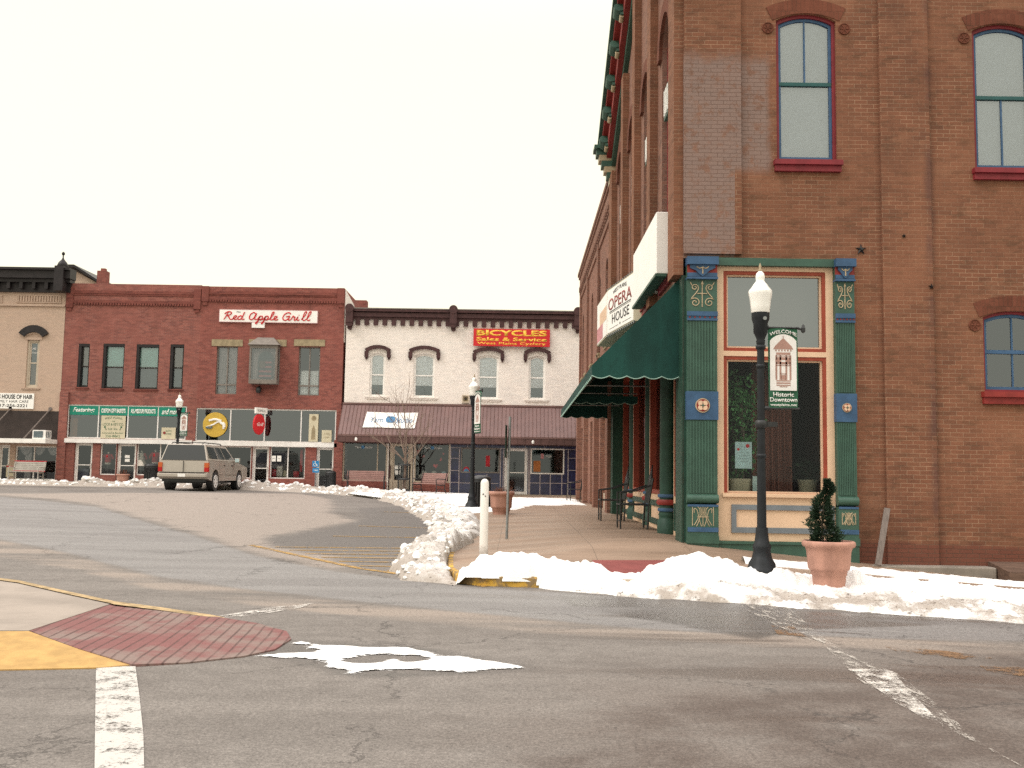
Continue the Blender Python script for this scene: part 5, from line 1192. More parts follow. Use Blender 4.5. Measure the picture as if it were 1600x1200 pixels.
mb.build("fascia", m_mansd, ms_)
mb = MB(); mb.box(FF, xl2 + .02, xr2 - .02, zf - .02, zf + .06, .0, pj - .31); mb.build("soffit", m_mansd, ms_)
for px in (557, 833): u = at(px, 676, YF - pj)[0]; mb = MB(); mb.lathe([(.05, 0), (.07, .08), (.03, .16)], 10, (u, YF - pj - .08, zf + .05)); mb.build("flood_lamp", m_whitef, WB)
r = rF(722, 617.5, 733.5, 629.5); mb = MB(); mb.ring(FF, outline(*r), inset(*r, 0, .06), -.02, .12); mb.mi = 1; mb.box(FF, r[0] + .06, r[1] - .06, r[2] + .06, r[3] - .06, -.02, .05); mb.mi = 2; mb.disc(FF, (r[0] + r[1]) / 2, (r[2] + r[3]) / 2, .06, .05, .08, 12); mb.build("wall_vent", [m_creamf, m_stone, m_dkbrown], WB)
# yarn shop front
mb = MB(); a, b_ = XF(520, 720), XF(535.5, 720); mb.box(FF, a + .05, b_ + .0, .2, zf + .1, .0, .12)
mb.build("brick_pier", m_red2, WB)
for r in (sh[0], sh[1]): mb = MB(); mb.box(FF, r[0], r[1], .2, r[2] - .002, .0, .06); mb.build("bulkhead", m_red2, WB)
shop_window(WB, FF, sh[0], [XF(589.5, 720)], -.03, .07, m_creamf); shop_window(WB, FF, sh[1], (), -.03, .07, m_creamf)
shop_door(WB, FF, (dY[0] + .05, dY[1] - .05, .58, dY[3] - .05), -.05, m_creamf, fw=.16, kick=.42, rail=False)
mb = MB(); hh = at(608, 737, YF); mb.box(FF, hh[0] - .03, hh[0] + .06, hh[1] - .3, hh[1] + .3, -.05, .02); mb.build("door_handle", m_maroon, WB)
# blue tiled front
ub0, ub1 = XF(703.5, 730), XF(905, 730); zt0 = zf - .02
hb = [sh[2], sh[3], (dC[0], dC[1], .1, dC[3])]
mb = MB(); wall(mb, FF, ub0, ub1, .1, zt0, hb, .1, .04); bt = mb.build("blue_tile_front", m_btile, WB)
mb = MB()
for px in (704, 717.5, 761, 782, 786.5, 826, 828, 844, 860, 878, 887.5):
    full = px in (704, 717.5, 782, 786.5, 826, 828, 887.5); u = XF(px, 730); mb.box(FF, u - .018, u + .018, .45, ZF(701 if full else 741, px), .04, .05)
for py in (716, 735, 753.5):
    for a, b_ in ((704, 717.5), (887.5, 905)): mb.box(FF, XF(a, py) + .02, XF(b_, py) - .02, ZF(py, (a + b_) / 2) - .013, ZF(py, (a + b_) / 2) + .013, .04, .048)
for a, b_ in ((717.5, 782), (828, 887.5)): mb.box(FF, XF(a) + .02, XF(b_) - .02, ZF(755, (a + b_) / 2) - .013, ZF(755, (a + b_) / 2) + .013, .04, .048)
for px in (731, 761, 791, 821, 851): u = XF(px, 695); mb.box(FF, u - .01, u + .01, ZF(700, px), zt0, .04, .046)
mb.box(FF, ub0, ub1, ZF(701, 800) - .012, ZF(701, 800) + .012, .0402, .047)
mb.build("tile_joint", m_grout, bt)
for r in (sh[2], sh[3]): shop_window(WB, FF, r, (), .06, .06, m_greyf if r is sh[2] else m_alu, d=.14)
shop_door(WB, FF, (dC[0], dC[1], .55, dC[3]), .02, m_alu)
mb = MB(); mb.box(FF, ub0 - .02, ub1 + .1, .0, .56, 0, .35); mb.build("step", m_conc, WB)
shell("", WB, x0, x1, .1, zc0 + .4, m_white)

# --- tan building at the left edge
x1 = XF(95.5); x0 = x1 - 9.2
TB = thing("tan_brick_building", "tan painted brick building with heavy black cornice and arched window", "building", (x1 - 4, YF, .6), world=True)
wt = rF(41, 531, 60.5, 606); wt0 = (wt[0] - 3.0, wt[1] - 3.0, wt[2], wt[3]); wt00 = (wt[0] - 6.0, wt[1] - 6.0, wt[2], wt[3])
zc = ZF(457, 50); lowT = [rF(23, 697, 88, 750), rF(-90, 697, -5, 750)]; dT = rF(-4, 695, 14, 762)
mb = MB(); wall(mb, FF, x0, x1, .2, zc, [wt, wt0, wt00] + lowT + [(dT[0], dT[1], .2, dT[3])], .3); mb.build("wall", m_tan, TB)
for r in (wt, wt0, wt00): mb = MB(); arch_hood(mb, FF, r[0], r[1], r[3] + .38, .24, .34, 0, .12, ext=.13); mb.build("window_hood", m_blackc, TB)
mb = MB()
for r in (wt, wt0, wt00): arch_hood(mb, FF, r[0], r[1], r[3] + .30, .2, .07, 0, .05, ext=.1); mb.box(FF, r[0] - .1, r[1] + .1, r[3] + .001, r[3] + .12, 0, .03)
mb.box(FF, x0, x1, ZF(478.5, 50), ZF(475.5, 50), 0, .08)
for a in (-66, 26):
    p = rF(a, 461, a + 70, 473.5); mb.ring(FF, outline(*p), inset(*p, 0, .05), 0, .04); n = 16
    for k in range(n): u = lerp(p[0] + .1, p[1] - .1, k / (n - 1)); mb.box(FF, u - .035, u + .035, p[2] + .06, p[3] - .06, 0, .05)
mb.build("brick_frieze", m_tan, TB)
mb = MB(); zt = ZF(421, 50); h = zt - zc
mb.box(FF, x0, x1 + .25, zc + .001, zc + h * .40, -.2, .14); mb.box(FF, x0, x1 + .3, zc + h * .40, zc + h * .56, -.2, .34); mb.box(FF, x0, x1 + .35, zc + h * .56, zc + h * .9, -.2, .48); mb.box(FF, x0, x1 + .35, zc + h * .9, zt, -.2, .60)
k = x0 + .2
while k < x1: mb.box(FF, k, k + .16, zc + h * .12, zc + h * .40, .14, .33); k += .62
fx = XF(101, 440); mb.box(FF, fx - .22, fx + .22, zc, zt + .08, -.1, .68); mb.build("black_cornice", m_blackc, TB)
mb = MB(); mb.lathe([(.24, zt + .08), (.26, zt + .14), (.2, zt + .3), (.07, zt + .45), (.03, zt + .55), (.03, zt + .66), (.075, zt + .70), (.075, zt + .78), (.02, zt + .84)], 14, (fx, YF - .3, 0)); mb.build("finial", m_blackc, TB)
for r in (wt, wt0, wt00):
    wn = sash_window(TB, FF, r, 0, -.08, m_creamf, m_creamf, None, g_far, .10, .06, mid=.52, sill=(.15, .1, .06), sillm=m_tan, blind=.52, blind_mat=m_greybl, lowblind=m_greyf)
text("THE", FF, (wt[0] + wt[1]) / 2 - .06, wt[3] - .42, -.13, .28, .09, m_signw, wn); text("STYLIST", FF, (wt[0] + wt[1]) / 2, wt[3] - .62, -.13, .34, .08, m_signw, wn)
shop_window(TB, FF, lowT[0], [XF(52, 720)], -.06, .06, m_whitef); shop_window(TB, FF, lowT[1], [XF(-45, 720)], -.06, .06, m_whitef)
shop_door(TB, FF, (dT[0], dT[1], .62, dT[3]), -.1, m_whitef)
mb = MB(); mb.box(FF, x0, XF(91.5, 665), ZF(690, 40), ZF(642, 40), 0, .03); mb.build("brown_panel", m_dkbrown, TB)
mb = MB(); zca = at(45, 692, YF - 1.3)[1]; mb.box(FF, x0, XF(91, 690), zca, zca + .2, .03, 1.3); mb.build("flat_canopy", m_whitef, TB)
mb = MB()
for a, b_, c_, d_ in ((17, 638, 0, 683), (79, 639, 58, 676)):
    p, q = at(a, b_, YF), at(a - 2, 688, YF - 1.25); mb.tube([(p[0], YF, p[1]), (p[0] - .62, YF - 1.22, zca + .2)], .03, 6); mb.disc(FF, p[0], p[1], .09, 0, .06, 8)
mb.build("canopy_rod", m_plank, TB)
mb = MB(); mb.box(FF, lowT[0][0], lowT[0][1], ZF(753, 50), ZF(749.5, 50), -.05, .12); mb.mi = 1; mb.box(FF, lowT[0][0], lowT[0][1], .3, ZF(753, 50) - .001, -.05, .03); mb.build("bulkhead", [m_whitef, m_dgreen], TB)
mb = MB()
for k in range(3):                     # swagged valance in the window
    a, b_ = lerp(lowT[0][0], lowT[0][1], k / 3 + .05), lerp(lowT[0][0], lowT[0][1], (k + 1) / 3 + .0)
    mb.grid([[FF.P(lerp(a, b_, i / 10), lowT[0][3], -.25), FF.P(lerp(a, b_, i / 10), lowT[0][3] - .12 - .32 * math.sin(math.pi * i / 10), -.22)] for i in range(11)])
mb.box(FF, lowT[0][0] + .35, lowT[0][0] + .65, lowT[0][2], lowT[0][3], -.34, -.3); mb.build("swag_curtain", m_curt, TB)
shell("", TB, x0, x1, .2, zc - .02, m_tan)

# ------------------------------------------------------------------ signs on the far row
S = thing("grill_sign", "long white sign with red cursive lettering on the red brick wall", "sign", (XF(420), YF, ZF(495, 420)), world=True)
r = rF(343, 484.5, 497, 504.5); r2 = rF(394, 504.6, 414, 512.5)
mb = MB(); mb.box(FF, *r, .0, .08); mb.box(FF, r2[0], r2[1], r2[2], r[2] - .001, .0, .08); mb.build("sign_board", m_signw, S)
mb = MB(); mb.ring(FF, outline(*r), inset(*r, 0, .02), .08, .085); mb.build("sign_edge", m_pink, S)
script("Red Apple Gri", FF, r[0] + .22, r[2] + .13, .085, 3.72, .38, m_signr, S, .030)
script("ll", FF, r[0] + 4.02, r[2] + .13, .085, .44, .42, m_signr, S, .028)
text("The", FF, r[0] + .95, r[3] - .13, .082, .2, .07, m_signk, S, shear=.3)
S = thing("bicycle_sign", "red banner with yellow bicycle shop lettering under the maroon cornice", "sign", (XF(800), YF, ZF(529, 800)), world=True)
r = rF(740, 515, 859, 542); mb = MB(); mb.box(FF, *r, .13, .19); mb.build("sign_board", m_signr, S)
H = r[3] - r[2]; W_ = r[1] - r[0]; c_ = (r[0] + r[1]) / 2
text("BICYCLES", FF, c_, r[3] - H * .24, .19, W_ * .92, H * .34, m_signy, S, bold=.04); text("Sales & Service", FF, c_, r[3] - H * .60, .19, W_ * .92, H * .22, m_signy, S, bold=.03); text("West Plains Cyclery", FF, c_, r[3] - H * .86, .19, W_ * .9, H * .19, m_signy, S, bold=.012)
S = thing("hair_sign", "white sign with black hairdresser lettering on tan brick", "sign", (XF(0), YF, ZF(627, 0)), world=True)
r = rF(-17, 614.5, 53.5, 638.5); mb = MB(); mb.box(FF, *r, .0, .06); mb.build("sign_board", m_signw, S)
H = r[3] - r[2]; text("KEN'S HOUSE OF HAIR", FF, (r[0] + r[1]) / 2, r[3] - H * .22, .06, (r[1] - r[0]) * .95, H * .30, m_signk, S, bold=.03)
text("FAMILY HAIR CARE", FF, r[1] - 1.06, r[3] - H * .53, .06, 1.62, H * .17, m_signk, S); text("417-256-2221", FF, r[1] - 1.06, r[3] - H * .8, .06, 1.5, H * .2, m_signk, S, bold=.02)
S = thing("yarn_banner", "white cloth banner with blue yarn lettering hung on the brown metal roof", "banner", (XF(610), YF - .9, ZF(660, 610)), world=True)
nrm = Vector((0, -(za2 - zb2), pj)).normalized(); vd = Vector((0, pj, za2 - zb2)).normalized()
Fm2 = Fr((0, YF - pj, zb2), (1, 0, 0), vd); sl_ = math.hypot(pj, za2 - zb2)
p0, p1 = at(568, 673, YF - pj * .8)[0], at(651, 650, YF - pj * .45)[0]; v0, v1 = sl_ * .20, sl_ * .72
ub0_, ub1_ = at(569, 660, YF - pj * .7)[0], at(650, 662, YF - pj * .7)[0]
mb = MB(); rr = []
for i in range(13): a = i / 12; u = lerp(ub0_, ub1_, a); rr.append([Fm2.P(u - .05, v0 + .02 * math.sin(a * 6), .05), Fm2.P(u, (v0 + v1) / 2, .045), Fm2.P(u + .05, v1 - .03 * math.sin(a * 3.1), .05)])
mb.grid(rr); mb.build("cloth", m_signw, S)
H = v1 - v0; L = ub1_ - ub0_; c_ = (ub0_ + ub1_) / 2
text("Yarn", Fm2, ub0_ + L * .24, (v0 + v1) / 2, .055, L * .24, H * .34, m_signb, S, shear=.3); text("Studio", Fm2, ub0_ + L * .76, (v0 + v1) / 2, .055, L * .32, H * .34, m_signb, S, shear=.3)
def yarnball(mb, F, cu, cv, r, w):
    mb.disc(F, cu, cv, r * .86, w, w + .01, 20)
    for k in range(4):
        for s_ in (-1, 1):
            mb.tube([F.P(cu + r * (k * .26 - .4) + s_ * r * .5 * math.sin(q * math.pi / 6), cv + r * .8 * math.cos(q * math.pi / 6), w + .012) for q in range(7)], r * .07, 5)
mb = MB(); yarnball(mb, Fm2, c_, (v0 + v1) / 2 + .02, .24, .055); mb.build("yarn_ball_print", m_signb, S)
# lettering stuck to the yarn shop windows
for r, lab in ((sh[0], "small white and blue yarn lettering on the wider shop window"), (sh[1], "small white and blue yarn lettering on the window with red hearts")):
    c_ = r[0] + .95 if r is sh[0] else (r[0] + r[1]) / 2; v = r[3] - .36
    S = thing("window_lettering", lab, "window sign", (c_, YF, v), world=True)
    text("Yarn", FF, c_ - .24, v, -.03, .3, .1, m_signw, S); text("Studio", FF, c_ + .28, v, -.03, .36, .1, m_signw, S); mb = MB(); yarnball(mb, FF, c_, v, .09, -.03); mb.build("yarn_ball_print", m_signb, S)
# round fish-house sign panel and the window placards of the grill
S = thing("round_sign", "round yellow sign with white swoosh in the grill transom", "sign", (XF(336), YF, ZF(663, 336)), world=True)
cu, cv = at(336, 663.5, YF); cu += .0
mb = MB(); mb.disc(FF, cu, cv, .60, -.035, -.015, 40); mb.build("sign_disc", m_ywood, S)
mb = MB(); stroke(mb, FF, [(cu - .42, cv - .1), (cu - .1, cv + .0), (cu + .15, cv + .14), (cu + .4, cv + .06), (cu + .45, cv - .12)], -.01, [.02] * 3 + [.05] * 9 + [.08] * 5); stroke(mb, FF, [(cu - .3, cv + .2), (cu, cv + .26), (cu + .3, cv + .18)], -.01, .06); stroke(mb, FF, [(cu + .25, cv + .1), (cu + .4, cv + .0), (cu + .42, cv - .2)], -.01, .06); mb.mi = 1; stroke(mb, FF, [(cu - .44, cv - .14), (cu - .2, cv - .16), (cu - .15, cv - .1)], -.008, .05); mb.build("sign_figure", [m_signw, m_greybl], S)
def placard(name, lab, cat, px0, py0, px1, py1, mat, w=-.03, words=(), marks=()):
    r = rF(px0, py0, px1, py1); S = thing(name, lab, cat, ((r[0] + r[1]) / 2, YF, r[2]), world=True)
    mb = MB(); mb.box(FF, *r, w, w + .012); mb.build("board", mat, S)
    for s_, y, wd, hh_, mt, arc in words: text(s_, FF, (r[0] + r[1]) / 2, lerp(r[3], r[2], y), w + .012, (r[1] - r[0]) * wd, hh_, mt, S, arc=arc)
    return S, r
S, r = placard("shop_sign", "cream locksmith sign filling one transom pane below the green band", "sign", 157.5, 649.5, 195.5, 685, m_beige, -.032, (("WEST PLAINS", .14, .72, .1, m_bgreen, .06), ("THE", .25, .14, .06, m_bgreen, 0), ("LOCK & KEY CO.", .38, .86, .12, m_bgreen, 0), ("Ltd. Inc.", .58, .4, .1, m_bgreen, 0), ("Licensed & Bonded", .76, .84, .07, m_bgreen, 0), ("256-8862", .90, .6, .12, m_bgreen, 0)))
mb = MB()
for s_ in (-1, 1): cu = (r[0] + r[1]) / 2 + s_ * .40; cv = lerp(r[3], r[2], .56); mb.disc(FF, cu, cv + .07 , .045, -.02, -.012, 10); mb.tube([FF.P(cu, cv + .05, -.015), FF.P(cu + s_ * .08 * -1, cv - .08, -.015)], .012, 5)
mb.build("key_drawing", m_bgreen, S)
S, r = placard("shop_sign", "small cream card with dark heart in the transom behind the street lamp", "sign", 252, 668, 274, 686, m_beige, -.032, (("GIFTS", .3, .4, .08, m_bgreen, 0), ("& MORE", .55, .4, .07, m_bgreen, 0)))
mb = MB(); mb.disc(FF, r[0] + .14, (r[2] + r[3]) / 2 + .02, .07, -.02, -.015, 10); mb.build("heart_drawing", m_signm, S)
S, r = placard("bottle_poster", "tall cream poster with a faded figure in the grill transom", "poster", 482.5, 647, 497, 690, m_beige, -.032)
mb = MB(); c_ = (r[0] + r[1]) / 2; mb.prism(FF, [(c_ - .1, r[2] + .1), (c_ + .1, r[2] + .1), (c_ + .08, r[2] + .6), (c_, r[2] + .8), (c_ - .08, r[2] + .6)], -.02, -.012); mb.disc(FF, c_, r[3] - .2, .12, -.02, -.014, 14); mb.build("poster_figure", m_stone, S)
S, r = placard("shop_sign", "small cream placard in the last grill transom pane", "sign", 502.5, 672, 518, 691, m_beige, -.032, (("CAFE", .35, .6, .08, m_stone, .03), ("OPEN", .6, .5, .07, m_stone, 0)))
for i, (a, c_, lab) in enumerate(((424, 712, "white paper notice in the grill window nearest its door"), (432.5, 712, "white framed notice beside another in the grill window"))): placard("window_notice", lab, "notice", a, c_, a + 6.5, c_ + 9, m_signw, -.07, (("open", .5, .5, .04, m_signk, 0),))
for a, c_, lab in ((193, 711, "upper white card on the gift shop door"), (193, 717, "lower white card on the gift shop door")): placard("door_card", lab, "notice", a, c_, a + 7.5, c_ + 4.5, m_signw, -.18)
placard("door_card", "white notice with red heading on the yarn shop door", "notice", 616.5, 727.5, 625.5, 733, m_signw, -.09); placard("door_card", "plain white notice lower on the yarn shop door", "notice", 617, 735, 626, 741.5, m_signw, -.09)
placard("window_poster", "orange and cream poster in the blue tiled window", "poster", 833.5, 720, 844.5, 737, m_orange, .0)
S, r = placard("window_emblem", "small shield emblem and white lettering on the blue tiled window", "window sign", 845, 709, 849.5, 717, m_pink, .02); text("CYCLES", FF, r[1] + .22, (r[2] + r[3]) / 2, .02, .3, .08, m_signw, S)
placard("window_banner", "narrow red hanging strip in the blue tiled window behind the lamp", "window sign", 759, 712, 765.5, 729, m_redc, .0)
S = thing("window_logo", "round red and blue decal low in the blue tiled window", "window sign", (XF(728), YF, ZF(733)), world=True)
cu, cv = at(728.5, 735, YF); mb = MB(); a_ = [(cu + .18 * math.cos(k * math.pi / 12), cv - .12 + .30 * math.sin(k * math.pi / 12)) for k in range(13)]; mb.prism(FF, a_, .0, .012); mb.mi = 1; mb.prism(FF, [(cu + .15 * math.cos(k * math.pi / 12), cv - .11 + .2 * math.sin(k * math.pi / 12)) for k in range(13)], .012, .018); mb.build("decal", [m_redc, m_signb], S)
# oval hanging sign on its bracket
S = thing("hanging_sign", "red oval sign hanging from a white bracket box before the grill transom", "sign", (XF(405), YF - .6, ZF(640)), world=True)
hx, hz = at(404.5, 663, YF - .75); 
mb = MB(); Fh = Fr((hx, YF - .75, 0), Vector((.55, .84, 0)))
mb.disc(Fh, 0, hz, .34, -.05, .05, 28, .49); mb.build("oval_board", m_signr, S)
text("Grill", Fh, .04, hz, .052, .4, .16, m_signw, S, shear=.3)
mb = MB(); hx2, hz2 = at(408, 641, YF - .75); mb.box(Fh, -.25, .45, hz2 - .16, hz2 + .12, -.06, .06); mb.tube([(hx, YF - .75, hz2 - .1), (hx, YF - .75, hz + .45)], .02, 6); mb.tube([(hx, YF - .75, hz2 + .05), (hx, YF, hz2 + .05)], .03, 6); bo = mb.build("bracket_box", m_whitef, S)
text("GRILL", Fh, .1, hz2 - .02, .062, .5, .1, m_signk, S)
# ------------------------------------------------------------------ street lamps
def pos(px, py, Y): x, z = at(px, py, Y); return x
def make_lamp():
    t = thing("street_lamp", "black street lamp with white acorn globe standing in the near snow bank", "street lamp", (0, 0, 0), group="acorn globe street lamps")
    mb = MB(); mb.lathe([(.215, -.25), (.215, .03), (.20, .07), (.185, .09), (.18, .13), (.135, .20), (.115, .30), (.125, .33), (.125, .36), (.10, .40), (.085, .52), (.08, .60)], 16, (0, 0, 0)); mb.build("lamp_base", m_lampk, t)
    mb = MB(); mb.lathe([(.064, .58), (.057, 1.6), (.052, 2.4), (.049, 3.10)], 18); mb.build("pole", m_lampk, t)
    for z, r in ((1.55, .068), (2.0, .066), (2.76, .062), (3.02, .068)):
        mb = MB(); mb.lathe([(r - .014, z - .03), (r, z - .022), (r, z + .022), (r - .014, z + .03)], 18); mb.build("collar", m_lampk, t)
    mb = MB(); mb.lathe([(.055, 3.06), (.062, 3.10), (.055, 3.13), (.085, 3.20), (.098, 3.22), (.098, 3.34), (.118, 3.40), (.122, 3.46), (.122, 3.50)], 18); mb.mi = 1; mb.lathe([(.028, 0), (.028, .02), (.0001, .03)], 8, (0, 0, 0)) if 0 else None; fx = mb.build("fixture", m_lampk, t)
    mb = MB(); mb.tube([(.03, -.105, 3.40), (.03, -.135, 3.40)], .026, 10); mb.build("photocell", m_galv, fx)
    mb = MB(); mb.lathe([(.118, 3.485), (.126, 3.50), (.134, 3.58), (.146, 3.68), (.160, 3.745), (.163, 3.775), (.155, 3.80), (.125, 3.835), (.100, 3.875), (.070, 3.91), (.058, 3.935), (.062, 3.96), (.064, 3.99), (.055, 4.03), (.03, 4.06), (.004, 4.065)], 28); gb = mb.build("globe", m_globe, t)
    mb = MB(); mb.lathe([(.018, 4.05), (.03, 4.08), (.012, 4.11), (.02, 4.13), (.003, 4.18)], 10); mb.build("finial", m_gold, gb)
    return t
L1y = 13.62; L1x = pos(1189.5, 700, L1y); L1z = 1.5 - (893 - 748.4) / 1550 * L1y + .0
lamp = make_lamp(); lamp.location = (L1x, L1y, L1z); LS = (at(1190, 411, L1y)[1] - L1z) / 4.18; 
lamp.scale = (1, 1, LS)
L2 = dup(lamp, (at(739, 700, 30.4)[0], 30.4, zs(at(739, 700, 30.4)[0], 30.4)), 0.3, "black street lamp with white globe beside the trash can at the curving kerb"); L2.scale = (1.08, 1.08, (at(740, 584, 30.4)[1] - L2.location.z) / 4.18)
L3 = dup(lamp, (at(277, 700, 45.9)[0], 45.9, zs(-15.9, 45.9)), 0.1, "farthest black street lamp with white globe rising behind the parked vehicle"); L3.scale = (1.1, 1.1, (at(277.5, 613, 45.9)[1] - L3.location.z) / 4.18)

def make_banner(name, lab, base, rz, zt, zb, u0, wid, full=True, sl=1.0):
    t = thing(name, lab, "banner", base, rz, group="welcome banners on the street lamps")
    F = Fr((0, 0, 0), (1, 0, 0)); u1 = u0 + wid; H = zt - zb; n = 10
    mb = MB(); rr = []
    for i in range(n + 1):
        a = i / n; rr.append([F.P(lerp(u0, u1, a), lerp(zb, zt, j / 6), .0 + .012 * math.sin(a * 5 + j)) for j in range(7)])
    mb.grid(rr); mb.build("cloth", m_bgreen, t)
    mb = MB(); zz0, zz1 = zb + H * .215, zt - H * .075
    mb.prism(F, outline(u0 + wid * .05, u1 - wid * .05, zz0, zz1, H * .085, 14), .014, .017); mb.mi = 1; 
    fld = mb.build("white_field", [m_bwhite, m_bgreen], t)
    c_ = (u0 + u1) / 2; k = H
    mb = MB()
    def bxx(hw, a, b_): mb.box(F, c_ - hw * wid, c_ + hw * wid, zb + H * a, zb + H * b_, .0172, .0195)
    mb.prism(F, [(c_ - .34 * wid, zb + H * .735), (c_ + .34 * wid, zb + H * .735), (c_ + .28 * wid, zb + H * .775), (c_ + .05 * wid, zb + H * .86), (c_, zb + H * .875), (c_ - .05 * wid, zb + H * .86), (c_ - .28 * wid, zb + H * .775)], .0172, .0195)
    mb.tube([F.P(c_, zb + H * .87, .018), F.P(c_, zb + H * .905, .018)], .005, 5)
    for i in range(6): mb.box(F, c_ + (-.27 + i * .1) * wid, c_ + (-.22 + i * .1) * wid, zb + H * .71, zb + H * .73, .0172, .0195)
    for a, b_ in ((.665, .695), (.645, .655), (.60, .635), (.545, .575), (.525, .535), (.33, .345), (.30, .318), (.275, .288)): bxx(.24, a, b_)
    bxx(.13, .258, .268)
    for hw, i in ((.24, 0), (.10, 1)):
        for s_ in (-1, 1): mb.box(F, c_ + s_ * hw * wid - .03 * wid, c_ + s_ * hw * wid + .03 * wid, zb + H * .35, zb + H * .66, .0172, .0195)
    bxx(.10, .42, .43); bxx(.08, .35, .41)
    for s_ in (-1, 1): mb.disc(F, c_ + s_ * .17 * wid, zb + H * .59, .02, .0195, .021, 10)
    mb.build("tower_print", m_bbrown, fld)
    if full:
        text("WELCOME", F, c_, zt - H * .085, .016, wid * .92, H * .045, m_bwhite, t, arc=H * .045, bold=.01)
        text("Historic", F, c_, zb + H * .165, .016, wid * .70, H * .055, m_bwhite, t, bold=.015); text("Downtown", F, c_, zb + H * .10, .016, wid * .92, H * .055, m_bwhite, t, bold=.015); text("westplains.net", F, c_, zb + H * .032, .016, wid * .9, H * .04, m_bwhite, t, bold=.012)
    mb = MB(); z = zb - .01; mb.tube([F.P(.05, z, 0), F.P(u1 + .02, z, 0)], .014, 8); mb.tube([F.P(.04, z, 0), F.P(.11, z, 0)], .03, 8); mb.build("banner_arm", m_blk, t)
    mb = MB(); z = zt + .01; mb.tube([F.P(.05, z, 0), F.P(u1 + .02, z, 0)], .014, 8); mb.tube([F.P(.04, z, 0), F.P(.11, z, 0)], .03, 8)
    mb.lathe([(.005, zt - .06), (.03, zt - .04), (.03, zt + .01), (.012, zt + .06)], 8, F.P(u1 + .08, 0, 0)); mb.tube([F.P(u1, zt + .01, 0), F.P(u1 + .09, zt - .02, 0)], .018, 6)
    mb.build("banner_arm", m_blk, t); return t
zt, zb_ = at(1222, 513, L1y - .02)[1], at(1222, 637, L1y - .02)[1]
make_banner("welcome_banner", "green and white welcome banner with brown tower hung on the nearest street lamp", (L1x, L1y, 0), 0, zt, zb_, at(1200.5, 575, L1y)[0] - L1x, at(1246.5, 575, L1y)[0] - at(1200.5, 575, L1y)[0])
mb_t = thing("hanging_basket_bracket", "black iron bracket strapped to the nearest street lamp below its banner", "bracket", (L1x, L1y, at(1195, 663, L1y)[1]))
mb = MB(); mb.lathe([(.075, -.05), (.085, -.04), (.085, .04), (.075, .05)], 16); mb.box(F0, .07, .22, -.03, .03, -.035, .035); mb.build("clamp", m_blk, mb_t)
z2 = L2.location.z; bt2, bb2 = at(745, 612, 30.3)[1], at(745, 677, 30.3)[1]
make_banner("welcome_banner", "welcome banner seen edge on beside the lamp by the trash can", (L2.location.x, 30.4, 0), R(-68), bt2, bb2, .1, .55)
bt3, bb3 = at(286, 645, 45.8)[1], at(286, 681, 45.8)[1]
make_banner("welcome_banner", "small white and green banner on the farthest lamp above the parked vehicle", (L3.location.x, 45.9, 0), R(-20), bt3, bb3, .1, .42)

# ------------------------------------------------------------------ planters
def make_planter(name, lab):
    t = thing(name, lab, "planter", (0, 0, 0), group="terracotta planters on the pavement")
    mb = MB(); mb.lathe([(.215, -.08), (.225, .0), (.23, .07), (.245, .08), (.252, .14), (.268, .15), (.275, .155), (.285, .17), (.29, .20), (.305, .40), (.325, .46), (.355, .475), (.37, .50), (.365, .54), (.345, .555), (.315, .55), (.305, .50), (.30, .44)], 40); mb.build("pot", m_terra, t)
    mb = MB(); mb.lathe([(.295, .44), (.30, .475), (.15, .49), (.001, .495)], 24); mb.build("soil", m_soil, t); return t
P1y = 13.25; P1x = pos(1295, 880, P1y); P1z = at(1294, 907, P1y)[1]
pl = make_planter("terracotta_planter", "terracotta planter with a cone shaped evergreen in the snow by the brick wall"); pl.location = (P1x, P1y, P1z); ks = (at(1294, 847, P1y - .3)[1] - P1z) / .555; pl.scale = (.93, .93, ks)
P2x = pos(783, 790, 27.4); P2 = dup(pl, (P2x, 27.4, zs(P2x, 27.4)), 0, "terracotta planter with dead stalks on the pavement behind the bare metal post"); P2.scale = (1.0, 1.0, 1.12)
def cone_shrub():
    t = thing("spiral_shrub", "small dark evergreen clipped into a lumpy spiral cone in the terracotta planter", "shrub", (P1x - .09, P1y, P1z + .46 * ks))
    rnd = random.Random(3); mb = MB(); H = at(1283, 748, P1y)[1] - (P1z + .46 * ks)
    for i in range(5200):
        h = rnd.random() ** 1.25; a = rnd.random() * 6.283
        rad = (.255 * (1 - h) ** .8 + .02) * (0.80 + .26 * math.sin(a + h * 17)) * (1.0 - .34 * max(0, math.sin(h * 19 + a)))
        if rad < .01: continue
        r = rad * (rnd.random() ** .35) * rnd.choice((.9, 1.0, 1.0, 1.12, 1.3)); p = Vector((r * math.cos(a) + .04 * math.sin(h * 9) + (.06 * h), r * math.sin(a), h * H * .97 + .02))
        d = Vector((math.cos(a), math.sin(a), rnd.uniform(-.1, 1.0))).normalized(); s_ = rnd.uniform(.018, .036); q = d.cross(Vector((rnd.uniform(-1, 1), rnd.uniform(-1, 1), rnd.uniform(-1, 1)))).normalized() * s_ * .32
        mb.face([p - q, p + q, p + d * s_ * 1.4])
        mb.face([p - q * .6 + d * s_ * .4, p + q.cross(d).normalized() * s_ * .4 + d * s_ * .5, p + d * s_ * 1.6])
    mb.build("foliage", m_leafd, t); mb = MB(); mb.tube([(0, 0, -.06), (.01, 0, H * .35), (.05, 0, H * .9)], [.018, .012, .004], 7); mb.build("trunk", m_bark, t)
cone_shrub()
t = thing("dead_plant", "brown dead stalks in the terracotta planter on the pavement", "plant", (P2x, 27.4, P2.location.z + .5)); rnd = random.Random(5); mb = MB()
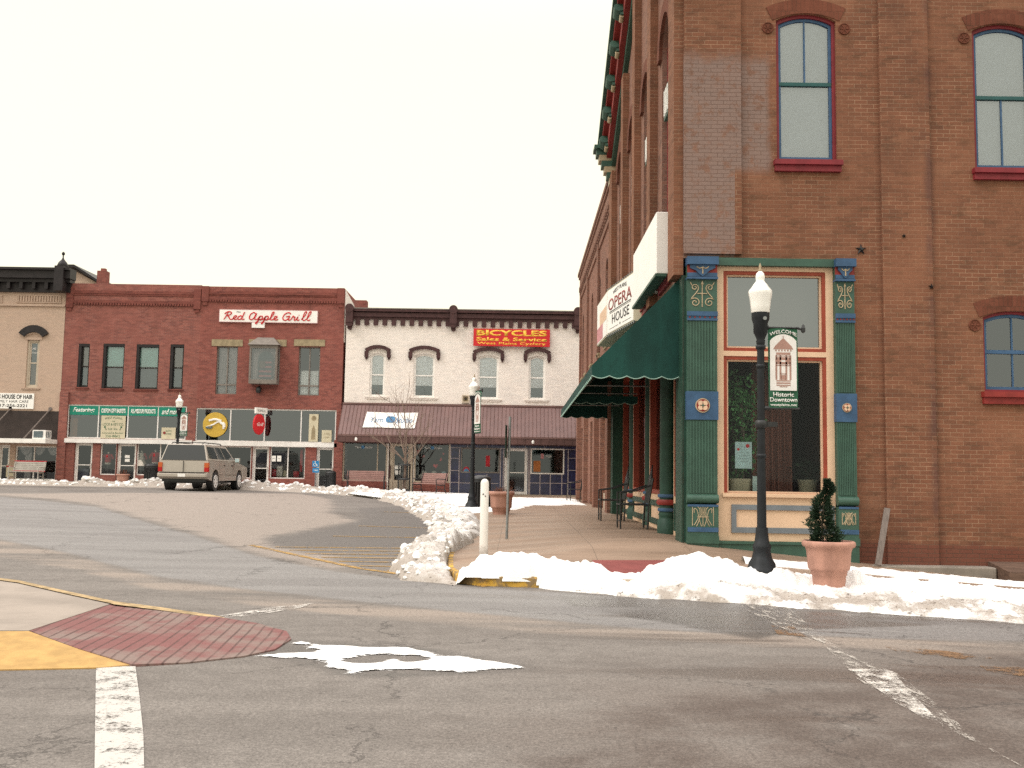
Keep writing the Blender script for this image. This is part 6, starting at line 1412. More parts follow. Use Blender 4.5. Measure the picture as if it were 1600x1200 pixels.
for i in range(60):
    a = rnd.random() * 6.28; r = rnd.random() * .24; x, y = r * math.cos(a), r * math.sin(a); mb.tube([(x, y, 0), (x * 1.2 + rnd.uniform(-.04, .04), y * 1.2, .10 + rnd.random() * .1), (x * 1.5 + rnd.uniform(-.1, .1), y * 1.5, .12 + rnd.random() * .16)], [.006, .005, .003], 4)
mb.build("stalk", M("dead stalk", (0.16, 0.07, 0.045), 0.9, 0.3), t)

# ------------------------------------------------------------------ bollard, posts
By = 15.7; Bx = pos(756.5, 810, By); Bz = zs(Bx, By); t = thing("bollard", "white painted round bollard with chipped base beside the yellow kerb", "bollard", (Bx, By, Bz))
Hb = at(756, 748, By)[1] - Bz
m, tt, b, o = nodes("chipped white bollard paint"); co = coords(tt); s = tt.nodes.new("ShaderNodeSeparateXYZ"); tt.links.new(co, s.inputs[0])
f = mth(tt, 'MULTIPLY', ramp(tt, mth(tt, 'ADD', s.outputs[2], mth(tt, 'MULTIPLY', noi(tt, co, 9, 5, .7), .35)), .18, .38, 1, 0), .75)
f2 = ramp(tt, noi(tt, co, 11, 4, .65), .66, .70)
c = mixc(tt, (0.76, 0.73, 0.69), (0.33, 0.29, 0.26), f); c = mixc(tt, c, (0.30, 0.25, 0.22), mth(tt, 'MULTIPLY', f2, .8)); tt.links.new(c, b.inputs["Base Color"]); b.inputs["Roughness"].default_value = .55
mb = MB(); mb.lathe([(.067, -.1), (.067, .35), (.066, Hb - .07), (.06, Hb - .045), (.05, Hb - .025), (.03, Hb - .008), (.004, Hb)], 20); mb.build("post", m, t)
mb = MB(); mb.tube([(-.02, -.062, Hb - .24), (-.02, -.07, Hb - .24)], .012, 8); mb.tube([(.015, -.064, Hb - .27), (.015, -.071, Hb - .27)], .010, 8); mb.build("bolt_hole", m_blk, t)
Py = 18.9; Px, Pz = pos(792, 820, Py), zs(pos(792, 820, Py), Py); tx, tz = at(797, 651, Py); t = thing("sign_post", "thin grey metal sign post with its sign edge on standing in the pavement", "post", (Px, Py, Pz))
d = Vector((tx - Px, 0, tz - Pz)); mb = MB(); mb.tube([(0, 0, -.05), d], .026, 10); mb.build("post", m_galv, t)
F = Fr((0, 0, 0), (.10, 1, 0)); mb = MB(); k = d.z; mb.box(F, -.15, .15, k * .66, k * .93, .012 - d.x * .8 - .035, .018 - d.x * .8 - .035); mb.build("sign_plate", m_dgreen, t)
Hx, Hy = pos(493, 740, 45.9), 45.9; t = thing("parking_sign", "blue wheelchair parking sign on a thin post before the grill", "sign", (Hx, Hy, zs(Hx, Hy)), world=True); F = Fr((0, Hy, 0), (1, 0, 0))
r1, r2 = rect(488, 720, 498.5, 729.5, Hy), rect(488.3, 731, 498.5, 738.5, Hy)
mb = MB(); mb.box(F, *r1, .0, .012); mb.box(F, *r2, .0, .012); mb.build("sign_plate", m_bluesign, t)
mb = MB(); cx, cz = (r1[0] + r1[1]) / 2, (r1[2] + r1[3]) / 2; mb.disc(F, cx - .02, cz + .09, .022, .012, .016, 10); stroke(mb, F, [(cx - .02, cz + .06), (cx - .02, cz - .01), (cx + .05, cz - .01), (cx + .08, cz - .09)], .014, .012)
mb.tube([F.P(cx - .02 + .075 * math.cos(a * .3 + 2.2), cz - .03 + .075 * math.sin(a * .3 + 2.2), .014) for a in range(14)], .009, 5); mb.build("wheelchair_symbol", m_signw, t)
text("VAN", F, (r2[0] + r2[1]) / 2, (r2[2] + r2[3]) / 2, .013, .18, .08, m_signw, t)
mb = MB(); mb.tube([F.P((r1[0] + r1[1]) / 2, .5, -.03), F.P((r1[0] + r1[1]) / 2, r1[3], -.03)], .022, 8); mb.build("post", m_galv, t)

# ------------------------------------------------------------------ trash cans
def make_can(name, lab):
    t = thing(name, lab, "trash can", (0, 0, 0), group="black slatted trash cans")
    mb = MB(); mb.lathe([(.25, 0), (.27, .02), (.27, .06), (.27, .78), (.29, .80), (.29, .84), (.27, .86)], 20)
    for k in range(20): a = k * math.pi / 10; mb.tube([(.282 * math.cos(a), .282 * math.sin(a), .03), (.282 * math.cos(a), .282 * math.sin(a), .80)], .016, 5)
    mb.build("slatted_body", m_blk, t); mb = MB(); mb.lathe([(.30, .86), (.31, .90), (.24, .98), (.12, 1.02), (.115, .99), (.005, .985)], 20); mb.build("lid", m_blk, t); return t
cx = pos(752, 760, 31.6); can = make_can("trash_can", "black slatted trash can behind the street lamp and white bollard"); can.location = (cx, 31.6, zs(cx, 31.6)); can.scale = (1.02, 1.02, .98)
cx = pos(236, 750, 46.4); dup(can, (cx, 46.4, zs(cx, 46.4)), 0, "black trash can before the gift shop window left of the parked vehicle").scale = (1.12, 1.0, .95)
cx = pos(516.5, 755, 47.0); dup(can, (cx, 47.0, zs(cx, 47)), 0, "black trash can at the right door of the grill").scale = (.85, .85, .85)
cx = pos(191.5, 756, 46.6); P3 = dup(pl, (cx, 46.6, zs(cx, 46.6)), 0, "terracotta planter before the gift shop door at the left"); P3.scale = (.85, .85, .8)
t = thing("dead_plant", "dead brown plant in the planter before the gift shop door", "plant", (cx, 46.6, zs(cx, 46.6) + .36)); mb = MB()
for i in range(50):
    a = rnd.random() * 6.28; r = rnd.random() * .2; x, y = r * math.cos(a), r * math.sin(a); mb.tube([(x, y, 0), (x * 1.4, y * 1.4, .12 + rnd.random() * .22)], [.009, .004], 4)
mb.build("stalk", bpy.data.materials["dead stalk"], t)

# ------------------------------------------------------------------ benches and iron seats
m_beigeb = M('faded bench slat', (0.36, 0.33, 0.29), 0.8, 0.15)
def make_bench(name, lab, mw, mi, L=1.8):
    t = thing(name, lab, "bench", (0, 0, 0)); mb = MB()
    for k in range(5): mb.bx(-L / 2, L / 2, -.24 + k * .098, -.16 + k * .098, .41 + .006 * abs(k - 2), .445 + .006 * abs(k - 2))
    mb.build("seat", mw, t); mb = MB(); F = Fr((0, .27, .40), (1, 0, 0), (0, .28, 1))
    for k in range(5): mb.box(F, -L / 2, L / 2, .08 + k * .088, .155 + k * .088, .0, .03)
    mb.build("backrest", mw, t)
    for x in (-L / 2 + .06, L / 2 - .06):
        mb = MB(); mb.tube([(x, -.27, 0), (x, -.24, .22), (x, -.25, .42), (x, -.27, .60), (x, -.18, .65), (x, .05, .64), (x, .27, .63)], .022, 6); mb.tube([(x, .36, 0), (x, .26, .2), (x, .24, .40), (x, .30, .62), (x, .385, .92)], .024, 6); mb.tube([(x, -.25, .40), (x, 0, .37), (x, .25, .40)], .022, 6); mb.tube([(x, -.25, .15), (x, 0, .22), (x, .3, .15)], .014, 6); mb.build("iron_end_frame", mi, t)
    return t
bx = pos(571, 760, 46.0); be = make_bench("bench", "wood slatted iron bench against the left yarn shop window", m_wood, m_blk); be.location = (bx, 46.1, zs(bx, 46.1) + .03); be.rotation_euler = (0, 0, R(4)); be['group'] = "slatted benches before the yarn shop"
bx = pos(669, 760, 43.6); b2 = dup(be, (bx, 43.8, zs(bx, 43.8) + .03), R(-42), "wood slatted bench turned sideways right of the bare tree"); b2.scale = (.9, 1, 1)
bx = pos(43, 750, 46.7); bw = make_bench("bench", "pale bench with red trimmed backrest outside the hairdresser", m_beigeb, m_beigeb, 1.5); bw.location = (bx, 46.5, zs(bx, 46.5) + .05); bw.rotation_euler = (0, 0, 0)
for ch in list(bw.children):
    if ch.name.startswith("backrest"): mb = MB(); F = Fr((0, .27, .40), (1, 0, 0), (0, .28, 1)); mb.box(F, -.76, .76, .02, .075, .0, .036); mb.box(F, -.76, .76, .52, .56, .0, .036); mb.build("red_trim", m_redc, bw)
def make_chair(name, lab):
    t = thing(name, lab, "chair", (0, 0, 0), group="black iron armchairs along the storefront")
    mb = MB(); mb.bx(-.28, .28, -.27, .22, .43, .455); mb.tube([(-.29, -.28, .44), (.29, -.28, .44), (.29, .23, .44), (-.29, .23, .44), (-.29, -.28, .44)], .014, 5); mb.build("seat", m_blk, t)
    mb = MB(); F = Fr((0, .24, .46), (1, 0, 0), (0, .15, 1))
    for k in range(7): u = -.26 + k * .087; mb.tube([F.P(u, 0, 0), F.P(u, .42 + .16 * (1 - abs(u) / .28), 0)], .010, 5)
    mb.tube([F.P(u, .44 + .2 * (1 - abs(u) / .28) ** 1.4, 0) for u in [-.28 + i * .04 for i in range(15)]], .014, 5); mb.disc(F, 0, .46, .12, -.01, .01, 14); mb.prism(F, [(-.1, .5), (.1, .5), (.0, .72)], -.01, .01); mb.build("backrest", m_blk, t)
    for x in (-.28, .28):
        mb = MB(); mb.tube([(x, -.27, 0), (x, -.27, .66)], .016, 6); mb.build("leg", m_blk, t); mb = MB(); mb.tube([(x, .22, 0), (x, .24, .46), (x, .32, .92)], .017, 6); mb.build("leg", m_blk, t)
        mb = MB(); mb.tube([(x, -.27, .65), (x, 0, .69), (x, .30, .80)], .015, 6); mb.build("arm", m_blk, t)
    mb = MB(); mb.tube([(-.28, -.27, .14), (.28, -.27, .14)], .010, 5); mb.tube([(-.28, .22, .14), (.28, .22, .14)], .010, 5); mb.build("stretcher", m_blk, t); return t
ch = make_chair("iron_chair", "nearest black iron armchair with tall pointed back by the green column")
cy = 20.2; cx = pos(990, 800, cy) + .0; ch.location = (cx, cy, zs(cx, cy)); ch.rotation_euler = (0, 0, R(-90)); ch.scale = (1.1, 1.1, 1.1)
cy = 23.6; cx = pos(957, 790, cy); dup(ch, (cx, cy, zs(cx, cy)), R(-90), "second black iron armchair farther along under the awning")
cy = 40; cx = pos(900, 765, cy); dup(ch, (cx, cy, zs(cx, cy)), R(-80), "distant black iron armchair at the far corner of the blue tiled shop")

# ------------------------------------------------------------------ bare tree with its guard
Ty = 44.6; Tx = pos(631, 760, Ty); Tz = zs(Tx, Ty); t = thing("bare_tree", "leafless young tree with spreading twigs before the yarn shop", "tree", (Tx, Ty, Tz))
rnd = random.Random(11); mt, mc = MB(), MB()
def limb(mb, p, d, L, r, lv):
    pts = [p]; q = p; dd = d; n = 5
    for i in range(n):
        dd = (dd + Vector((rnd.uniform(-.16, .16), rnd.uniform(-.16, .16), rnd.uniform(-.06, .14)))).normalized(); q = q + dd * L / n; pts.append(q)
    mb.tube(pts, [r * (1 - .6 * i / n) for i in range(n + 1)], 5 if lv else 8, False)
    if lv >= 3: return
    for k in range((7, 5, 4)[lv]):
        a = rnd.uniform(.25, 1.0); i = min(n - 1, int(a * n)); pp = pts[i].lerp(pts[i + 1], a * n - i if a < 1 else 1)
        sd_ = Vector((rnd.uniform(-1, 1), rnd.uniform(-1, 1), rnd.uniform(-.15, .9))); nd = (dd * .75 + sd_.normalized() * .85).normalized()
        limb(mb, pp, nd, L * rnd.uniform(.45, .68), r * .42, lv + 1)
mt.tube([(0, 0, -.1), (.01, 0, .6), (.04, .02, 1.2), (.03, 0, 1.75)], [.085, .072, .062, .055], 9); mt.build("trunk", m_bark, t)
for k in range(6):
    a = k * 1.05 + .3; limb(mc, Vector((.03, 0, 1.15 + .1 * k)), Vector((math.cos(a) * 1.0, math.sin(a) * .7, .85)).normalized(), 2.15, .026, 1)
limb(mc, Vector((.03, 0, 1.7)), Vector((.05, 0, 1)), 2.5, .036, 1); limb(mc, Vector((.03, 0, 1.6)), Vector((-.3, .1, 1)), 2.6, .034, 1)
mc.build("crown", m_bark, t)
t = thing("tree_guard", "black iron guard of upright bars around the bare tree trunk", "tree guard", (Tx, Ty, Tz)); mb = MB()
for k in range(12): a = k * math.pi / 6; mb.tube([(.27 * math.cos(a), .27 * math.sin(a), .0), (.27 * math.cos(a), .27 * math.sin(a), 1.30)], .014, 5)
for z in (.12, .62, 1.25): mb.lathe([(.262, z - .035), (.285, z - .035), (.285, z + .035), (.262, z + .035)], 20)
mb.bx(-.34, .34, -.34, .34, -.02, .03); mb.build("bar_cage", m_blk, t)

# ------------------------------------------------------------------ the parked sport utility vehicle
def make_suv():
    t = thing("parked_suv", "beige sport utility vehicle parked nose in with its rear towards the street", "car", (0, 0, 0))
    m_body, tt, b, o = nodes("beige metallic paint"); b.inputs["Base Color"].default_value = (0.42, 0.38, 0.33, 1); b.inputs["Metallic"].default_value = .3; b.inputs["Roughness"].default_value = .38; b.inputs["Coat Weight"].default_value = .3
    f = noi(tt, coords(tt), 3, 4); tt.links.new(mixc(tt, (0.40, 0.355, 0.305), (0.46, 0.415, 0.36), f), b.inputs["Base Color"])
    L = 5.55; hw = .98
    def arch(y, r, n=9): return [(y + r * math.cos(math.pi - math.pi * i / n), .40 + r * math.sin(math.pi - math.pi * i / n)) for i in range(n + 1)]
    low = [(.05, .48)] + arch(1.02, .47) + arch(4.35, .47) + [(5.45, .45), (5.55, .62), (5.50, .98), (4.35, 1.13), (3.95, 1.18), (0.02, 1.20), (.0, .70)]
    mb = MB(); Fs = Fr((0, 0, 0), (0, 1, 0))   # u = y, v = z, w = +x
    mb.prism(Fs, low, -hw, hw); body = mb.build("body", m_body, t, .05)
    # cabin
    bl = lambda y, z, x: Vector((x, y, z))
    cb = [(0.03, 1.199, .95), (3.95, 1.179, .95), (2.95, 1.84, .76), (0.22, 1.86, .76)]
    P = {}
    for s_ in (-1, 1): P[s_] = [bl(y, z, s_ * x) for y, z, x in cb]
    mb = MB(); mb.hexa([P[-1][0], P[1][0], P[1][1], P[-1][1], P[-1][3], P[1][3], P[1][2], P[-1][2]]); cab = mb.build("cabin", m_body, t, .04)
    def patch(mb, q, s0, s1, t0, t1, off, sk0=0, sk1=0):
        nrm = (q[1] - q[0]).cross(q[3] - q[0]).normalized() * off
        f_ = lambda s_, t_: q[0].lerp(q[1], s_).lerp(q[3].lerp(q[2], s_), t_)
        mb.face([f_(s0 + sk0, t0) + nrm, f_(s1 + sk1, t0) + nrm, f_(s1, t1) + nrm, f_(s0, t1) + nrm])
    m_tint, tt, b, o = nodes("dark tinted window"); b.inputs["Base Color"].default_value = (0.020, 0.022, 0.026, 1); b.inputs["Roughness"].default_value = .06; b.inputs["Specular IOR Level"].default_value = .7
    right = [P[1][0], P[1][1], P[1][2], P[1][3]]; left = [P[-1][1], P[-1][0], P[-1][3], P[-1][2]]
    for s0, s1, sk in ((.045, .36, 0), (.385, .62, 0), (.645, .90, .05)):
        mb = MB(); patch(mb, right, s0, s1, .14, .86, .006, 0, sk); mb.build("side_window", m_tint, cab)
        mb = MB(); patch(mb, left, 1 - s1, 1 - s0, .14, .86, .006, -sk, 0); mb.build("side_window", m_tint, cab)
    rear = [P[-1][0], P[1][0], P[1][3], P[-1][3]]; mb = MB(); patch(mb, rear, .03, .97, .03, .95, .008); mb.build("rear_window", m_tint, cab)
    front = [P[1][1], P[-1][1], P[-1][2], P[1][2]]; mb = MB(); patch(mb, front, .05, .95, .08, .93, .008); mb.build("windscreen", m_tint, cab)
    mb = MB()
    for x in (-.62, .62): mb.tube([(x, .35, 1.88), (x, .45, 1.93), (x, 2.6, 1.93), (x, 2.75, 1.87)], .022, 6)
    mb.tube([(-.62, .5, 1.93), (.62, .5, 1.93)], .018, 6); mb.build("roof_rack", m_blk, t)
    mb = MB(); mb.bx(-.006, .006, -.035, .0, .74, 1.19); mb.bx(-.84, .84, -.03, -.0, .735, .745); mb.build("door_gap", m_blk, body)
    mb = MB(); mb.bx(-.97, .97, -.17, .06, .54, .70); mb.bx(-.99, -.93, -.15, .5, .54, .70); mb.bx(.93, .99, -.15, .5, .54, .70); bp = mb.build("rear_bumper", m_body, t, .03)
    mb = MB(); mb.bx(-.9, .9, -.165, .03, .701, .725); mb.build("bumper_step", m_dkbrown, bp)
    mb = MB(); mb.bx(-.15, .15, -.19, -.171, .56, .68); mb.build("licence_plate", m_signw, bp)
    mb = MB(); mb.bx(-.7, .7, .3, 5.0, .30, .46); mb.bx(-.85, .85, .05, .4, .36, .5); mb.build("underbody", m_blk, t)
    m_rl, tt, b, o = nodes("red tail lamp"); b.inputs["Base Color"].default_value = (.42, .012, .012, 1); b.inputs["Roughness"].default_value = .15
    m_am, tt, b, o = nodes("amber tail lamp"); b.inputs["Base Color"].default_value = (.50, .11, .03, 1); b.inputs["Roughness"].default_value = .15
    for s_ in (-1, 1):
        x0_, x1_ = sorted((s_ * .84, s_ * 1.0)); mb = MB(); mb.bx(x0_, x1_, -.03, .14, .76, .93); mb.mi = 1; mb.bx(x0_, x1_, -.03, .14, .932, 1.12); mb.build("tail_light", [m_rl, m_am], t)
        x0_, x1_ = sorted((s_ * .65, s_ * .97)); mb = MB(); mb.bx(x0_, x1_, 5.40, 5.56, .72, .90); mb.build("headlight", m_globe, t)
        mb = MB(); mb.bx(*sorted((s_ * 1.02, s_ * 1.24)), 3.42, 3.52, 1.16, 1.36); mb.bx(*sorted((s_ * .93, s_ * 1.03)), 3.44, 3.5, 1.2, 1.26); mr = mb.build("side_mirror", m_body, t, .02); mb = MB(); mb.bx(*sorted((s_ * 1.04, s_ * 1.22)), 3.41, 3.418, 1.19, 1.34); mb.build("mirror_glass", m_poster, mr)
    for y in (1.02, 4.35):
        for s_ in (-1, 1):
            mb = MB(); o_ = Fr((0, y, .38), (0, 1, 0)); w0, w1 = sorted((s_ * .72, s_ * .985)); mb.disc(o_, 0, 0, .385, w0, w1, 32); wh = mb.build("wheel", m_blk, t, .03)
            mb = MB(); a, b_ = sorted((s_ * .98, s_ * 1.0)); mb.ring(o_, [(.26 * math.cos(k * math.pi / 12), .26 * math.sin(k * math.pi / 12)) for k in range(24)], [(.21 * math.cos(k * math.pi / 12), .21 * math.sin(k * math.pi / 12)) for k in range(24)], a, b_)
            for k in range(6): an = k * math.pi / 3; mb.prism(o_, [(.05 * math.cos(an - .7), .05 * math.sin(an - .7)), (.225 * math.cos(an - .2), .225 * math.sin(an - .2)), (.225 * math.cos(an + .2), .225 * math.sin(an + .2)), (.05 * math.cos(an + .7), .05 * math.sin(an + .7))], a, b_ - s_ * 0)
            mb.disc(o_, 0, 0, .07, a, b_ + .004, 12); mb.build("rim", m_alu, wh)
    mb = MB(); mb.bx(.985, .995, .65, .72, .9, .92)
    for y in (2.35, 3.45, 1.5): mb.bx(hw - .003, hw + .002, y - .006, y + .006, .55, 1.17); mb.bx(-hw - .002, -hw + .003, y - .006, y + .006, .55, 1.17)
    for y in (2.2, 3.3): mb.bx(hw, hw + .03, y - .16, y - .02, 1.02, 1.06)
    mb.build("door_seam", m_blk, body); mb = MB(); mb.bx(hw - .001, hw + .02, 1.55, 3.85, .66, .70); mb.build("side_moulding", m_body, body)
    return t
suv = make_suv(); Sy = 39.5; sx_ = (at(249.5, 730, Sy)[0] + at(323.5, 730, Sy)[0]) / 2; suv.location = (sx_, Sy, g(sx_, Sy)); suv.rotation_euler = (0, 0, R(-.6))

# ------------------------------------------------------------------ smaller things
r = rF(50.5, 673.5, 71, 687); t = thing("air_conditioner", "white window air conditioner sitting on the flat canopy of the tan building", "air conditioner", (r[0], YF - 1, r[2]), world=True)
F = Fr((0, YF - 1.1, 0), (1, 0, 0)); k = 46.9 / 48; mb = MB(); mb.box(F, r[0] * k, r[1] * k, zca + .2, zca + .2 + .42, -.6, 0); mb.build("case", m_whitef, t, .01); mb = MB(); mb.box(F, r[0] * k + .06, r[1] * k - .12, zca + .26, zca + .57, .001, .012); mb.build("grille", m_greybl, t)
mb = MB(); 
for q in range(3): mb.box(Fr((r[1] * k + .001, YF - 1.1, 0), (0, 1, 0)), .08 + q * .16, .16 + q * .16, zca + .26, zca + .56, 0, .008)
mb.build("side_vent", m_greybl, t)
Yp = YR - .18; q0, q1 = at(1372, 883, YR - .38), at(1386, 794, YR - .10); t = thing("wooden_plank", "grey weathered plank leaning against the brick wall right of the shopfront", "plank", (q0[0], YR - .38, q0[1]))
dv = Vector((q1[0] - q0[0], .27, q1[1] - q0[1])); F = Fr((0, 0, 0), (1, 0, -.15), dv); mb = MB(); mb.box(F, -.05, .05, 0, dv.length, -.012, .012); mb.build("board", m_plank, t, .004)
a0, a1 = at(1412, 885, YR - .2), at(1551, 888, YR - .2)
t = thing("concrete_ledge", "pale concrete ledge at the foot of the brick wall", "ledge", (a0[0], YR, -.1), world=True); mb = MB(); mb.box(FR, at(1330, 880, YR)[0], a1[0], -.8, a1[1] + .02, .0, .34); mb.build("slab", M("pale ledge concrete", (0.235, 0.205, 0.175), .9, .2, 2.5, bmp=.2), t, .02)
a2 = at(1660, 880, YR - .5); t = thing("cellar_hatch", "weathered brown cellar hatch sloping from the brick wall at the right edge", "hatch", (a1[0], YR, -.1), world=True)
mb = MB(); zt_ = at(1590, 878, YR)[1]; zf_ = at(1590, 912, YR - .7)[1]
mb.prism(Fr((a1[0] + .02, 0, 0), (0, 1, 0)), [(YR + .0, -1), (YR + .0, zt_), (YR - .25, zt_ - .03), (YR - .7, zf_ + .17), (YR - .7, -1)], 0, 1.6); mb.build("lid", M("weathered hatch", (0.12, 0.075, 0.055), .8, .3, 3, stretch=(1, 6, 6)), t, .02)
# things in the opera house window
r = (at(1151, 711, YR - .0)[0], at(1177.5, 711, YR)[0], at(1164, 732, YR)[1], at(1164, 690, YR)[1]); t = thing("poster", "pale blue notice taped inside the display window", "poster", (r[0], YR, r[2]), world=True)
mb = MB(); mb.box(FR, *r, -.13, -.118); mb.build("paper", m_poster, t); mb = MB(); w_ = r[1] - r[0]; h_ = r[3] - r[2]
for k, (a, b_) in enumerate(((.2, .8), (.1, .6), (.15, .85), (.2, .7), (.1, .9), (.3, .8))): mb.box(FR, r[0] + w_ * a, r[0] + w_ * b_, r[3] - h_ * (.2 + k * .11), r[3] - h_ * (.19 + k * .11), -.118, -.1165)
mb.mi = 1; mb.disc(FR, r[1] - w_ * .25, r[3] - h_ * .15, w_ * .12, -.118, -.116, 8); mb.disc(FR, r[0] + w_ * .2, r[3] - h_ * .28, w_ * .08, -.118, -.116, 8); mb.build("print", [m_greytrim, m_signr], t)
def leaf_plant(name, lab, X, Y, z0, z1, rad, n, mat, pot=None, seed=1, dense=1.0):
    t = thing(name, lab, "plant", (X, Y, z0)); rnd = random.Random(seed); mb = MB(); H = z1 - z0; cl = [Vector((rnd.uniform(-.7, .7) * rad, rnd.uniform(-.5, .5) * rad, lerp(H * .3, H, rnd.random()))) for _ in range(16)]
    for i in range(n):
        c_ = rnd.choice(cl); p = c_ + Vector((rnd.gauss(0, .28) * rad, rnd.gauss(0, .28) * rad, rnd.gauss(0, .10) * H)); d = Vector((rnd.uniform(-1, 1), rnd.uniform(-1, 1), rnd.uniform(-1, .3))).normalized(); q = d.cross(Vector((rnd.uniform(-1, 1), rnd.uniform(-1, 1), 1))).normalized(); s_ = rnd.uniform(.05, .09)
        mb.face([p, p + d * s_ * .5 + q * s_ * .28, p + d * s_, p + d * s_ * .5 - q * s_ * .28])
    mb.build("foliage", mat, t); mb = MB(); mb.tube([(0, 0, 0), (.03, 0, H * .4), (-.02, 0, H * .8)], .02, 6)
    for c_ in cl: mb.tube([(0, 0, max(.1, c_.z - .4)), c_], .006, 4, False)
    mb.build("stem", m_bark, t)
    mb = MB(); mb.lathe([(.14, -.12), (.17, .1), (.18, .12), (.15, .12)], 16); mb.build("pot", pot or m_beige, t)
zf0 = z0s = at(1160, 768, YR + .8)[1]
leaf_plant("house_plant", "tall leafy green house plant at the left inside the display window", at(1160, 700, YR + .5)[0], YR + .5, zf0 + .1, at(1162, 590, YR + .5)[1], .27, 1300, m_leafm, seed=2)
leaf_plant("house_plant", "low bushy plant in a pale pot behind the poster", at(1150, 750, YR + .5)[0], YR + .5, zf0 + .1, at(1150, 728, YR + .5)[1], .16, 160, m_leafm, seed=4)
leaf_plant("house_plant", "dim small tree with dry brown tip at the right inside the display window", at(1262, 750, YR + .8)[0], YR + .8, zf0 + .1, at(1262, 722, YR + .8)[1], .25, 500, m_leafd, seed=6)
r = (at(1176, 755, YR + .3)[0], at(1186, 755, YR + .3)[0], zf0, at(1180, 744, YR + .3)[1]); t = thing("white_card", "small white card standing on the floor of the display window", "card", (r[0], YR + .3, r[2]), world=True); mb = MB(); mb.box(FR, *r, -.32, -.30); mb.build("card", m_poster, t)
# garments in the gift shop windows, hearts and wool in the yarn shop
def garment(lab, px, pyt, pyb, mat, mat2, kind, w=-.3, k=1.0):
    u, zt_ = at(px, pyt, YF - w * -1 * 0 + .3); zb__ = at(px, pyb, YF + .3)[1]; F = Fr((u, YF + .3, zb__), (1, 0, 0)); t = thing("dress_form", lab, "mannequin", (u, YF + .3, zb__), world=True); H = zt_ - zb__
    Fp = F; mb = MB()
    if kind == 'dress': prof = [(.10, .84), (.13, .78), (.12, .62), (.17, .40), (.25, .12), (.27, .0)]
    else: prof = [(.08, .84), (.17, .80), (.18, .60), (.15, .40), (.17, .22), (.15, .15)]
    mb.lathe([(a * k * 1.0, b_ * H) for a, b_ in prof], 16, (u, YF + .32, zb__)); mb.build("garment", mat, t)
    mb = MB(); mb.lathe([(.025, .84 * H), (.03, .88 * H), (.055, .93 * H), (.05, .98 * H), (.005, H)], 10, (u, YF + .32, zb__)); mb.build("head_form", m_whc, t)
    mb = MB()
    for s_ in (-1, 1): mb.tube([(u + s_ * .13 * k, YF + .32, zb__ + .80 * H), (u + s_ * .24 * k, YF + .30, zb__ + .6 * H), (u + s_ * .26 * k, YF + .28, zb__ + .42 * H)], [.06, .05, .04], 8)
    mb.build("sleeve", mat2, t)
    if kind != 'dress': mb = MB(); mb.lathe([(.155 * k, .16 * H), (.17 * k, .06 * H), (.12 * k, .0)], 14, (u, YF + .32, zb__)); mb.build("hem", m_whc, t); mb = MB(); mb.tube([(u, YF + .32, zb__), (u, YF + .32, .7)], .09, 8); mb.build("stand", m_blk, t)
    else: mb = MB(); mb.tube([(u, YF + .32, zb__), (u, YF + .32, .7)], .10, 8); mb.build("stand", m_blk, t)
garment("red knitted top with pale hem on a stand left of the gift shop door", 169.5, 706, 726, m_redc, m_redc, 'top')
garment("white dress with red sleeves in the gift shop window", 221.5, 704, 728, m_whc, m_redc, 'dress')
garment("red top on a stand in the gift shop window nearest the parked vehicle", 243, 703, 726, m_redc, m_redc, 'top')
for i, (px, py, s_, an) in enumerate(((652, 705.5, .09, .2), (662, 713, .07, 1.2), (692.5, 709, .06, -.3), (689, 718, .08, 1.0), (680.5, 728, .12, 0.0))):
    u, v = at(px, py, YF + .2); F = Fr((u, YF + .2, v), (math.cos(an) , 0, math.sin(an)), (-math.sin(an), 0, math.cos(an)))
    t = thing("paper_heart", ("small red paper heart at the top left of the yarn shop window", "red paper heart turned sideways below the topmost left one", "tiny red paper heart at the right of the yarn shop window", "tilted red paper heart above the largest one", "largest red paper heart low in the yarn shop window")[i], "heart", (u, YF + .2, v), group="red paper hearts hung in the yarn shop window", world=True)
    mb = MB(); P = []
    for k in range(24): a = k * math.pi / 12; P.append((s_ * 1.0 * math.sin(a) ** 3, s_ * (.81 * math.cos(a) - .31 * math.cos(2 * a) - .12 * math.cos(3 * a) - .06 * math.cos(4 * a))))
    mb.prism(F, P[::-1], -.008, .008); mb.build("heart", m_signr, t)
rnd = random.Random(8)
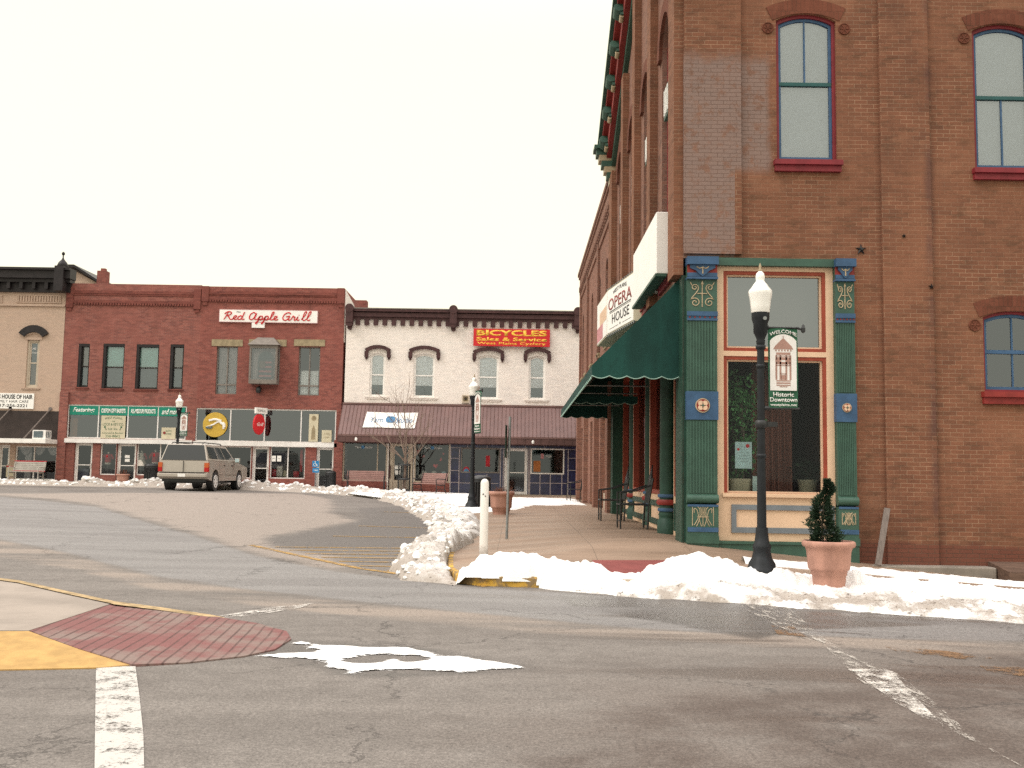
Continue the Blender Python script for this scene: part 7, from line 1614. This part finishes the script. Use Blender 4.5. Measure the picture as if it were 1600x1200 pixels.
for lab, px, w_, cols in (("heap of pastel wool skeins behind the left bench", 568, 1.0, (m_ltblue, m_pink, m_ltblue, m_whc, m_signg)), ("pale wool skeins in the window behind the right bench", 678, .8, (m_whc, m_ltblue, m_whc))):
    u, v = at(px, 748, YF + .5); t = thing("wool_display", lab, "wool", (u, YF + .5, v), world=True)
    mb = MB(); mb.bx(u - w_ * .9, u + w_ * .9, YF + .31, YF + .9, .4, v - .02); mb.build("shelf", m_dkbrown, t)
    for k in range(9):
        mb = MB(); a = u + (k / 8 - .5) * w_ * 1.6; c_ = v + .10 + (.16 if k % 3 == 1 else 0); mb.lathe([(.01, -.13), (.10, -.09), (.15, 0), (.11, .09), (.01, .13)], 12, (a, YF + .55, c_)); mb.build("skein", rnd.choice(cols), t)
t = thing("wall_clutter", "stack of red and pale goods in the grill window", "goods", (at(440, 740, YF + .5)[0], YF + .5, 1), world=True); mb = MB(); cols = [m_redc, m_whc, m_beige, m_redc]
for k, (px, py0, py1, w_) in enumerate(((428, 733, 745, .25), (437, 728, 745, .3), (446, 735, 745, .2), (471, 702, 737, .14), (463, 736, 746, .3))):
    mb.mi = k % 4; r_ = rect(px - w_ * 15, py0, px + w_ * 15, py1, YF + .5); mb.bx(r_[0], r_[1], YF + .45, YF + .65, r_[2], r_[3])
mb.build("goods", cols, t, .02)
r = rF(85, 700, 96, 758)
r_ = rect(107, 652, 121, 685, YF + .35); t = thing("orange_panel", "orange painted inner wall panel seen through the first transom pane", "panel", (r_[0], YF + .4, r_[2]), world=True); mb = MB(); mb.bx(r_[0], r_[1], YF + .34, YF + .36, r_[2], r_[3] ); mb.build("panel", m_orange, t)
r_ = rect(121, 732, 138, 757, YF + .5); t = thing("blue_bin", "dark blue box standing inside the leftmost gift shop door", "box", (r_[0], YF + .6, r_[2]), world=True); mb = MB(); mb.bx(r_[0], r_[1], YF + .5, YF + .8, r_[2], r_[3]); mb.build("box", m_btile, t, .02)
r_ = rect(11.5, 727, 24.5, 745, YF + .1); t = thing("window_card", "pale card with red heading in the hairdresser window", "card", (r_[0], YF, r_[2]), world=True); mb = MB(); mb.box(FF, *r_, .005, .02); mb.mi = 1; mb.box(FF, r_[0], r_[1], r_[3] - .09, r_[3] - .02, .02, .024); mb.build("board", [m_beige, m_redc], t)
